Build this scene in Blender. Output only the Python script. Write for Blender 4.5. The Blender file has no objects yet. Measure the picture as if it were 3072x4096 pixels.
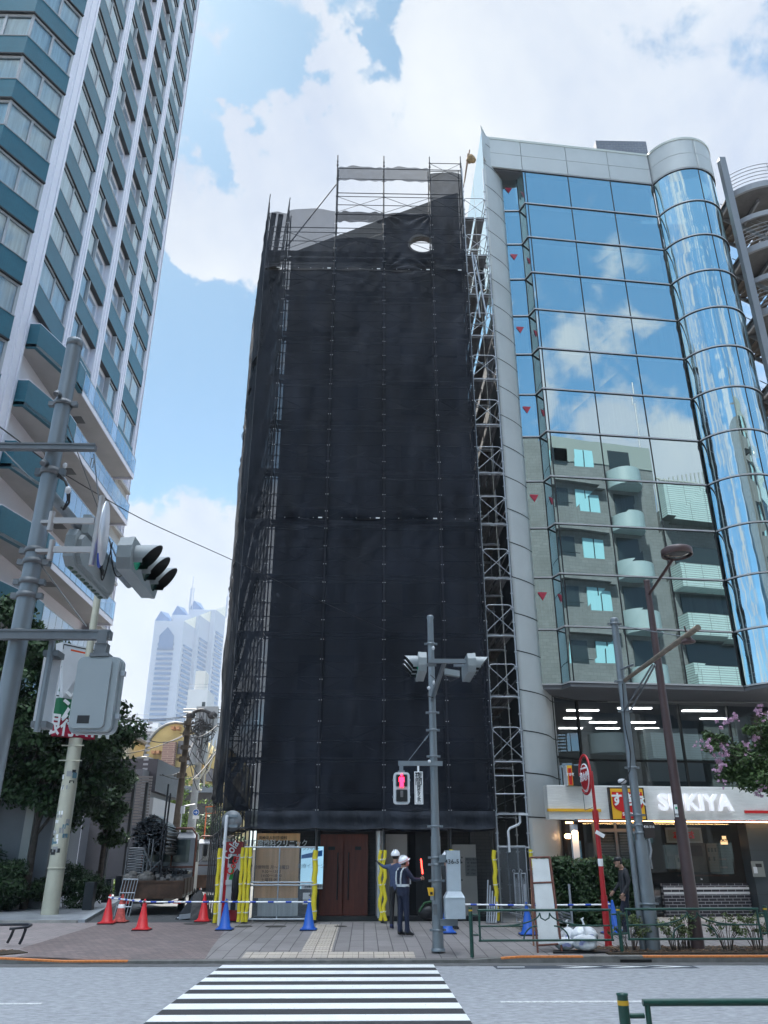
import bpy, math, random
from mathutils import Vector, Matrix
R=math.radians; PI=math.pi; random.seed(7)
sc=bpy.context.scene; COL=sc.collection
# ---------------- camera, world, sun, exposure ----------------
PITCH=R(23.72); YAW=R(1.291); CAMZ=1.7
cam=bpy.data.cameras.new('camera'); cam.sensor_fit='VERTICAL'; cam.sensor_height=36; cam.lens=792/1024*36
cam.clip_start=0.1; cam.clip_end=5000
co=bpy.data.objects.new('camera',cam); COL.objects.link(co); co.location=(0,0,CAMZ); co.rotation_euler=(PI/2+PITCH,0,-YAW); sc.camera=co
SUN_EL=R(57); SUN_AZ=R(-30)      # azimuth from +Y towards +X
sdir=Vector((math.sin(SUN_AZ)*math.cos(SUN_EL),math.cos(SUN_AZ)*math.cos(SUN_EL),math.sin(SUN_EL)))
sl=bpy.data.lights.new('sun','SUN'); sl.energy=4.2; sl.angle=R(0.6); sl.color=(1,.95,.87)
so=bpy.data.objects.new('sun',sl); COL.objects.link(so); so.rotation_euler=sdir.to_track_quat('Z','Y').to_euler(); so.location=(20,40,90)
sc.view_settings.view_transform='Standard'; sc.view_settings.look='None'; sc.view_settings.exposure=1.9; sc.view_settings.gamma=1
def camray(u,v):
    x=(u-1536)/3168; y=(2048-v)/3168
    cp,sp=math.cos(PITCH),math.sin(PITCH); X=x; Y=cp-y*sp; Z=sp+y*cp
    c,s=math.cos(YAW),math.sin(YAW); return Vector((X*c+Y*s,-X*s+Y*c,Z))
def at(u,v,Y):
    d=camray(u,v); t=Y/d[1]; return Vector((d[0]*t,Y,CAMZ+d[2]*t))
def atX(u,v,X):
    d=camray(u,v); t=X/d[0]; return Vector((X,d[1]*t,CAMZ+d[2]*t))
def gz(Y): return max(0,min(.14,.018*(Y-16.6)))
w=bpy.data.worlds.new('World'); sc.world=w; w.use_nodes=True
nt=w.node_tree; nt.nodes.clear(); N=nt.nodes.new; L=nt.links.new
def wm(op,a,b=None,clamp=False):
    n=N('ShaderNodeMath'); n.operation=op; n.use_clamp=clamp
    for i,x in enumerate((a,b)):
        if x is None: continue
        if isinstance(x,(int,float)): n.inputs[i].default_value=x
        else: L(x,n.inputs[i])
    return n.outputs[0]
sky=N('ShaderNodeTexSky'); sky.sky_type='NISHITA'; sky.sun_disc=False; sky.sun_elevation=SUN_EL; sky.sun_rotation=SUN_AZ
sky.altitude=0; sky.air_density=1.0; sky.dust_density=.7; sky.ozone_density=1.6
tc=N('ShaderNodeTexCoord')
def noise(scale,detail,rough,off=(0,0,0),dist=0,vec=None):
    mp=N('ShaderNodeMapping'); mp.inputs['Location'].default_value=off; L(vec or tc.outputs['Generated'],mp.inputs['Vector']); 
    n=N('ShaderNodeTexNoise'); n.inputs['Scale'].default_value=scale; n.inputs['Detail'].default_value=detail; n.inputs['Roughness'].default_value=rough; n.inputs['Distortion'].default_value=dist
    L(mp.outputs[0],n.inputs['Vector']); return n.outputs[0]
# (u,v on the photo, radius deg inner, outer, amount)
def dirv(u,v): return camray(u,v).normalized()
blobs=[(dirv(1500,750),7,16,.62),(dirv(1900,250),5,16,.60),(dirv(1150,900),2,7,.45),(dirv(830,800),1.5,6,.95),(dirv(900,1000),1,5,.75),(dirv(990,130),1,4,.75),(dirv(1120,300),1,3.5,.8),(dirv(1250,520),1,4,.4),(dirv(780,620),1,3,.3),(dirv(2700,200),6,18,.75),(dirv(2300,900),4,13,.35),
 (dirv(700,2450),3,10,.75),(dirv(930,2150),1.5,6,.65),(dirv(480,2700),4,11,.5),(dirv(1320,330),1.5,4.2,-1.0),(dirv(860,420),2,6.5,-.8),(dirv(1300,10),1,5,-.6),(dirv(850,1200),2,6,-.4),(dirv(600,1700),4,12,-.75),(dirv(800,1400),3,9,-.6),(dirv(1000,600),.5,3.5,-.35),
 (Vector((.36,-.73,.50)).normalized(),3,12,.6),(Vector((.60,-.70,.42)).normalized(),3,13,.5),(Vector((-.5,-.6,.5)).normalized(),5,25,.1),(Vector((.3,-.5,.85)).normalized(),12,32,-.6),(Vector((.75,-.5,.6)).normalized(),6,20,-.4)]
acc=None
wv=N('ShaderNodeTexNoise'); wv.inputs['Scale'].default_value=4.5; wv.inputs['Detail'].default_value=6; wv.inputs['Roughness'].default_value=.6; L(tc.outputs['Generated'],wv.inputs['Vector'])
w1=N('ShaderNodeVectorMath'); w1.operation='SUBTRACT'; L(wv.outputs['Color'],w1.inputs[0]); w1.inputs[1].default_value=(.5,.5,.5)
w2=N('ShaderNodeVectorMath'); w2.operation='SCALE'; L(w1.outputs[0],w2.inputs[0]); w2.inputs['Scale'].default_value=.55
w3=N('ShaderNodeVectorMath'); w3.operation='ADD'; L(tc.outputs['Generated'],w3.inputs[0]); L(w2.outputs[0],w3.inputs[1])
w4=N('ShaderNodeVectorMath'); w4.operation='NORMALIZE'; L(w3.outputs[0],w4.inputs[0])
for d,r0,r1,am in blobs:
    v=N('ShaderNodeVectorMath'); v.operation='DOT_PRODUCT'; L(w4.outputs[0],v.inputs[0]); v.inputs[1].default_value=d
    m=N('ShaderNodeMapRange'); m.interpolation_type='SMOOTHSTEP'; L(v.outputs['Value'],m.inputs[0]); m.inputs[1].default_value=math.cos(R(r1)); m.inputs[2].default_value=math.cos(R(r0)); m.inputs[3].default_value=0; m.inputs[4].default_value=am
    acc=m.outputs[0] if acc is None else wm('ADD',acc,m.outputs[0])
n1=noise(5.5,10,.56,(3.1,.4,1.7),.25); n2=noise(16,8,.6,(1,2,3),.3)
cov=wm('ADD',wm('ADD',wm('MULTIPLY',wm('SUBTRACT',n1,.5),4.2),wm('MULTIPLY',wm('SUBTRACT',n2,.5),2.6)),acc)
cm=N('ShaderNodeMapRange'); cm.interpolation_type='SMOOTHSTEP'; L(cov,cm.inputs[0]); cm.inputs[1].default_value=-.16; cm.inputs[2].default_value=.60
shade=N('ShaderNodeMapRange'); L(noise(3.4,9,.62,(5,1,2.2),.3),shade.inputs[0]); shade.inputs[1].default_value=.3; shade.inputs[2].default_value=.68; shade.inputs[3].default_value=0; shade.inputs[4].default_value=1
cc=N('ShaderNodeMixRGB'); L(shade.outputs[0],cc.inputs[0]); cc.inputs[1].default_value=(2.55,2.95,3.7,1); cc.inputs[2].default_value=(3.95,4.15,4.3,1)
# even tint multiplied over the sky colour
tint=N('ShaderNodeMixRGB'); tint.blend_type='MULTIPLY'; tint.inputs[0].default_value=1; L(sky.outputs[0],tint.inputs[1]); tint.inputs[2].default_value=(.66,.80,.86,1)
# the aureole round the hidden sun held down, and a thin blue veil over all the sky
sv=N('ShaderNodeVectorMath'); sv.operation='DOT_PRODUCT'; L(tc.outputs['Generated'],sv.inputs[0]); sv.inputs[1].default_value=sdir
sm=N('ShaderNodeMapRange'); sm.interpolation_type='SMOOTHSTEP'; L(sv.outputs['Value'],sm.inputs[0]); sm.inputs[1].default_value=math.cos(R(60)); sm.inputs[2].default_value=math.cos(R(12)); sm.inputs[3].default_value=1; sm.inputs[4].default_value=.46
s2=N('ShaderNodeVectorMath'); s2.operation='SCALE'; L(tint.outputs[0],s2.inputs[0]); L(sm.outputs[0],s2.inputs['Scale'])
s3=N('ShaderNodeVectorMath'); s3.operation='ADD'; L(s2.outputs[0],s3.inputs[0]); s3.inputs[1].default_value=(.12,.62,.95)
mx=N('ShaderNodeMixRGB'); L(cm.outputs[0],mx.inputs[0]); L(s3.outputs[0],mx.inputs[1]); L(cc.outputs[0],mx.inputs[2])
# bright patch added overhead, out of frame, to fill the shaded street
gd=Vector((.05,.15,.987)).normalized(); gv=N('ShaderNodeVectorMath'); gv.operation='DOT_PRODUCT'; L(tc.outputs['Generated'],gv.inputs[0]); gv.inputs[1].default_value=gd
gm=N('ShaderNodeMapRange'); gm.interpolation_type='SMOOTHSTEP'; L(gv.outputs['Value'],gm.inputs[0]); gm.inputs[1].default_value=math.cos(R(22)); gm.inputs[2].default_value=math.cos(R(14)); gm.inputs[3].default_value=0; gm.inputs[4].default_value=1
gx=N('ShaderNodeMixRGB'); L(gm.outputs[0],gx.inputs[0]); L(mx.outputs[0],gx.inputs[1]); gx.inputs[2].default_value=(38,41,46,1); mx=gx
gv=N('ShaderNodeVectorMath'); gv.operation='DOT_PRODUCT'; L(tc.outputs['Generated'],gv.inputs[0]); gv.inputs[1].default_value=Vector((-.05,-.42,.907)).normalized()  # second added bright patch, behind the camera, to brighten the facades
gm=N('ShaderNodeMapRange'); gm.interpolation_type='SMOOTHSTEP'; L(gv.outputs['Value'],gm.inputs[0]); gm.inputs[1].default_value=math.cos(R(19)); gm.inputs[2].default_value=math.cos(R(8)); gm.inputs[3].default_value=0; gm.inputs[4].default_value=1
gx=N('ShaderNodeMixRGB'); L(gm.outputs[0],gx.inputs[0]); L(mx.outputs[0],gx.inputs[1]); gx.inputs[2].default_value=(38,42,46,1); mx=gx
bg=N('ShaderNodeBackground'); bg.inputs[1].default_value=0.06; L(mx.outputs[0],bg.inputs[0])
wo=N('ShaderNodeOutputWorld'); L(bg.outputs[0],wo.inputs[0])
# ---------------- materials ----------------
MATS={}
def mat(name,col,rough=.6,metal=0,var=0,vs=3,bump=0,bs=20,emis=None,es=1,alpha=None,spec=.5,island=0,stretch=None,coat=0):
    if name in MATS: return MATS[name]
    m=bpy.data.materials.new(name); m.use_nodes=True; n=m.node_tree; b=n.nodes['Principled BSDF']
    b.inputs['Base Color'].default_value=(*col,1); b.inputs['Roughness'].default_value=rough; b.inputs['Metallic'].default_value=metal; b.inputs['Specular IOR Level'].default_value=spec; b.inputs['Coat Weight'].default_value=coat
    t=n.nodes.new('ShaderNodeTexCoord'); vec=t.outputs['Object']
    if stretch:
        mp=n.nodes.new('ShaderNodeMapping'); mp.inputs['Scale'].default_value=stretch; n.links.new(vec,mp.inputs[0]); vec=mp.outputs[0]
    last=None
    if var or island:
        r=n.nodes.new('ShaderNodeMapRange'); r.inputs[3].default_value=1-(var or island); r.inputs[4].default_value=1+(var or island)
        if island:
            g=n.nodes.new('ShaderNodeNewGeometry'); n.links.new(g.outputs['Random Per Island'],r.inputs[0])
        else:
            no=n.nodes.new('ShaderNodeTexNoise'); no.inputs['Scale'].default_value=vs; no.inputs['Detail'].default_value=6; no.inputs['Roughness'].default_value=.65; n.links.new(vec,no.inputs['Vector'])
            n.links.new(no.outputs[0],r.inputs[0]); r.inputs[1].default_value=.3; r.inputs[2].default_value=.7
        x=n.nodes.new('ShaderNodeVectorMath'); x.operation='SCALE'; x.inputs[0].default_value=col; n.links.new(r.outputs[0],x.inputs['Scale']); n.links.new(x.outputs[0],b.inputs['Base Color'])
    if bump:
        no=n.nodes.new('ShaderNodeTexNoise'); no.inputs['Scale'].default_value=bs; no.inputs['Detail'].default_value=5; n.links.new(vec,no.inputs['Vector'])
        bu=n.nodes.new('ShaderNodeBump'); bu.inputs['Strength'].default_value=bump; bu.inputs['Distance'].default_value=.02; n.links.new(no.outputs[0],bu.inputs['Height']); n.links.new(bu.outputs[0],b.inputs['Normal'])
    if emis: b.inputs['Emission Color'].default_value=(*emis,1); b.inputs['Emission Strength'].default_value=es
    if alpha is not None: b.inputs['Alpha'].default_value=alpha
    MATS[name]=m; return m
def netmat(name,col,tr,sheen=.15):
    m=bpy.data.materials.new(name); m.use_nodes=True; n=m.node_tree; n.nodes.clear(); a=n.nodes.new
    d=a('ShaderNodeBsdfPrincipled'); d.inputs['Roughness'].default_value=.65; d.inputs['Specular IOR Level'].default_value=sheen
    t=a('ShaderNodeTexCoord'); mp=a('ShaderNodeMapping'); mp.inputs['Scale'].default_value=(1.3,1.3,.25); n.links.new(t.outputs['Object'],mp.inputs[0])
    no=a('ShaderNodeTexNoise'); no.inputs['Scale'].default_value=1.3; no.inputs['Detail'].default_value=7; n.links.new(mp.outputs[0],no.inputs[0])
    r=a('ShaderNodeMapRange'); n.links.new(no.outputs[0],r.inputs[0]); r.inputs[1].default_value=.3; r.inputs[2].default_value=.7; r.inputs[3].default_value=.5; r.inputs[4].default_value=1.9
    x=a('ShaderNodeVectorMath'); x.operation='SCALE'; x.inputs[0].default_value=col; n.links.new(r.outputs[0],x.inputs['Scale']); n.links.new(x.outputs[0],d.inputs['Base Color'])
    # fine creases in the cloth
    mp2=a('ShaderNodeMapping'); mp2.inputs['Scale'].default_value=(1.1,1.1,.32); mp2.inputs['Rotation'].default_value=(0,.12,0); n.links.new(t.outputs['Object'],mp2.inputs[0])
    n2=a('ShaderNodeTexNoise'); n2.inputs['Scale'].default_value=3; n2.inputs['Detail'].default_value=8; n2.inputs['Distortion'].default_value=.8; n.links.new(mp2.outputs[0],n2.inputs[0])
    bu=a('ShaderNodeBump'); bu.inputs['Strength'].default_value=.4; bu.inputs['Distance'].default_value=.3; n.links.new(n2.outputs[0],bu.inputs['Height']); n.links.new(bu.outputs[0],d.inputs['Normal'])
    tb=a('ShaderNodeBsdfTransparent'); mi=a('ShaderNodeMixShader'); mi.inputs[0].default_value=tr
    n.links.new(d.outputs[0],mi.inputs[1]); n.links.new(tb.outputs[0],mi.inputs[2]); o=a('ShaderNodeOutputMaterial'); n.links.new(mi.outputs[0],o.inputs[0]); MATS[name]=m; return m
def glassmat(name,refl,trans,fac,rough=0.0,wav=0,wscale=.25):
    m=bpy.data.materials.new(name); m.use_nodes=True; n=m.node_tree; n.nodes.clear(); a=n.nodes.new
    g=a('ShaderNodeBsdfGlossy'); g.inputs[0].default_value=(*refl,1); g.inputs['Roughness'].default_value=rough
    t=a('ShaderNodeBsdfTransparent'); t.inputs[0].default_value=(*trans,1)
    f=a('ShaderNodeFresnel'); f.inputs[0].default_value=1.5; ad=a('ShaderNodeMath'); ad.operation='ADD'; ad.use_clamp=True; n.links.new(f.outputs[0],ad.inputs[0]); ad.inputs[1].default_value=fac
    if wav:
        tc=a('ShaderNodeTexCoord'); no=a('ShaderNodeTexNoise'); no.inputs['Scale'].default_value=wscale; no.inputs['Detail'].default_value=1; n.links.new(tc.outputs['Object'],no.inputs[0])
        bu=a('ShaderNodeBump'); bu.inputs['Strength'].default_value=1; bu.inputs['Distance'].default_value=wav; n.links.new(no.outputs[0],bu.inputs['Height']); n.links.new(bu.outputs[0],g.inputs['Normal'])
    mi=a('ShaderNodeMixShader'); n.links.new(ad.outputs[0],mi.inputs[0]); n.links.new(t.outputs[0],mi.inputs[1]); n.links.new(g.outputs[0],mi.inputs[2])
    o=a('ShaderNodeOutputMaterial'); n.links.new(mi.outputs[0],o.inputs[0]); MATS[name]=m; return m
def bricks(name,c1,c2,mortar,bw,bh,mort=.02,rough=.8,axis='XZ',off=.5,var=.1,rot=0,bump=.3):
    m=bpy.data.materials.new(name); m.use_nodes=True; n=m.node_tree; b=n.nodes['Principled BSDF']; b.inputs['Roughness'].default_value=rough; a=n.nodes.new
    t=a('ShaderNodeTexCoord'); s=a('ShaderNodeSeparateXYZ'); c=a('ShaderNodeCombineXYZ'); n.links.new(t.outputs['Object'],s.inputs[0])
    n.links.new(s.outputs['XYZ'.index(axis[0])],c.inputs[0]); n.links.new(s.outputs['XYZ'.index(axis[1])],c.inputs[1])
    mp=a('ShaderNodeMapping'); mp.inputs['Rotation'].default_value=(0,0,rot); n.links.new(c.outputs[0],mp.inputs[0])
    k=a('ShaderNodeTexBrick'); k.offset=off; n.links.new(mp.outputs[0],k.inputs[0]); k.inputs['Color1'].default_value=(*c1,1); k.inputs['Color2'].default_value=(*c2,1); k.inputs['Mortar'].default_value=(*mortar,1)
    k.inputs['Scale'].default_value=1; k.inputs['Mortar Size'].default_value=mort*bh; k.inputs['Brick Width'].default_value=bw; k.inputs['Row Height'].default_value=bh; k.inputs['Bias'].default_value=0; k.inputs['Mortar Smooth'].default_value=.1
    no=a('ShaderNodeTexNoise'); no.inputs['Scale'].default_value=.8; no.inputs['Detail'].default_value=8; no.inputs['Roughness'].default_value=.7; n.links.new(t.outputs['Object'],no.inputs[0])
    r=a('ShaderNodeMapRange'); n.links.new(no.outputs[0],r.inputs[0]); r.inputs[1].default_value=.3; r.inputs[2].default_value=.7; r.inputs[3].default_value=1-var*1.6; r.inputs[4].default_value=1+var*1.6
    x=a('ShaderNodeVectorMath'); x.operation='SCALE'; n.links.new(k.outputs[0],x.inputs[0]); n.links.new(r.outputs[0],x.inputs['Scale']); n.links.new(x.outputs[0],b.inputs['Base Color'])
    bu=a('ShaderNodeBump'); bu.invert=True; bu.inputs['Strength'].default_value=bump; bu.inputs['Distance'].default_value=.01; n.links.new(k.outputs['Fac'],bu.inputs['Height']); n.links.new(bu.outputs[0],b.inputs['Normal'])
    MATS[name]=m; return m
# ---------------- mesh builder ----------------
def wloc(o):
    v=Vector((0,0,0))
    while o is not None: v+=o.location; o=o.parent
    return v
class MB:
    def __init__(s,T=None): s.v=[];s.f=[];s.m=[];s.s=[];s.T=T
    def add(s,vs,fs,m=0,sm=False):
        o=len(s.v)
        for p in vs:
            p=Vector(p); s.v.append(s.T@p if s.T else p)
        for f in fs: s.f.append([i+o for i in f]); s.m.append(m); s.s.append(sm)
        return s
    def box(s,x0,x1,y0,y1,z0,z1,m=0):
        return s.add([(x,y,z) for x in (x0,x1) for y in (y0,y1) for z in (z0,z1)],[(0,1,3,2),(4,6,7,5),(0,4,5,1),(2,3,7,6),(0,2,6,4),(1,5,7,3)],m)
    def ob(s,c,ax,ay,az,m=0):   # oriented box, half-axis vectors
        c=Vector(c);ax=Vector(ax);ay=Vector(ay);az=Vector(az)
        return s.add([c+ax*i+ay*j+az*k for i in (-1,1) for j in (-1,1) for k in (-1,1)],[(0,1,3,2),(4,6,7,5),(0,4,5,1),(2,3,7,6),(0,2,6,4),(1,5,7,3)],m)
    def wall(s,a,b,th,z0,z1,m=0):   # wall from plan point a to b, thickness to the left of a->b
        a=Vector((a[0],a[1]));b=Vector((b[0],b[1]));d=(b-a).normalized();n=Vector((-d[1],d[0]))*th
        return s.prism([a,b,b+n,a+n],z0,z1,m)
    def prism(s,poly,z0,z1,m=0,sm=False):
        n=len(poly); vs=[(p[0],p[1],z0) for p in poly]+[(p[0],p[1],z1) for p in poly]
        s.add(vs,[tuple(range(n))[::-1],tuple(range(n,2*n))],m); s.add(vs,[(i,(i+1)%n,n+(i+1)%n,n+i) for i in range(n)],m,sm); return s
    def ext(s,poly,d,m=0):      # extrude a 3D polygon by vector d
        n=len(poly); d=Vector(d); vs=[Vector(p) for p in poly]+[Vector(p)+d for p in poly]
        return s.add(vs,[tuple(range(n))[::-1],tuple(range(n,2*n))]+[(i,(i+1)%n,n+(i+1)%n,n+i) for i in range(n)],m)
    def quad(s,*p,m=0): return s.add(p,[tuple(range(len(p)))],m)
    def tube(s,a,b,r,r2=None,n=8,m=0,cap=True):
        a=Vector(a);b=Vector(b);r2=r if r2 is None else r2; d=(b-a)
        if d.length<1e-6: return s
        d.normalize(); u=d.orthogonal().normalized(); w_=d.cross(u)
        vs=[a+(u*math.cos(2*PI*i/n)+w_*math.sin(2*PI*i/n))*r for i in range(n)]+[b+(u*math.cos(2*PI*i/n)+w_*math.sin(2*PI*i/n))*r2 for i in range(n)]
        s.add(vs,[(i,(i+1)%n,n+(i+1)%n,n+i) for i in range(n)],m,True)
        if cap: s.add(vs,[tuple(range(n))[::-1],tuple(range(n,2*n))],m)
        return s
    def path(s,pts,r,n=8,m=0):
        pts=[Vector(p) for p in pts]; k=len(pts); rs=r if isinstance(r,(list,tuple)) else [r]*k; vs=[]; u=None
        for i,p in enumerate(pts):
            d=(pts[min(i+1,k-1)]-pts[max(i-1,0)]).normalized()
            u=d.orthogonal().normalized() if u is None else (u-d*u.dot(d)).normalized(); w_=d.cross(u)
            vs+=[p+(u*math.cos(2*PI*j/n)+w_*math.sin(2*PI*j/n))*rs[i] for j in range(n)]
        fs=[(i*n+j,i*n+(j+1)%n,(i+1)*n+(j+1)%n,(i+1)*n+j) for i in range(k-1) for j in range(n)]
        s.add(vs,fs,m,True); s.add(vs,[tuple(range(n))[::-1],tuple(range((k-1)*n,k*n))],m); return s
    def lathe(s,prof,c,ax=(0,0,1),n=16,m=0,sm=True):
        ax=Vector(ax).normalized();u=ax.orthogonal().normalized();w_=ax.cross(u);c=Vector(c); vs=[]
        for r,z in prof: vs+=[c+ax*z+(u*math.cos(2*PI*j/n)+w_*math.sin(2*PI*j/n))*max(r,1e-4) for j in range(n)]
        fs=[(i*n+j,i*n+(j+1)%n,(i+1)*n+(j+1)%n,(i+1)*n+j) for i in range(len(prof)-1) for j in range(n)]
        return s.add(vs,fs,m,sm)
    def ball(s,c,rx,ry=None,rz=None,n=12,m=0,rot=None):
        ry=ry or rx; rz=rz or rx; k=n//2; vs=[]; c=Vector(c)
        for i in range(k+1):
            a=PI*i/k
            for j in range(n):
                p=Vector((rx*math.sin(a)*math.cos(2*PI*j/n),ry*math.sin(a)*math.sin(2*PI*j/n),rz*math.cos(a)))
                vs.append(c+(rot@p if rot else p))
        return s.add(vs,[(i*n+j,(i+1)*n+j,(i+1)*n+(j+1)%n,i*n+(j+1)%n) for i in range(k) for j in range(n)],m,True)
    def build(s,name,mats,parent=None,org=None,label=None,weld=False):
        if not s.v: s.v=[Vector((0,0,0))]
        me=bpy.data.meshes.new(name); o=bpy.data.objects.new(name,me); COL.objects.link(o)
        if parent is not None: o.parent=parent; base=wloc(parent)
        else:
            if org is None:
                xs=[p.x for p in s.v];ys=[p.y for p in s.v];zs=[p.z for p in s.v]; org=((min(xs)+max(xs))/2,(min(ys)+max(ys))/2,min(zs))
            base=Vector(org); o.location=base
        me.from_pydata([p-base for p in s.v],[],s.f)
        ms=mats if isinstance(mats,(list,tuple)) else [mats]
        for q in ms: me.materials.append(q)
        me.polygons.foreach_set('material_index',[min(i,len(ms)-1) for i in s.m]); me.polygons.foreach_set('use_smooth',s.s); me.update()
        if label: o['label']=label
        return o
def tag(o,label,cat,group=None,kind=None):
    o['label']=label; o['category']=cat
    if group: o['group']=group
    if kind: o['kind']=kind
    return o
def struct(o,kind='structure'): o['kind']=kind; return o
def thing(name,loc,label,cat,group=None):
    o=bpy.data.objects.new(name,None); COL.objects.link(o); o.location=loc; o.empty_display_size=.3; return tag(o,label,cat,group)
def dup(root,loc,label=None,rz=None,scale=None):
    base=root.copy(); COL.objects.link(base); base.location=loc
    if rz is not None: base.rotation_euler=(0,0,rz)
    if scale: base.scale=(scale,)*3
    if label: base['label']=label
    def rec(a,b):
        for ch in a.children:
            c=ch.copy(); COL.objects.link(c); c.parent=b; rec(ch,c)
    rec(root,base); return base
def text(body,size,matl,parent,c,xd=(1,0,0),yd=(0,0,1),ext=.004,name='lettering',fat=0,align='CENTER',sx=1,space=1,line=1):
    cu=bpy.data.curves.new('t','FONT'); cu.body=body; cu.size=size; cu.align_x=align; cu.align_y='CENTER'; cu.extrude=ext; cu.offset=fat; cu.resolution_u=3; cu.space_character=space; cu.space_line=line
    o=bpy.data.objects.new('t',cu); COL.objects.link(o); dg=bpy.context.evaluated_depsgraph_get(); me=bpy.data.meshes.new_from_object(o.evaluated_get(dg)); bpy.data.objects.remove(o)
    x=Vector(xd).normalized();y=Vector(yd).normalized();z=x.cross(y); M=Matrix((( x.x*sx,y.x,z.x,0),(x.y*sx,y.y,z.y,0),(x.z*sx,y.z,z.z,0),(0,0,0,1)))
    me.transform(M); me.materials.clear(); me.materials.append(matl); me.name=name
    q=bpy.data.objects.new(name,me); COL.objects.link(q)
    if parent is not None: q.parent=parent; q.location=Vector(c)-wloc(parent)
    else: q.location=c
    return q
# ---------------- ground ----------------
RZ=-.10; KY=17.2
m_asph=mat('asphalt_road',(.27,.28,.295),.85,var=.34,vs=9,bump=1,bs=30,stretch=(.7,1.5,1))
m_asph2=mat('asphalt_dark',(.03,.032,.035),.85,var=.3,vs=60,bump=.5,bs=90)
m_asph3=mat('asphalt_lane',(.06,.064,.068),.85,var=.25,vs=8,bump=.4,bs=80)
m_white=mat('road_paint',(.72,.73,.72),.6,var=.06,vs=30,bump=.2,bs=80)
def worn(m,base,th):
    n=m.node_tree; b=n.nodes['Principled BSDF']; t=n.nodes.new('ShaderNodeTexCoord'); o=n.nodes.new('ShaderNodeTexNoise'); o.inputs['Scale'].default_value=14; o.inputs['Detail'].default_value=10; o.inputs['Roughness'].default_value=.8; n.links.new(t.outputs['Object'],o.inputs[0])
    r=n.nodes.new('ShaderNodeMapRange'); r.inputs[1].default_value=th; r.inputs[2].default_value=th+.05; n.links.new(o.outputs[0],r.inputs[0]); x=n.nodes.new('ShaderNodeMixRGB'); src=b.inputs['Base Color'].links[0].from_socket; n.links.new(r.outputs[0],x.inputs[0]); n.links.new(src,x.inputs[1]); x.inputs[2].default_value=(*base,1); n.links.new(x.outputs[0],b.inputs['Base Color'])
worn(m_white,(.12,.12,.125),.60)
m_kerb=mat('kerb_concrete',(.16,.155,.145),.85,var=.3,vs=4,bump=.3,bs=40)
m_orange=mat('orange_paint',(.62,.20,.05),.7,var=.3,vs=20)
m_soil=mat('soil',(.05,.035,.022),.95,var=.5,vs=30,bump=1,bs=40)
m_conc=mat('concrete',(.3,.29,.27),.8,var=.2,vs=3,bump=.2,bs=30)
m_herr=bricks('brick_paving',(.21,.155,.145),(.145,.113,.11),(.08,.07,.065),.21,.105,.08,.75,'XY',.5,.14,rot=.35)
m_slab=bricks('slab_paving',(.27,.225,.22),(.23,.20,.195),(.12,.105,.10),.42,.3,.03,.75,'XY',.5,.10,rot=.1)
m_plank=bricks('plank_paving',(.235,.215,.21),(.19,.175,.17),(.07,.065,.065),1.2,.3,.035,.75,'YX',.4,.10)
m_lite=bricks('light_tiles',(.30,.32,.34),(.20,.215,.24),(.09,.09,.09),.9,.42,.02,.45,'XY',.5,.14)
m_tact=bricks('tactile_tiles',(.46,.40,.33),(.40,.35,.30),(.14,.12,.1),.3,.3,.03,.8,'XY',0,.10)
def hs(x,y):
    s=max(0,min(1,(x+6.4)/1.1))*max(0,min(1,(3.0-x)/1.0)); k=max(0,min(1,(18.6-y)/1.4)); return gz(y)-.05*s*k
def sheet(name,poly_x,ys,m,dz=0,zf=hs,nx=1):
    b=MB(); xs=poly_x
    for j in range(len(ys)-1):
        for i in range(len(xs)-1):
            q=[(xs[i](ys[j]),ys[j]),(xs[i+1](ys[j]),ys[j]),(xs[i+1](ys[j+1]),ys[j+1]),(xs[i](ys[j+1]),ys[j+1])]
            b.quad(*[(x,y,zf(x,y)+dz) for x,y in q])
    return struct(b.build(name,m,org=(0,20,0)))
c_=lambda x:(lambda y:x)
gr=MB(); gr.quad((-1500,-600,-.25),(1500,-600,-.25),(1500,2500,-.25),(-1500,2500,-.25)); struct(gr.build('ground',mat('far_ground',(.12,.12,.11),.9,var=.2,vs=.1),org=(0,0,-.25)))
b=MB(); b.box(-120,120,7.4,KY,-.24,RZ); struct(b.build('road',m_asph,org=(0,12,RZ)))
b=MB(); b.box(-120,120,KY-.42,KY-.002,RZ-.02,RZ+.006); struct(b.build('gutter',mat('gutter',(.10,.10,.10),.8,var=.3,vs=5),org=(0,17,RZ)))
b=MB(); b.box(-120,120,-6,7.4,-.24,0.0); struct(b.build('near_sidewalk',m_slab,org=(0,2,0)))
ys=[KY+.15,17.6,18,18.6,19.5,21,22.5,24.4]
sheet('sidewalk',[c_(-60),c_(-20),c_(-10),lambda y:-7.05 if y>18.2 else -6.6],ys,m_slab)
sheet('driveway',[lambda y:-7.05 if y>18.2 else -6.6,c_(-6.2),c_(-5.3),c_(-4.2),lambda y:-3.0-.085*(y-17)],ys,m_herr)
sheet('pavement',[lambda y:-3.0-.085*(y-17),c_(-1.5),c_(0),c_(2.0),c_(3.0),c_(10),c_(60)],ys,m_plank)
KX=lambda y:-7.55-.2*(y-24.2)      # left kerb line of the side street
sheet('side_street',[lambda y:KX(y),lambda y:-3.4-.0*(y)-.16*(y-24.2)],[24.4,30,50,75,140],m_asph3,dz=-.03)
sheet('side_path',[c_(-60),lambda y:KX(y)-.2],[24.4,30,50,75,140],m_lite,dz=.06)
b=MB()
for y0,y1 in ((24.4,32),(32,50),(50,90)):
    b.prism([(KX(y0)-.2,y0),(KX(y0),y0),(KX(y1),y1),(KX(y1)-.2,y1)],-.1,.215)
struct(b.build('side_kerb',mat('granite_kerb',(.32,.34,.36),.7,var=.2,vs=5),org=(-8,25,0)))
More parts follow.
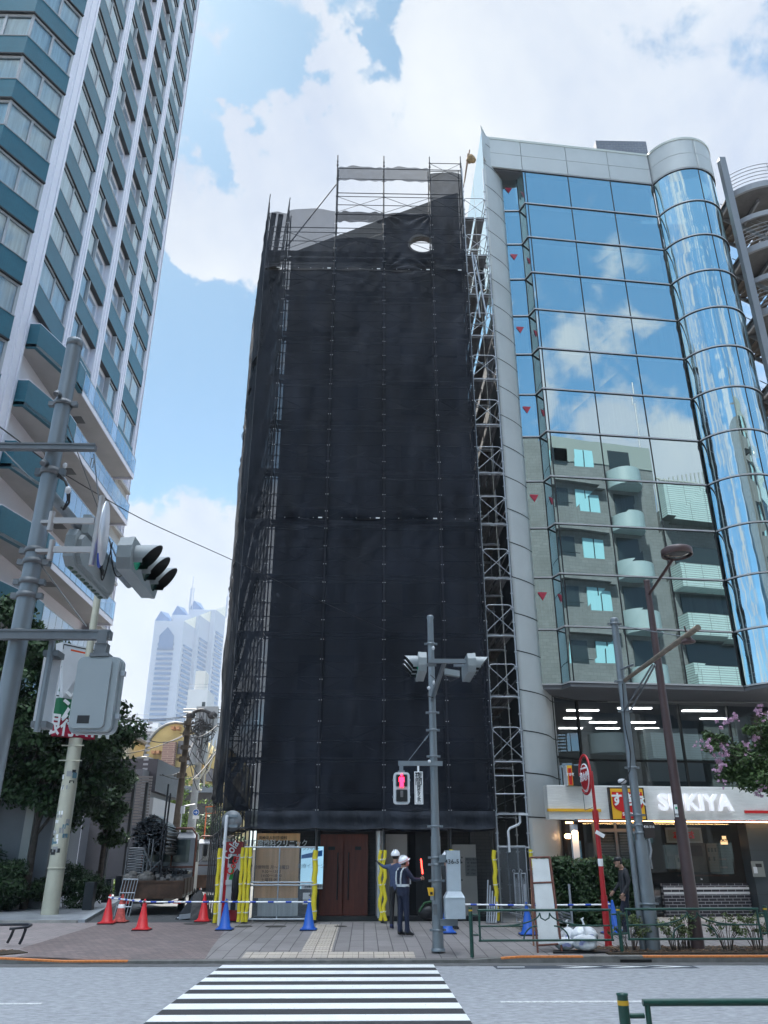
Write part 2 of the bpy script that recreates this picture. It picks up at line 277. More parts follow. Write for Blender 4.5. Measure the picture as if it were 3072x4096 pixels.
b=MB(); b.box(-60,KX(24.4)-.2,24.3,24.42,0,.205); struct(b.build('path_edge',m_conc))
b=MB(); b.box(-3.4,60,24.4,60,-.1,.12); struct(b.build('building_plot',m_conc,org=(20,24.4,0)))
# kerbs with dropped section
b=MB(); kp=[(-120,0),(-7.6,.0),(-6.9,0),(-5.7,-.055),(-5.2,-.055),(2.1,-.055),(3.0,0),(120,0)]
for (xa,za),(xb,zb) in zip(kp,kp[1:]):
    n=max(1,int(abs(xb-xa)/.6)) if -12<xa<14 and xb<14 else 1
    b.add([(xa,KY,-.2),(xb,KY,-.2),(xb,KY+.16,-.2),(xa,KY+.16,-.2),(xa,KY,za+.012),(xb,KY,zb+.012),(xb,KY+.16,zb+.02),(xa,KY+.16,za+.02)],[(0,1,5,4),(4,5,6,7),(2,3,7,6)])
for i in range(26): x=-8.5+.6*i+.0; 
struct(b.build('kerb',m_kerb,org=(0,KY,-.2)))
b=MB()
def strip(xa,xb):
    for k in range(8):
        x0=xa+(xb-xa)*k/8; x1=xa+(xb-xa)*(k+1)/8
        zf=lambda x: -.055*max(0,min(1,(x+6.9)/1.2))*max(0,min(1,(3.0-x)/.9))
        b.add([(x0,KY-.003,zf(x0)-.012),(x1,KY-.003,zf(x1)-.012),(x1,KY-.003,zf(x1)+.017),(x0,KY-.003,zf(x0)+.017),(x0,KY+.09,zf(x0)+.021),(x1,KY+.09,zf(x1)+.021)],[(0,1,2,3),(3,2,5,4)])
strip(-11,-6.9); strip(-6.9,-5.7); strip(-5.7,-4.45); strip(2.62,4.2); strip(5.35,8.0)
struct(b.build('kerb_paint',m_orange,org=(0,KY,0)))
b=MB(); b.box(4.9,5.5,KY-.03,KY+.0015,RZ+.012,RZ+.06); struct(b.build('drain_slot',mat('black',(.005,.005,.005),.9)))
# crosswalk
b=MB(); b.box(-2.63,1.31,7.9,17.0,RZ-.01,RZ+.004); struct(b.build('crosswalk_asphalt',m_asph2,org=(0,12,RZ)))
b=MB()
for k in range(11):
    y=16.98-.87*k; b.box(-2.63,1.31,y-.44,y,RZ,RZ+.009)
struct(b.build('crosswalk',m_white,org=(0,12,RZ)))
b=MB(); b.box(1.9,60,12.66,12.78,RZ,RZ+.005); b.box(-60,-4.4,12.68,12.78,RZ,RZ+.004); struct(b.build('lane_line',mat('worn_paint',(.5,.5,.5),.7,var=.45,vs=20),org=(0,12.7,RZ)))
b=MB(); b.box(2.4,6.1,16.36,16.76,RZ,RZ+.004); struct(b.build('cycle_lane_patch',mat('navy_paint',(.035,.045,.06),.8,var=.4,vs=15),org=(4,16.5,RZ)))
b=MB()
for x0 in (3.55,4.4,5.2): b.add([(x0,16.40,RZ+.009),(x0+.25,16.40,RZ+.009),(x0+.85,16.56,RZ+.009),(x0+.25,16.72,RZ+.009),(x0,16.72,RZ+.009),(x0+.5,16.56,RZ+.009)],[(0,1,2,5),(5,2,3,4)])
b.box(2.45,2.95,16.55,16.6,RZ,RZ+.009)
struct(b.build('cycle_lane_arrows',m_white,org=(4,16.5,RZ)))
# tactile paving
b=MB()
def tile(x0,x1,y0,y1): b.quad((x0,y0,hs(x0,y0)+.005),(x1,y0,hs(x1,y0)+.005),(x1,y1,hs(x1,y1)+.005),(x0,y1,hs(x0,y1)+.005))
for k in range(11): tile(-2.35+.305*k,-2.35+.305*k+.3,KY+.2,17.75); tile(-2.35+.305*k,-2.35+.305*k+.3,17.76,18.1)
for k in range(18): tile(-1.25+.018*0,-.65,18.12+.31*k,18.12+.31*k+.3)
struct(b.build('tactile_paving',m_tact,org=(-1,19,0)))
b=MB()
for k in range(18):
    for i in range(8): x=-1.2+i*.07; y=18.13+.31*k; b.box(x,x+.025,y,y+.27,hs(x,y)+.004,hs(x,y)+.012)
struct(b.build('tactile_ridges',m_tact,org=(-1,19,0)))
# manholes
for (u,v,r) in ((974,3710,.22),(1103,3710,.26),(1362,3700,.16),(780,3715,.3)):
    p=at(u,v,23) ; yy=23.2 if v!=3715 else 24.0; p=at(u,v,yy)
    b=MB(); b.lathe([(0,.012),(r,.012),(r+.02,.0)],(p.x,yy,gz(yy)),n=20); struct(b.build('manhole_cover',mat('iron_cover',(.06,.055,.05),.7,metal=.4,var=.4,vs=30)))
# planter beds at the kerb
b=MB(); b.box(4.75,12,KY+.2,18.75,-.05,.045); struct(b.build('planting_soil',m_soil,org=(7,17.5,0)))
b=MB(); b.box(-14,-6.95,KY+.35,18.35,-.05,.04); b.prism([(-6.95,KY+.35),(-6.6,KY+.7),(-6.95,18.35)],-.05,.04); struct(b.build('planting_soil',m_soil,org=(-9,17.5,0)))
# ---------------- residential tower (left) ----------------
m_teal=bricks('teal_tile',(.018,.125,.17),(.016,.11,.155),(.012,.08,.115),.1,.05,.08,.4,'YZ',0,.08,bump=.1)
m_wpil=mat('white_cladding',(.80,.77,.84),.55,var=.02,vs=.5)
m_soff=mat('soffit_grey',(.42,.40,.39),.8,var=.08,vs=1)
m_wfr=mat('window_frame_light',(.42,.42,.44),.4)
m_dark=mat('dark_interior',(.02,.022,.025),.6)
m_curt=mat('curtain',(.80,.85,.86),.9,var=.22,vs=1.0,stretch=(7,7,.35))
m_tglass=glassmat('tower_glass',(.75,.85,.9),(.9,.95,.97),.16,.0,.01,.5)
tw=thing('residential_tower',(-17,36,.1),'tall white and teal apartment tower with glass balconies on the left','tower')
TX=-15.5
b=MB(); b.box(-40,TX-.35,29.9,47.0,.1,90,0); b.box(-40,-19.6,27.4,29.9,.1,90,0); b.build('wall',m_wpil,tw)
bays=[(30.06,33.45),(34.36,37.67),(38.74,42.07),(43.06,46.36)]
pil=[(28.93,30.03,.0),(33.6,34.36,.0),(37.85,38.74,.0),(42.25,43.06,.0),(46.45,47.0,.0)]
for i,(y0,y1,o) in enumerate(pil):
    z0=.1 if i in (0,4) else 23.2
    b=MB(); b.box(TX-.75,TX+o,y0,y1,z0,90); b.box(TX+o-.01,TX+o+.05,y0+.2,y0+.36,z0,90); b.box(TX+o-.01,TX+o+.05,y1-.28,y1-.12,z0,90)
    b.build('pilaster',m_wpil,tw)
zs=[25.3+3*k-.0 for k in range(16)]   # spandrel bottoms
rnd=random.Random(3)
for k,z in enumerate(zs):
    for j,(y0,y1) in enumerate(bays):
        y0-=.0; y1+=.12; sp=MB(); sp.box(TX-.30,TX-.04,y0,y1,z,z+1.2,0); sp.box(TX-.3,TX-.025,y0,y1,z+1.2,z+1.235,1); sp.box(TX-.3,TX-.03,y0,y1,z-.04,z,2)
        sp.build('spandrel',[m_teal,m_wfr,m_dark],tw)
        zt=z+1.24; z2=z+3-.04
        if j==0: panes=[(y0,(y0+y1)/2),((y0+y1)/2,y1)]; rec=None
        elif j==1: panes=[(y0,y0+1.25)]; rec=(y0+1.25,y1)
        elif j==2: panes=[(y1-1.45,y1)]; rec=(y0,y1-1.45)
        else: panes=[(y0,(y0+y1)/2),((y0+y1)/2,y1)]; rec=None
        fr=MB(); pn=MB(); cu=MB()
        for a,c in panes:
            x=TX-.16
            for (p,q,r_,s_) in ((a,c,zt,zt+.06),(a,c,z2-.08,z2),(a,a+.05,zt,z2),(c-.09,c,zt,z2)): fr.box(x-.04,x+.03,p,q,r_,s_)
            pn.quad((x,a+.05,zt+.06),(x,c-.09,zt+.06),(x,c-.09,z2-.08),(x,a+.05,z2-.08))
            cu.quad((x-.12,a,zt),(x-.12,c,zt),(x-.12,c,z2),(x-.12,a,z2))
        if rec:
            a,c=rec; x=TX-.34; wal=MB(); 
            fr.box(TX-1.3,TX-.05,a-.04 if j==1 else c-.04,a+.04 if j==1 else c+.04,zt,z2)
            fr.quad((TX-.1,a,z2+.001),(TX-1.4,a,z2+.001),(TX-1.4,c,z2+.001),(TX-.1,c,z2+.001))
            pn.quad((x+.008,a+.2,zt-.6),(x+.008,c-.2,zt-.6),(x+.008,c-.2,z2-.25),(x+.008,a+.2,z2-.25))
            fr.tube((TX-.05,a,zt+.1),(TX-.05,c,zt+.1),.02,n=6)
        w_=fr.build('window',m_wfr,tw); pn.build('pane',m_tglass,w_)
        cu.build('curtain',m_curt,w_)
# corner bay with splayed side
C0=(-16.8,26.5); C1=(-15.62,28.6); CL=(-22,26.5)
def baypoly(o): return [(CL[0],CL[1]-o),(C0[0]+.4*o,C0[1]-o),(C1[0]+.9*o,C1[1]-.3*o),(C1[0]-.6,C1[1]+.5),(C0[0]-.6,C0[1]+.6),(CL[0],CL[1]+.6)]
for k in range(25):
    z=1.3+3*k-.1
    b=MB(); b.prism(baypoly(.16),z,z+1.2); b.prism(baypoly(.2),z+1.2,z+1.23,1); b.prism(baypoly(.19),z-.07,z,2); b.build('bay_spandrel',[m_teal,m_wfr,m_dark],tw)
    zt=z+1.23; z2=z+2.93
    fr=MB(); pn=MB(); cu=MB()
    def seg(A,B,n):
        A=Vector((*A,0));B=Vector((*B,0)); d=(B-A); nn=Vector((d.y,-d.x,0)).normalized()
        for i in range(n+1):
            p=A+d*i/n; fr.ob((p.x,p.y,(zt+z2)/2),d.normalized()*.06,nn*.05,(0,0,(z2-zt)/2))
        fr.ob(((A+B)/2+Vector((0,0,zt+.04))),d/2,nn*.045,(0,0,.04)); fr.ob(((A+B)/2+Vector((0,0,z2-.05))),d/2,nn*.045,(0,0,.06))
        pn.quad(A+Vector((0,0,zt)),B+Vector((0,0,zt)),B+Vector((0,0,z2)),A+Vector((0,0,z2)))
        A2=A-nn*.14;B2=B-nn*.14; cu.quad(A2+Vector((0,0,zt)),B2+Vector((0,0,zt)),B2+Vector((0,0,z2)),A2+Vector((0,0,z2)))
    seg(CL,C0,4); seg(C0,C1,2)
    w_=fr.build('bay_window',m_wfr,tw); pn.build('pane',m_tglass,w_); cu.build('curtain',m_curt,w_)
b=MB(); b.prism([(-21.8,27.2),(-17.3,27.2),(-16.6,29.3),(-16.6,30),(-21.8,30)],.1,90,0); b.build('bay_core',mat('core_grey',(.25,.26,.28),.8),tw)
b=MB(); b.prism([(C1[0]-.55,C1[1]),(C1[0]+.02,C1[1]+.02),(TX+.0,28.98),(TX-.6,28.98)],.1,90); b.build('pilaster',m_wpil,tw)
# lower balconies: teal solid near, glass further back, soffits, recessed wall
m_rail=glassmat('balcony_glass',(.75,.85,.95),(.62,.74,.80),.22)
for k in range(7):
    z=22.9-3.03*k
    b=MB(); b.box(-17.4,-15.06,30.06,45.9,z,z+.16,0); b.prism([(-15.07,30.06),(-15.02,30.06),(-14.2,33.1),(-14.2,43.4),(-15.07,43.4)],z,z+.155,0); b.box(-14.23,-14.19,33.9,43.4,z-.12,z+.2,1); b.box(-15.5,-14.2,43.38,43.44,z-.12,z+.2,1)
    b.box(-15.5,-15.3,43.44,45.9,z-.9,z+.16,0)
    b.build('balcony_slab',[m_soff,m_wpil],tw)
    b=MB(); P=[(-15.5,30.06),(-15.02,30.06),(-14.2,33.1),(-14.2,33.9),(-14.4,33.9),(-14.4,33.15),(-15.15,30.2),(-15.5,30.2)]
    b.prism(P,z-.03,z+1.25,0); b.prism(P,z+1.25,z+1.28,1); b.build('balcony_parapet',[m_teal,m_wpil],tw)
    b=MB(); y=33.9
    rl=MB(); rl.tube((-14.2,33.9,z+1.2),(-14.2,43.42,z+1.2),.025,n=6); rl.tube((-14.2,43.42,z+1.2),(-15.5,43.42,z+1.2),.025,n=6)
    while y<43.5: rl.tube((-14.2,y,z+.1),(-14.2,y,z+1.2),.018,n=6); y+=.79
    r_=rl.build('balcony_rail',m_wfr,tw)
    b.quad((-14.19,33.9,z+.15),(-14.19,43.4,z+.15),(-14.19,43.4,z+1.17),(-14.19,33.9,z+1.17)); b.quad((-14.2,43.41,z+.15),(-15.5,43.41,z+.15),(-15.5,43.41,z+1.17),(-14.2,43.41,z+1.17)); b.build('glass_panel',m_rail,r_)
    # recessed wall storey
    b=MB(); x=-16.2
    b.box(x-.2,x,30.06,46.3,z-2.9,z-1.7,0); b.box(x-.2,x-.02,30.06,46.3,z-1.7,z,1)
    for y in (31.6,33.2,35.6,37.8,40.2,42.4,44.6): b.box(x,x+.06,y,y+.35,z-2.9,z,2)
    for y in (30.6,31.0,32.3,34.6,39.2,43.6): b.box(x,x+.18,y,y+.28,z-2.35,z-2.0,3)
    b.build('recessed_wall',[m_teal,m_tglass if 0 else mat('balcony_back',(.12,.15,.17),.3,var=.4,vs=.8),m_wpil,m_dark],tw)
    b=MB(); b.box(-16.1,-14.9,33.24,33.30,z+.16,z+1.9); b.build('divider',mat('frosted_white',(.6,.62,.65),.5),tw)
    b=MB(); b.box(-15.6,-15.0,36.2,36.9,z-.02,z+.0); b.build('soffit_hatch',mat('hatch',(.12,.12,.12),.7),tw)
# ---------------- glass office building ----------------
m_clad=mat('grey_cladding',(.48,.50,.50),.45,metal=.05,var=.07,vs=.6)
m_mull=mat('mullion_silver',(.50,.49,.50),.35,metal=.3)
m_joint=mat('joint_black',(.012,.012,.014),.7)
m_gls=glassmat('office_glass',(.84,.99,1.0),(.18,.32,.36),.68,.0,.004,.35)
m_glc=glassmat('curved_glass',(.82,.98,1.0),(.16,.30,.34),.68,.0,.03,.9)
gb=thing('glass_office_building',(9,26,.1),'blue mirror glass office building with rounded right corner tower','office building')
P1=Vector((4.95,25.6)); P3=Vector((6.57,27.85)); P2=Vector((5.69,26.63)); Ng=Vector((6.59,26.6)); G=Vector((6.76,26.14)); CC=Vector((12.81,26.79)); CYL=Vector((14.3,27.3)); CR=1.5
zG=[7.1+1.9*k for k in range(13)]; ZT=29.9; ZP=31.65
# body behind
b=MB(); b.prism([(5.1,26.8),(5.9,27.9),(13.2,29.2),(15.2,29.2),(15.2,45),(5.1,45)],7.1,ZT,0); b.box(5.1,6.3,28.1,45,.1,7.1); b.box(15.3,15.5,29.6,45,.1,7.1); b.build('core_wall',mat('core_dark',(.05,.06,.065),.7),gb)
# left side glazing (mirror) and fin wall
b=MB(); b.prism([(4.95,25.62),(5.1,25.9),(5.1,44),(4.9,44)],21.5,ZP+.0,0); b.build('side_glazing',m_gls,gb); b=MB(); b.prism([(4.97,25.64),(5.1,25.9),(5.1,44),(4.92,44)],.1,21.48,0); b.build('side_wall',mat('side_dark',(.04,.042,.045),.7),gb)
b=MB(); n=14; pts=[]
for i in range(n+1):
    t=i/n; p=P1.lerp(P3,t); d=(P3-P1).normalized(); nn=Vector((d.y,-d.x)); pts.append(p+nn*(.22*math.sin(PI*min(1,t*1.15))**1.0 if t<.87 else .22*math.sin(PI*t*1.15)*0))
poly=[tuple(p) for p in pts]+[(6.3,28.0),(5.1,26.4)]
b.prism(poly,.1,7.1,0,True); poly2=[tuple(p) for p in pts[:8]]+[(P2.x-.02,P2.y+.02),(5.1,26.4)]; b.prism(poly2,7.1,ZP,0,True)
b.build('fin_wall',m_clad,gb)
z=.1+1.5
while z<ZP:
    b=MB()
    lim=n if z<7.1 else 7
    for i in range(lim):
        a,c=pts[i],pts[i+1]; d=(c-a).normalized(); nn=Vector((d.y,-d.x))*.006
        b.add([(a.x+nn.x,a.y+nn.y,z),(c.x+nn.x,c.y+nn.y,z),(c.x+nn.x,c.y+nn.y,z+.035),(a.x+nn.x,a.y+nn.y,z+.035)],[(0,1,2,3)])
    z+=1.28; b.build('fin_joint',m_joint,gb)
# panes
def vpane(A,B,z0,z1,m,name='pane',par=None,off=0,sm=False):
    q=MB(); j=[rnd.uniform(-.006,.006) for _ in range(2)]; q.quad((A.x,A.y+j[0],z0),(B.x,B.y+j[0]*.3,z0),(B.x,B.y+j[1]*.3+j[0],z1),(A.x,A.y+j[1],z1)); return q.build(name,m,par)
fd=(CC-G).normalized(); fn=Vector((fd.y,-fd.x))
cols=[G,G+fd*.13]+[G+fd*(.13+(6.085-.13)*i/3) for i in (1,2,3)]
m_blind=mat('blinds',(.40,.45,.45),.9,var=.35,vs=1.2,stretch=(22,22,.2))
m_room=mat('room_dark',(.06,.07,.07),.9)
for k in range(12):
    z0,z1=zG[k],zG[k]+1.9
    for i in range(1,4):
        A,B=cols[i],cols[i+1]; p=vpane(A,B,z0,z1,m_gls,'window_pane',gb)
    vpane(cols[0],cols[1],z0,z1,m_gls,'corner_pane',gb)
    vpane(Ng,G,z0,z1,m_gls,'return_pane',gb)
    vpane(P2,Ng,z0,z1,m_gls,'niche_pane',gb)
    if k%2==1:
        q=MB(); A=cols[0]-fn*.35;B=CC-fn*.35; q.quad((A.x+.1,A.y,z0+.05),(B.x,B.y,z0+.05),(B.x,B.y,z1),(A.x+.1,A.y,z1)); A=P2-fn*.3;B=Ng-fn*.3; q.quad((A.x,A.y,z0),(B.x,B.y,z0),(B.x,B.y,z1),(A.x,A.y,z1)); q.build('blind',m_blind,gb)
        q=MB(); mid=P2.lerp(Ng,.55); w=.17
        for s_ in (0,): q.add([(mid.x-w,mid.y-.012-.03,z0+1.35),(mid.x+w,mid.y-.012-.0,z0+1.35),(mid.x,mid.y-.012-.015,z0+1.05)],[(0,1,2)])
        q.build('access_triangle',mat('red_triangle',(.42,.03,.06),.5),gb)
# cylinder panes
a0=math.atan2(CC.y-CYL.y,CC.x-CYL.x)%(2*PI); a1=2*PI+R(20)
def arc(r,a,c,n): return [Vector((CYL.x+r*math.cos(a+(c-a)*i/n),CYL.y+r*math.sin(a+(c-a)*i/n))) for i in range(n+1)]
AM=[a0,a0+(a1-a0)*.36+.28,a0+(a1-a0)*.86,a1]
for k in range(12):
    for (x,y) in zip(AM,AM[1:]):
        q=MB(); L_=arc(CR,x,y,18); vs=[(p.x,p.y,z) for z in (zG[k],zG[k]+1.9) for p in L_]; q.add(vs,[(i,i+1,i+20,i+19) for i in range(18)],0,True); q.build('curved_pane',m_glc,gb)
def band(b,r,z0,z1,o,m=0):
    path=[P2-Vector((.02,0)),Ng,G,CC]; 
    for A,B in zip(path,path[1:]):
        d=(B-A).normalized(); nn=Vector((d.y,-d.x)); e=d*(o*0.9 if A in(G,) else 0)
        b.prism([tuple(A+nn*o-e*(1 if A==G else 0)),tuple(B+nn*o),tuple(B-nn*.02),tuple(A-nn*.02)],z0,z1,m)
    L1=arc(CR+o,a0+.01,a1,28); L2=arc(CR-.02,a0+.01,a1,28); b.prism([tuple(p) for p in L1]+[tuple(p) for p in L2[::-1]],z0,z1,m,True)
for k,z in enumerate(zG):
    b=MB(); band(b,0,z-.024,z+.03,.04,0); band(b,0,z-.034,z-.026,.044,1); b.build('transom',[m_mull,m_joint],gb)
b=MB()
for p in cols[:]+[Ng,P2]: b.ob((p.x+fn.x*.012,p.y+fn.y*.012,(7.1+ZT)/2),Vector((fd.x,fd.y,0))*.014,Vector((fn.x,fn.y,0))*.014,(0,0,(ZT-7.1)/2))
for a in AM[1:-1]:
    b.tube((CYL.x+CR*math.cos(a),CYL.y+CR*math.sin(a),7.1),(CYL.x+CR*math.cos(a),CYL.y+CR*math.sin(a),ZT),.022,n=6)
b.build('mullion',m_joint,gb)
# parapet panels
PL=Vector((5.09,25.66)); pd=(CC-G).normalized(); PLs=G-pd*1.55
b=MB()
fr=[Vector((PLs.x,PLs.y)),G-pd*.0,cols[2],cols[3],CC]
for (za,zb) in ((29.93,30.75),(30.77,31.6)):
    for A,B in zip([fr[0],cols[0]]+fr[2:4],[cols[0]]+fr[2:5]):
        e=pd*.012; q=[A+e+fn*.06,B-e+fn*.06,B-e-fn*.4,A+e-fn*.4]; b.prism([tuple(p) for p in q],za,zb)
    for x,y in ((AM[0]+.02,AM[1]),(AM[1],AM[2]),(AM[2],AM[3])):
        L1=arc(CR+.06,x+.008,y-.008,16); L2=arc(CR-.1,x+.008,y-.008,16); b.prism([tuple(p) for p in L1]+[tuple(p) for p in L2[::-1]],za,zb,0,True)
b.prism([(4.9,25.35),tuple(PLs+fn*.06),tuple(PLs-fn*.4),(5.1,26.0)],29.93,31.62)
b.build('parapet',m_clad,gb)
b=MB(); b.wall(tuple(CC-fn*.02),tuple(PLs-fn*.02),-.3,29.9,31.56,1)
b.prism([(4.87,25.28),tuple(PLs+fn*.08),tuple(CC+fn*.08),tuple(CC-fn*.5),tuple(PLs-fn*.5),(5.1,26.2)],31.6,31.72,0)
L1=arc(CR+.09,a0,a1,24); b.prism([tuple(p) for p in L1]+[(CYL.x,CYL.y+1)],31.6,31.72,0,True)
b.build('coping',[mat('coping_pale',(.52,.54,.50),.4),m_joint],gb)
b=MB(); b.prism([(5.1,25.95),tuple(PLs-fn*.05),tuple(G-fn*.05),(Ng.x,Ng.y+.3),(5.6,27)],29.84,29.92); b.build('niche_soffit',mat('soffit_dark',(.10,.10,.11),.7),gb)
b=MB(); b.prism([tuple(P2),tuple(Ng),tuple(G),tuple(CC)]+[tuple(p) for p in arc(CR,a0,a1,16)]+[(15.8,31),(6,31)],6.95,7.06); 
b.build('soffit',mat('soffit_mid',(.17,.17,.18),.6,var=.1,vs=.5),gb)
b=MB(); A=at(2382,562,28.2); B=at(2592,640,28.2); b.box(A.x,13.6,28.2,34,31.0,A.z); b.build('roof_plant_screen',bricks('plant_tile',(.13,.15,.2),(.11,.13,.17),(.2,.2,.22),.3,.12,.1),gb)
# second floor glazing
q0=Vector((6.45,27.75)); q1=Vector((7.55,28.6)); q2=Vector((15.2,29.6))
m_shop=glassmat('shop_glass',(.8,.85,.9),(.55,.6,.62),.10)
b=MB(); 
def frame_line(b,A,B,n,z0,z1,w=.035):
    d=(B-A); dn=d.normalized(); nn=Vector((dn.y,-dn.x))
    for i in range(n+1):
        p=A+d*i/n; b.ob((p.x,p.y,(z0+z1)/2),Vector((dn.x,dn.y,0))*w,Vector((nn.x,nn.y,0))*.05,(0,0,(z1-z0)/2))
    for z in (z0,z1):
        c=(A+B)/2; b.ob((c.x,c.y,z),Vector((d.x,d.y,0))/2,Vector((nn.x,nn.y,0))*.051,(0,0,w))
for zz in ((3.6,4.9),(4.9,6.95)):
    frame_line(b,q0,q1,1,*zz); frame_line(b,q1,q2,4,*zz)
f2=b.build('second_floor_frame',mat('dark_bronze',(.05,.05,.05),.4,metal=.5),gb)
b=MB(); b.quad((q0.x,q0.y,3.6),(q1.x,q1.y,3.6),(q1.x,q1.y,6.95),(q0.x,q0.y,6.95)); b.quad((q1.x,q1.y,3.6),(q2.x,q2.y,3.6),(q2.x,q2.y,6.95),(q1.x,q1.y,6.95)); b.build('glazing',glassmat('second_glass',(.75,.82,.9),(.5,.55,.6),.14),f2)
b=MB(); b.box(6.0,15.3,28.0,36,3.45,3.55,0); b.box(6.0,15.3,29.9,30.0,3.55,4.3,1); b.box(10.4,12.4,30.1,30.3,4.0,6.2,2); b.box(14.8,15.0,29.7,36,3.5,6.9,1); b.box(6.4,15,35.6,35.8,3.5,6.95,1)
b.build('office_interior',[m_dark,m_room,mat('locker_white',(.45,.5,.5),.6)],gb)
m_tube=mat('fluorescent',(.9,.9,.9),.5,emis=(1,.98,.92),es=4)
for (x,y,l) in ((7.6,30.2,1.2),(9.4,29.7,1.25),(12.0,30.2,1.3),(7.9,32,1.1),(9.2,33,1.1),(10.8,33,1.1),(8.3,34.6,1),(9.9,34.6,1),(11.6,34.6,1),(7.2,34.6,.9),(13.4,32,1.2)):
    b=MB(); b.box(x,x+l,y,y+.14,6.86,6.90); b.build('ceiling_light',m_tube,gb)
b=MB(); b.box(6.0,15.3,28.7,36,6.9,6.945); b.build('ceiling',mat('ceil_grey',(.22,.22,.22),.8),gb)
# ---------------- exterior stair tower (far right) ----------------
m_steel=mat('stair_steel',(.22,.23,.25),.45,metal=.2,var=.05,vs=1)
st=thing('exterior_stair_tower',(17.5,28.3,.1),'grey steel exterior staircase with curved landings behind the rounded glass corner','staircase')
SX,SY=16.15,26.6
def sarc(cx,cy,r,a,c,n): return [(cx+r*math.cos(a+(c-a)*i/n),cy+r*math.sin(a+(c-a)*i/n)) for i in range(n+1)]
for (x,y) in ((16.15,26.55),(19.4,27.3),(16.3,29.8)):
    b=MB(); b.box(x-.14,x+.14,y-.14,y+.14,.1,31.3 if x<17 and y<27 else 29.3); b.build('column',m_steel,st)
for k in range(9):
    z=29.3-3.3*k
    if z<.3: break
    # two sets: landing slab with curved edge
    cx,cy=18.1,28.2; ar=sarc(cx,cy,2.25,R(222),R(345),18)
    b=MB(); b.prism([(16.2,26.6)]+ar+[(20.3,29.5),(16.2,29.5)],z-.04,z+.02,1); b.path([(x,y,z) for x,y in ar],.0001)
    L1=sarc(cx,cy,2.28,R(222),R(345),18); L2=sarc(cx,cy,2.16,R(222),R(345),18); b.prism(L1+L2[::-1],z-.16,z+.16,0)
    for q in (0,1,2): b.box(16.3+1.3*q,16.4+1.3*q,26.9,29.5,z-.2,z-.04,0)
    b.build('landing',[m_steel,mat('deck_plate',(.09,.085,.085),.7,var=.3,vs=2)],st)
    b=MB()
    L3=sarc(cx,cy,2.27,R(222),R(345),18); L4=sarc(cx,cy,2.18,R(222),R(345),18)
    if k: b.prism(L3+L4[::-1],z+1.55,z+1.8)
    for h in (.35,.55,.75,.95,1.15): b.path([(x,y,z+h) for x,y in ar],.018,n=5)
    for i in range(0,19,6): b.tube((*ar[i],z),(*ar[i],z+1.15),.018,n=5)
    b.build('railing',m_steel,st)
    # flights
    b=MB(); zz=z-1.6
    for i in range(9):
        b.box(16.6+.28*i,16.9+.28*i,28.2,29.3,z-.18*i-.06,z-.18*i-.02,1); b.box(19.1-.28*i,19.4-.28*i,27.0,28.0,zz-.18*i-.06,zz-.18*i-.02,1)
    for (x0,za,x1,zb,y) in ((16.6,z,19.2,zz,28.2),(16.6,z,19.2,zz,29.3),(19.4,zz,16.8,z-3.2,27.0),(19.4,zz,16.8,z-3.2,28.0)):
        d=Vector((x1-x0,0,zb-za)); b.ob(((x0+x1)/2,y,(za+zb)/2),d/2,(0,.03,0),(0,0,.13)); b.tube((x0,y,za+.95),(x1,y,zb+.95),.02,n=5); b.tube((x0,y,za+.6),(x1,y,zb+.6),.012,n=5)
    b.prism([(19.3,26.9),(20.2,26.9),(20.2,28.2),(19.3,28.2)],zz-.06,zz)
    b.build('flight',[m_steel,mat('tread_rust',(.09,.07,.055),.8,var=.4,vs=3)],st)
# ---------------- shrouded building ----------------
m_bw=bricks('renovation_wall',(.075,.068,.066),(.065,.060,.060),(.03,.03,.03),.3,.09,.05,.7,'XZ',.5,.12)
rb=thing('renovated_building',(0,30,.1),'eight storey building wrapped in black dust netting with sloping roof wall','building')
W=Vector
sl=[at(900+400/1.508,500+770/1.508,25.6),at(900+860/1.508,500+605/1.508,25.6),at(900+1320/1.508,500+430/1.508,25.6)]
# screen wall with sloped top and elliptical opening
c0=at(1689,976,25.6); top=lambda x: sl[0].z+(sl[2].z-sl[0].z)*(x-sl[0].x)/(sl[2].x-sl[0].x) if x<sl[2].x else sl[2].z+(x-sl[2].x)*.35
xl,xr=sl[0].x,3.75
b=MB(); hx=.52; hz=.42; npt=32
outer=[];inner=[]
X0,X1,Z0,Z1=c0.x-1.0,c0.x+1.0,c0.z-.9,c0.z+.95
angs=sorted([2*PI*i/28 for i in range(28)]+[math.atan2(zz-c0.z,xx-c0.x)%(2*PI) for xx in (X0,X1) for zz in (Z0,Z1)]); npt=len(angs)
for a in angs:
    ca,sa=math.cos(a),math.sin(a); inner.append((c0.x+hx*ca,c0.z+hz*sa))
    t=min([v for v in ((X1-c0.x)/ca if ca>1e-6 else 1e9,(X0-c0.x)/ca if ca<-1e-6 else 1e9,(Z1-c0.z)/sa if sa>1e-6 else 1e9,(Z0-c0.z)/sa if sa<-1e-6 else 1e9)])
    outer.append((c0.x+t*ca,c0.z+t*sa))
yA,yB=25.6,25.9
vs=[(x,yA,z) for x,z in outer]+[(x,yA,z) for x,z in inner]+[(x,yB,z) for x,z in outer]+[(x,yB,z) for x,z in inner]
fs=[]
for i in range(npt):
    j=(i+1)%npt; fs+=[(i,j,npt+j,npt+i),(2*npt+j,2*npt+i,3*npt+i,3*npt+j),(npt+i,npt+j,3*npt+j,3*npt+i)]
b.add(vs,fs)
def vq(x0,x1,z0a,z1a,z0b,z1b): b.ext([(x0,yA,z0a),(x1,yA,z0b),(x1,yA,z1b),(x0,yA,z1a)],(0,yB-yA,0))
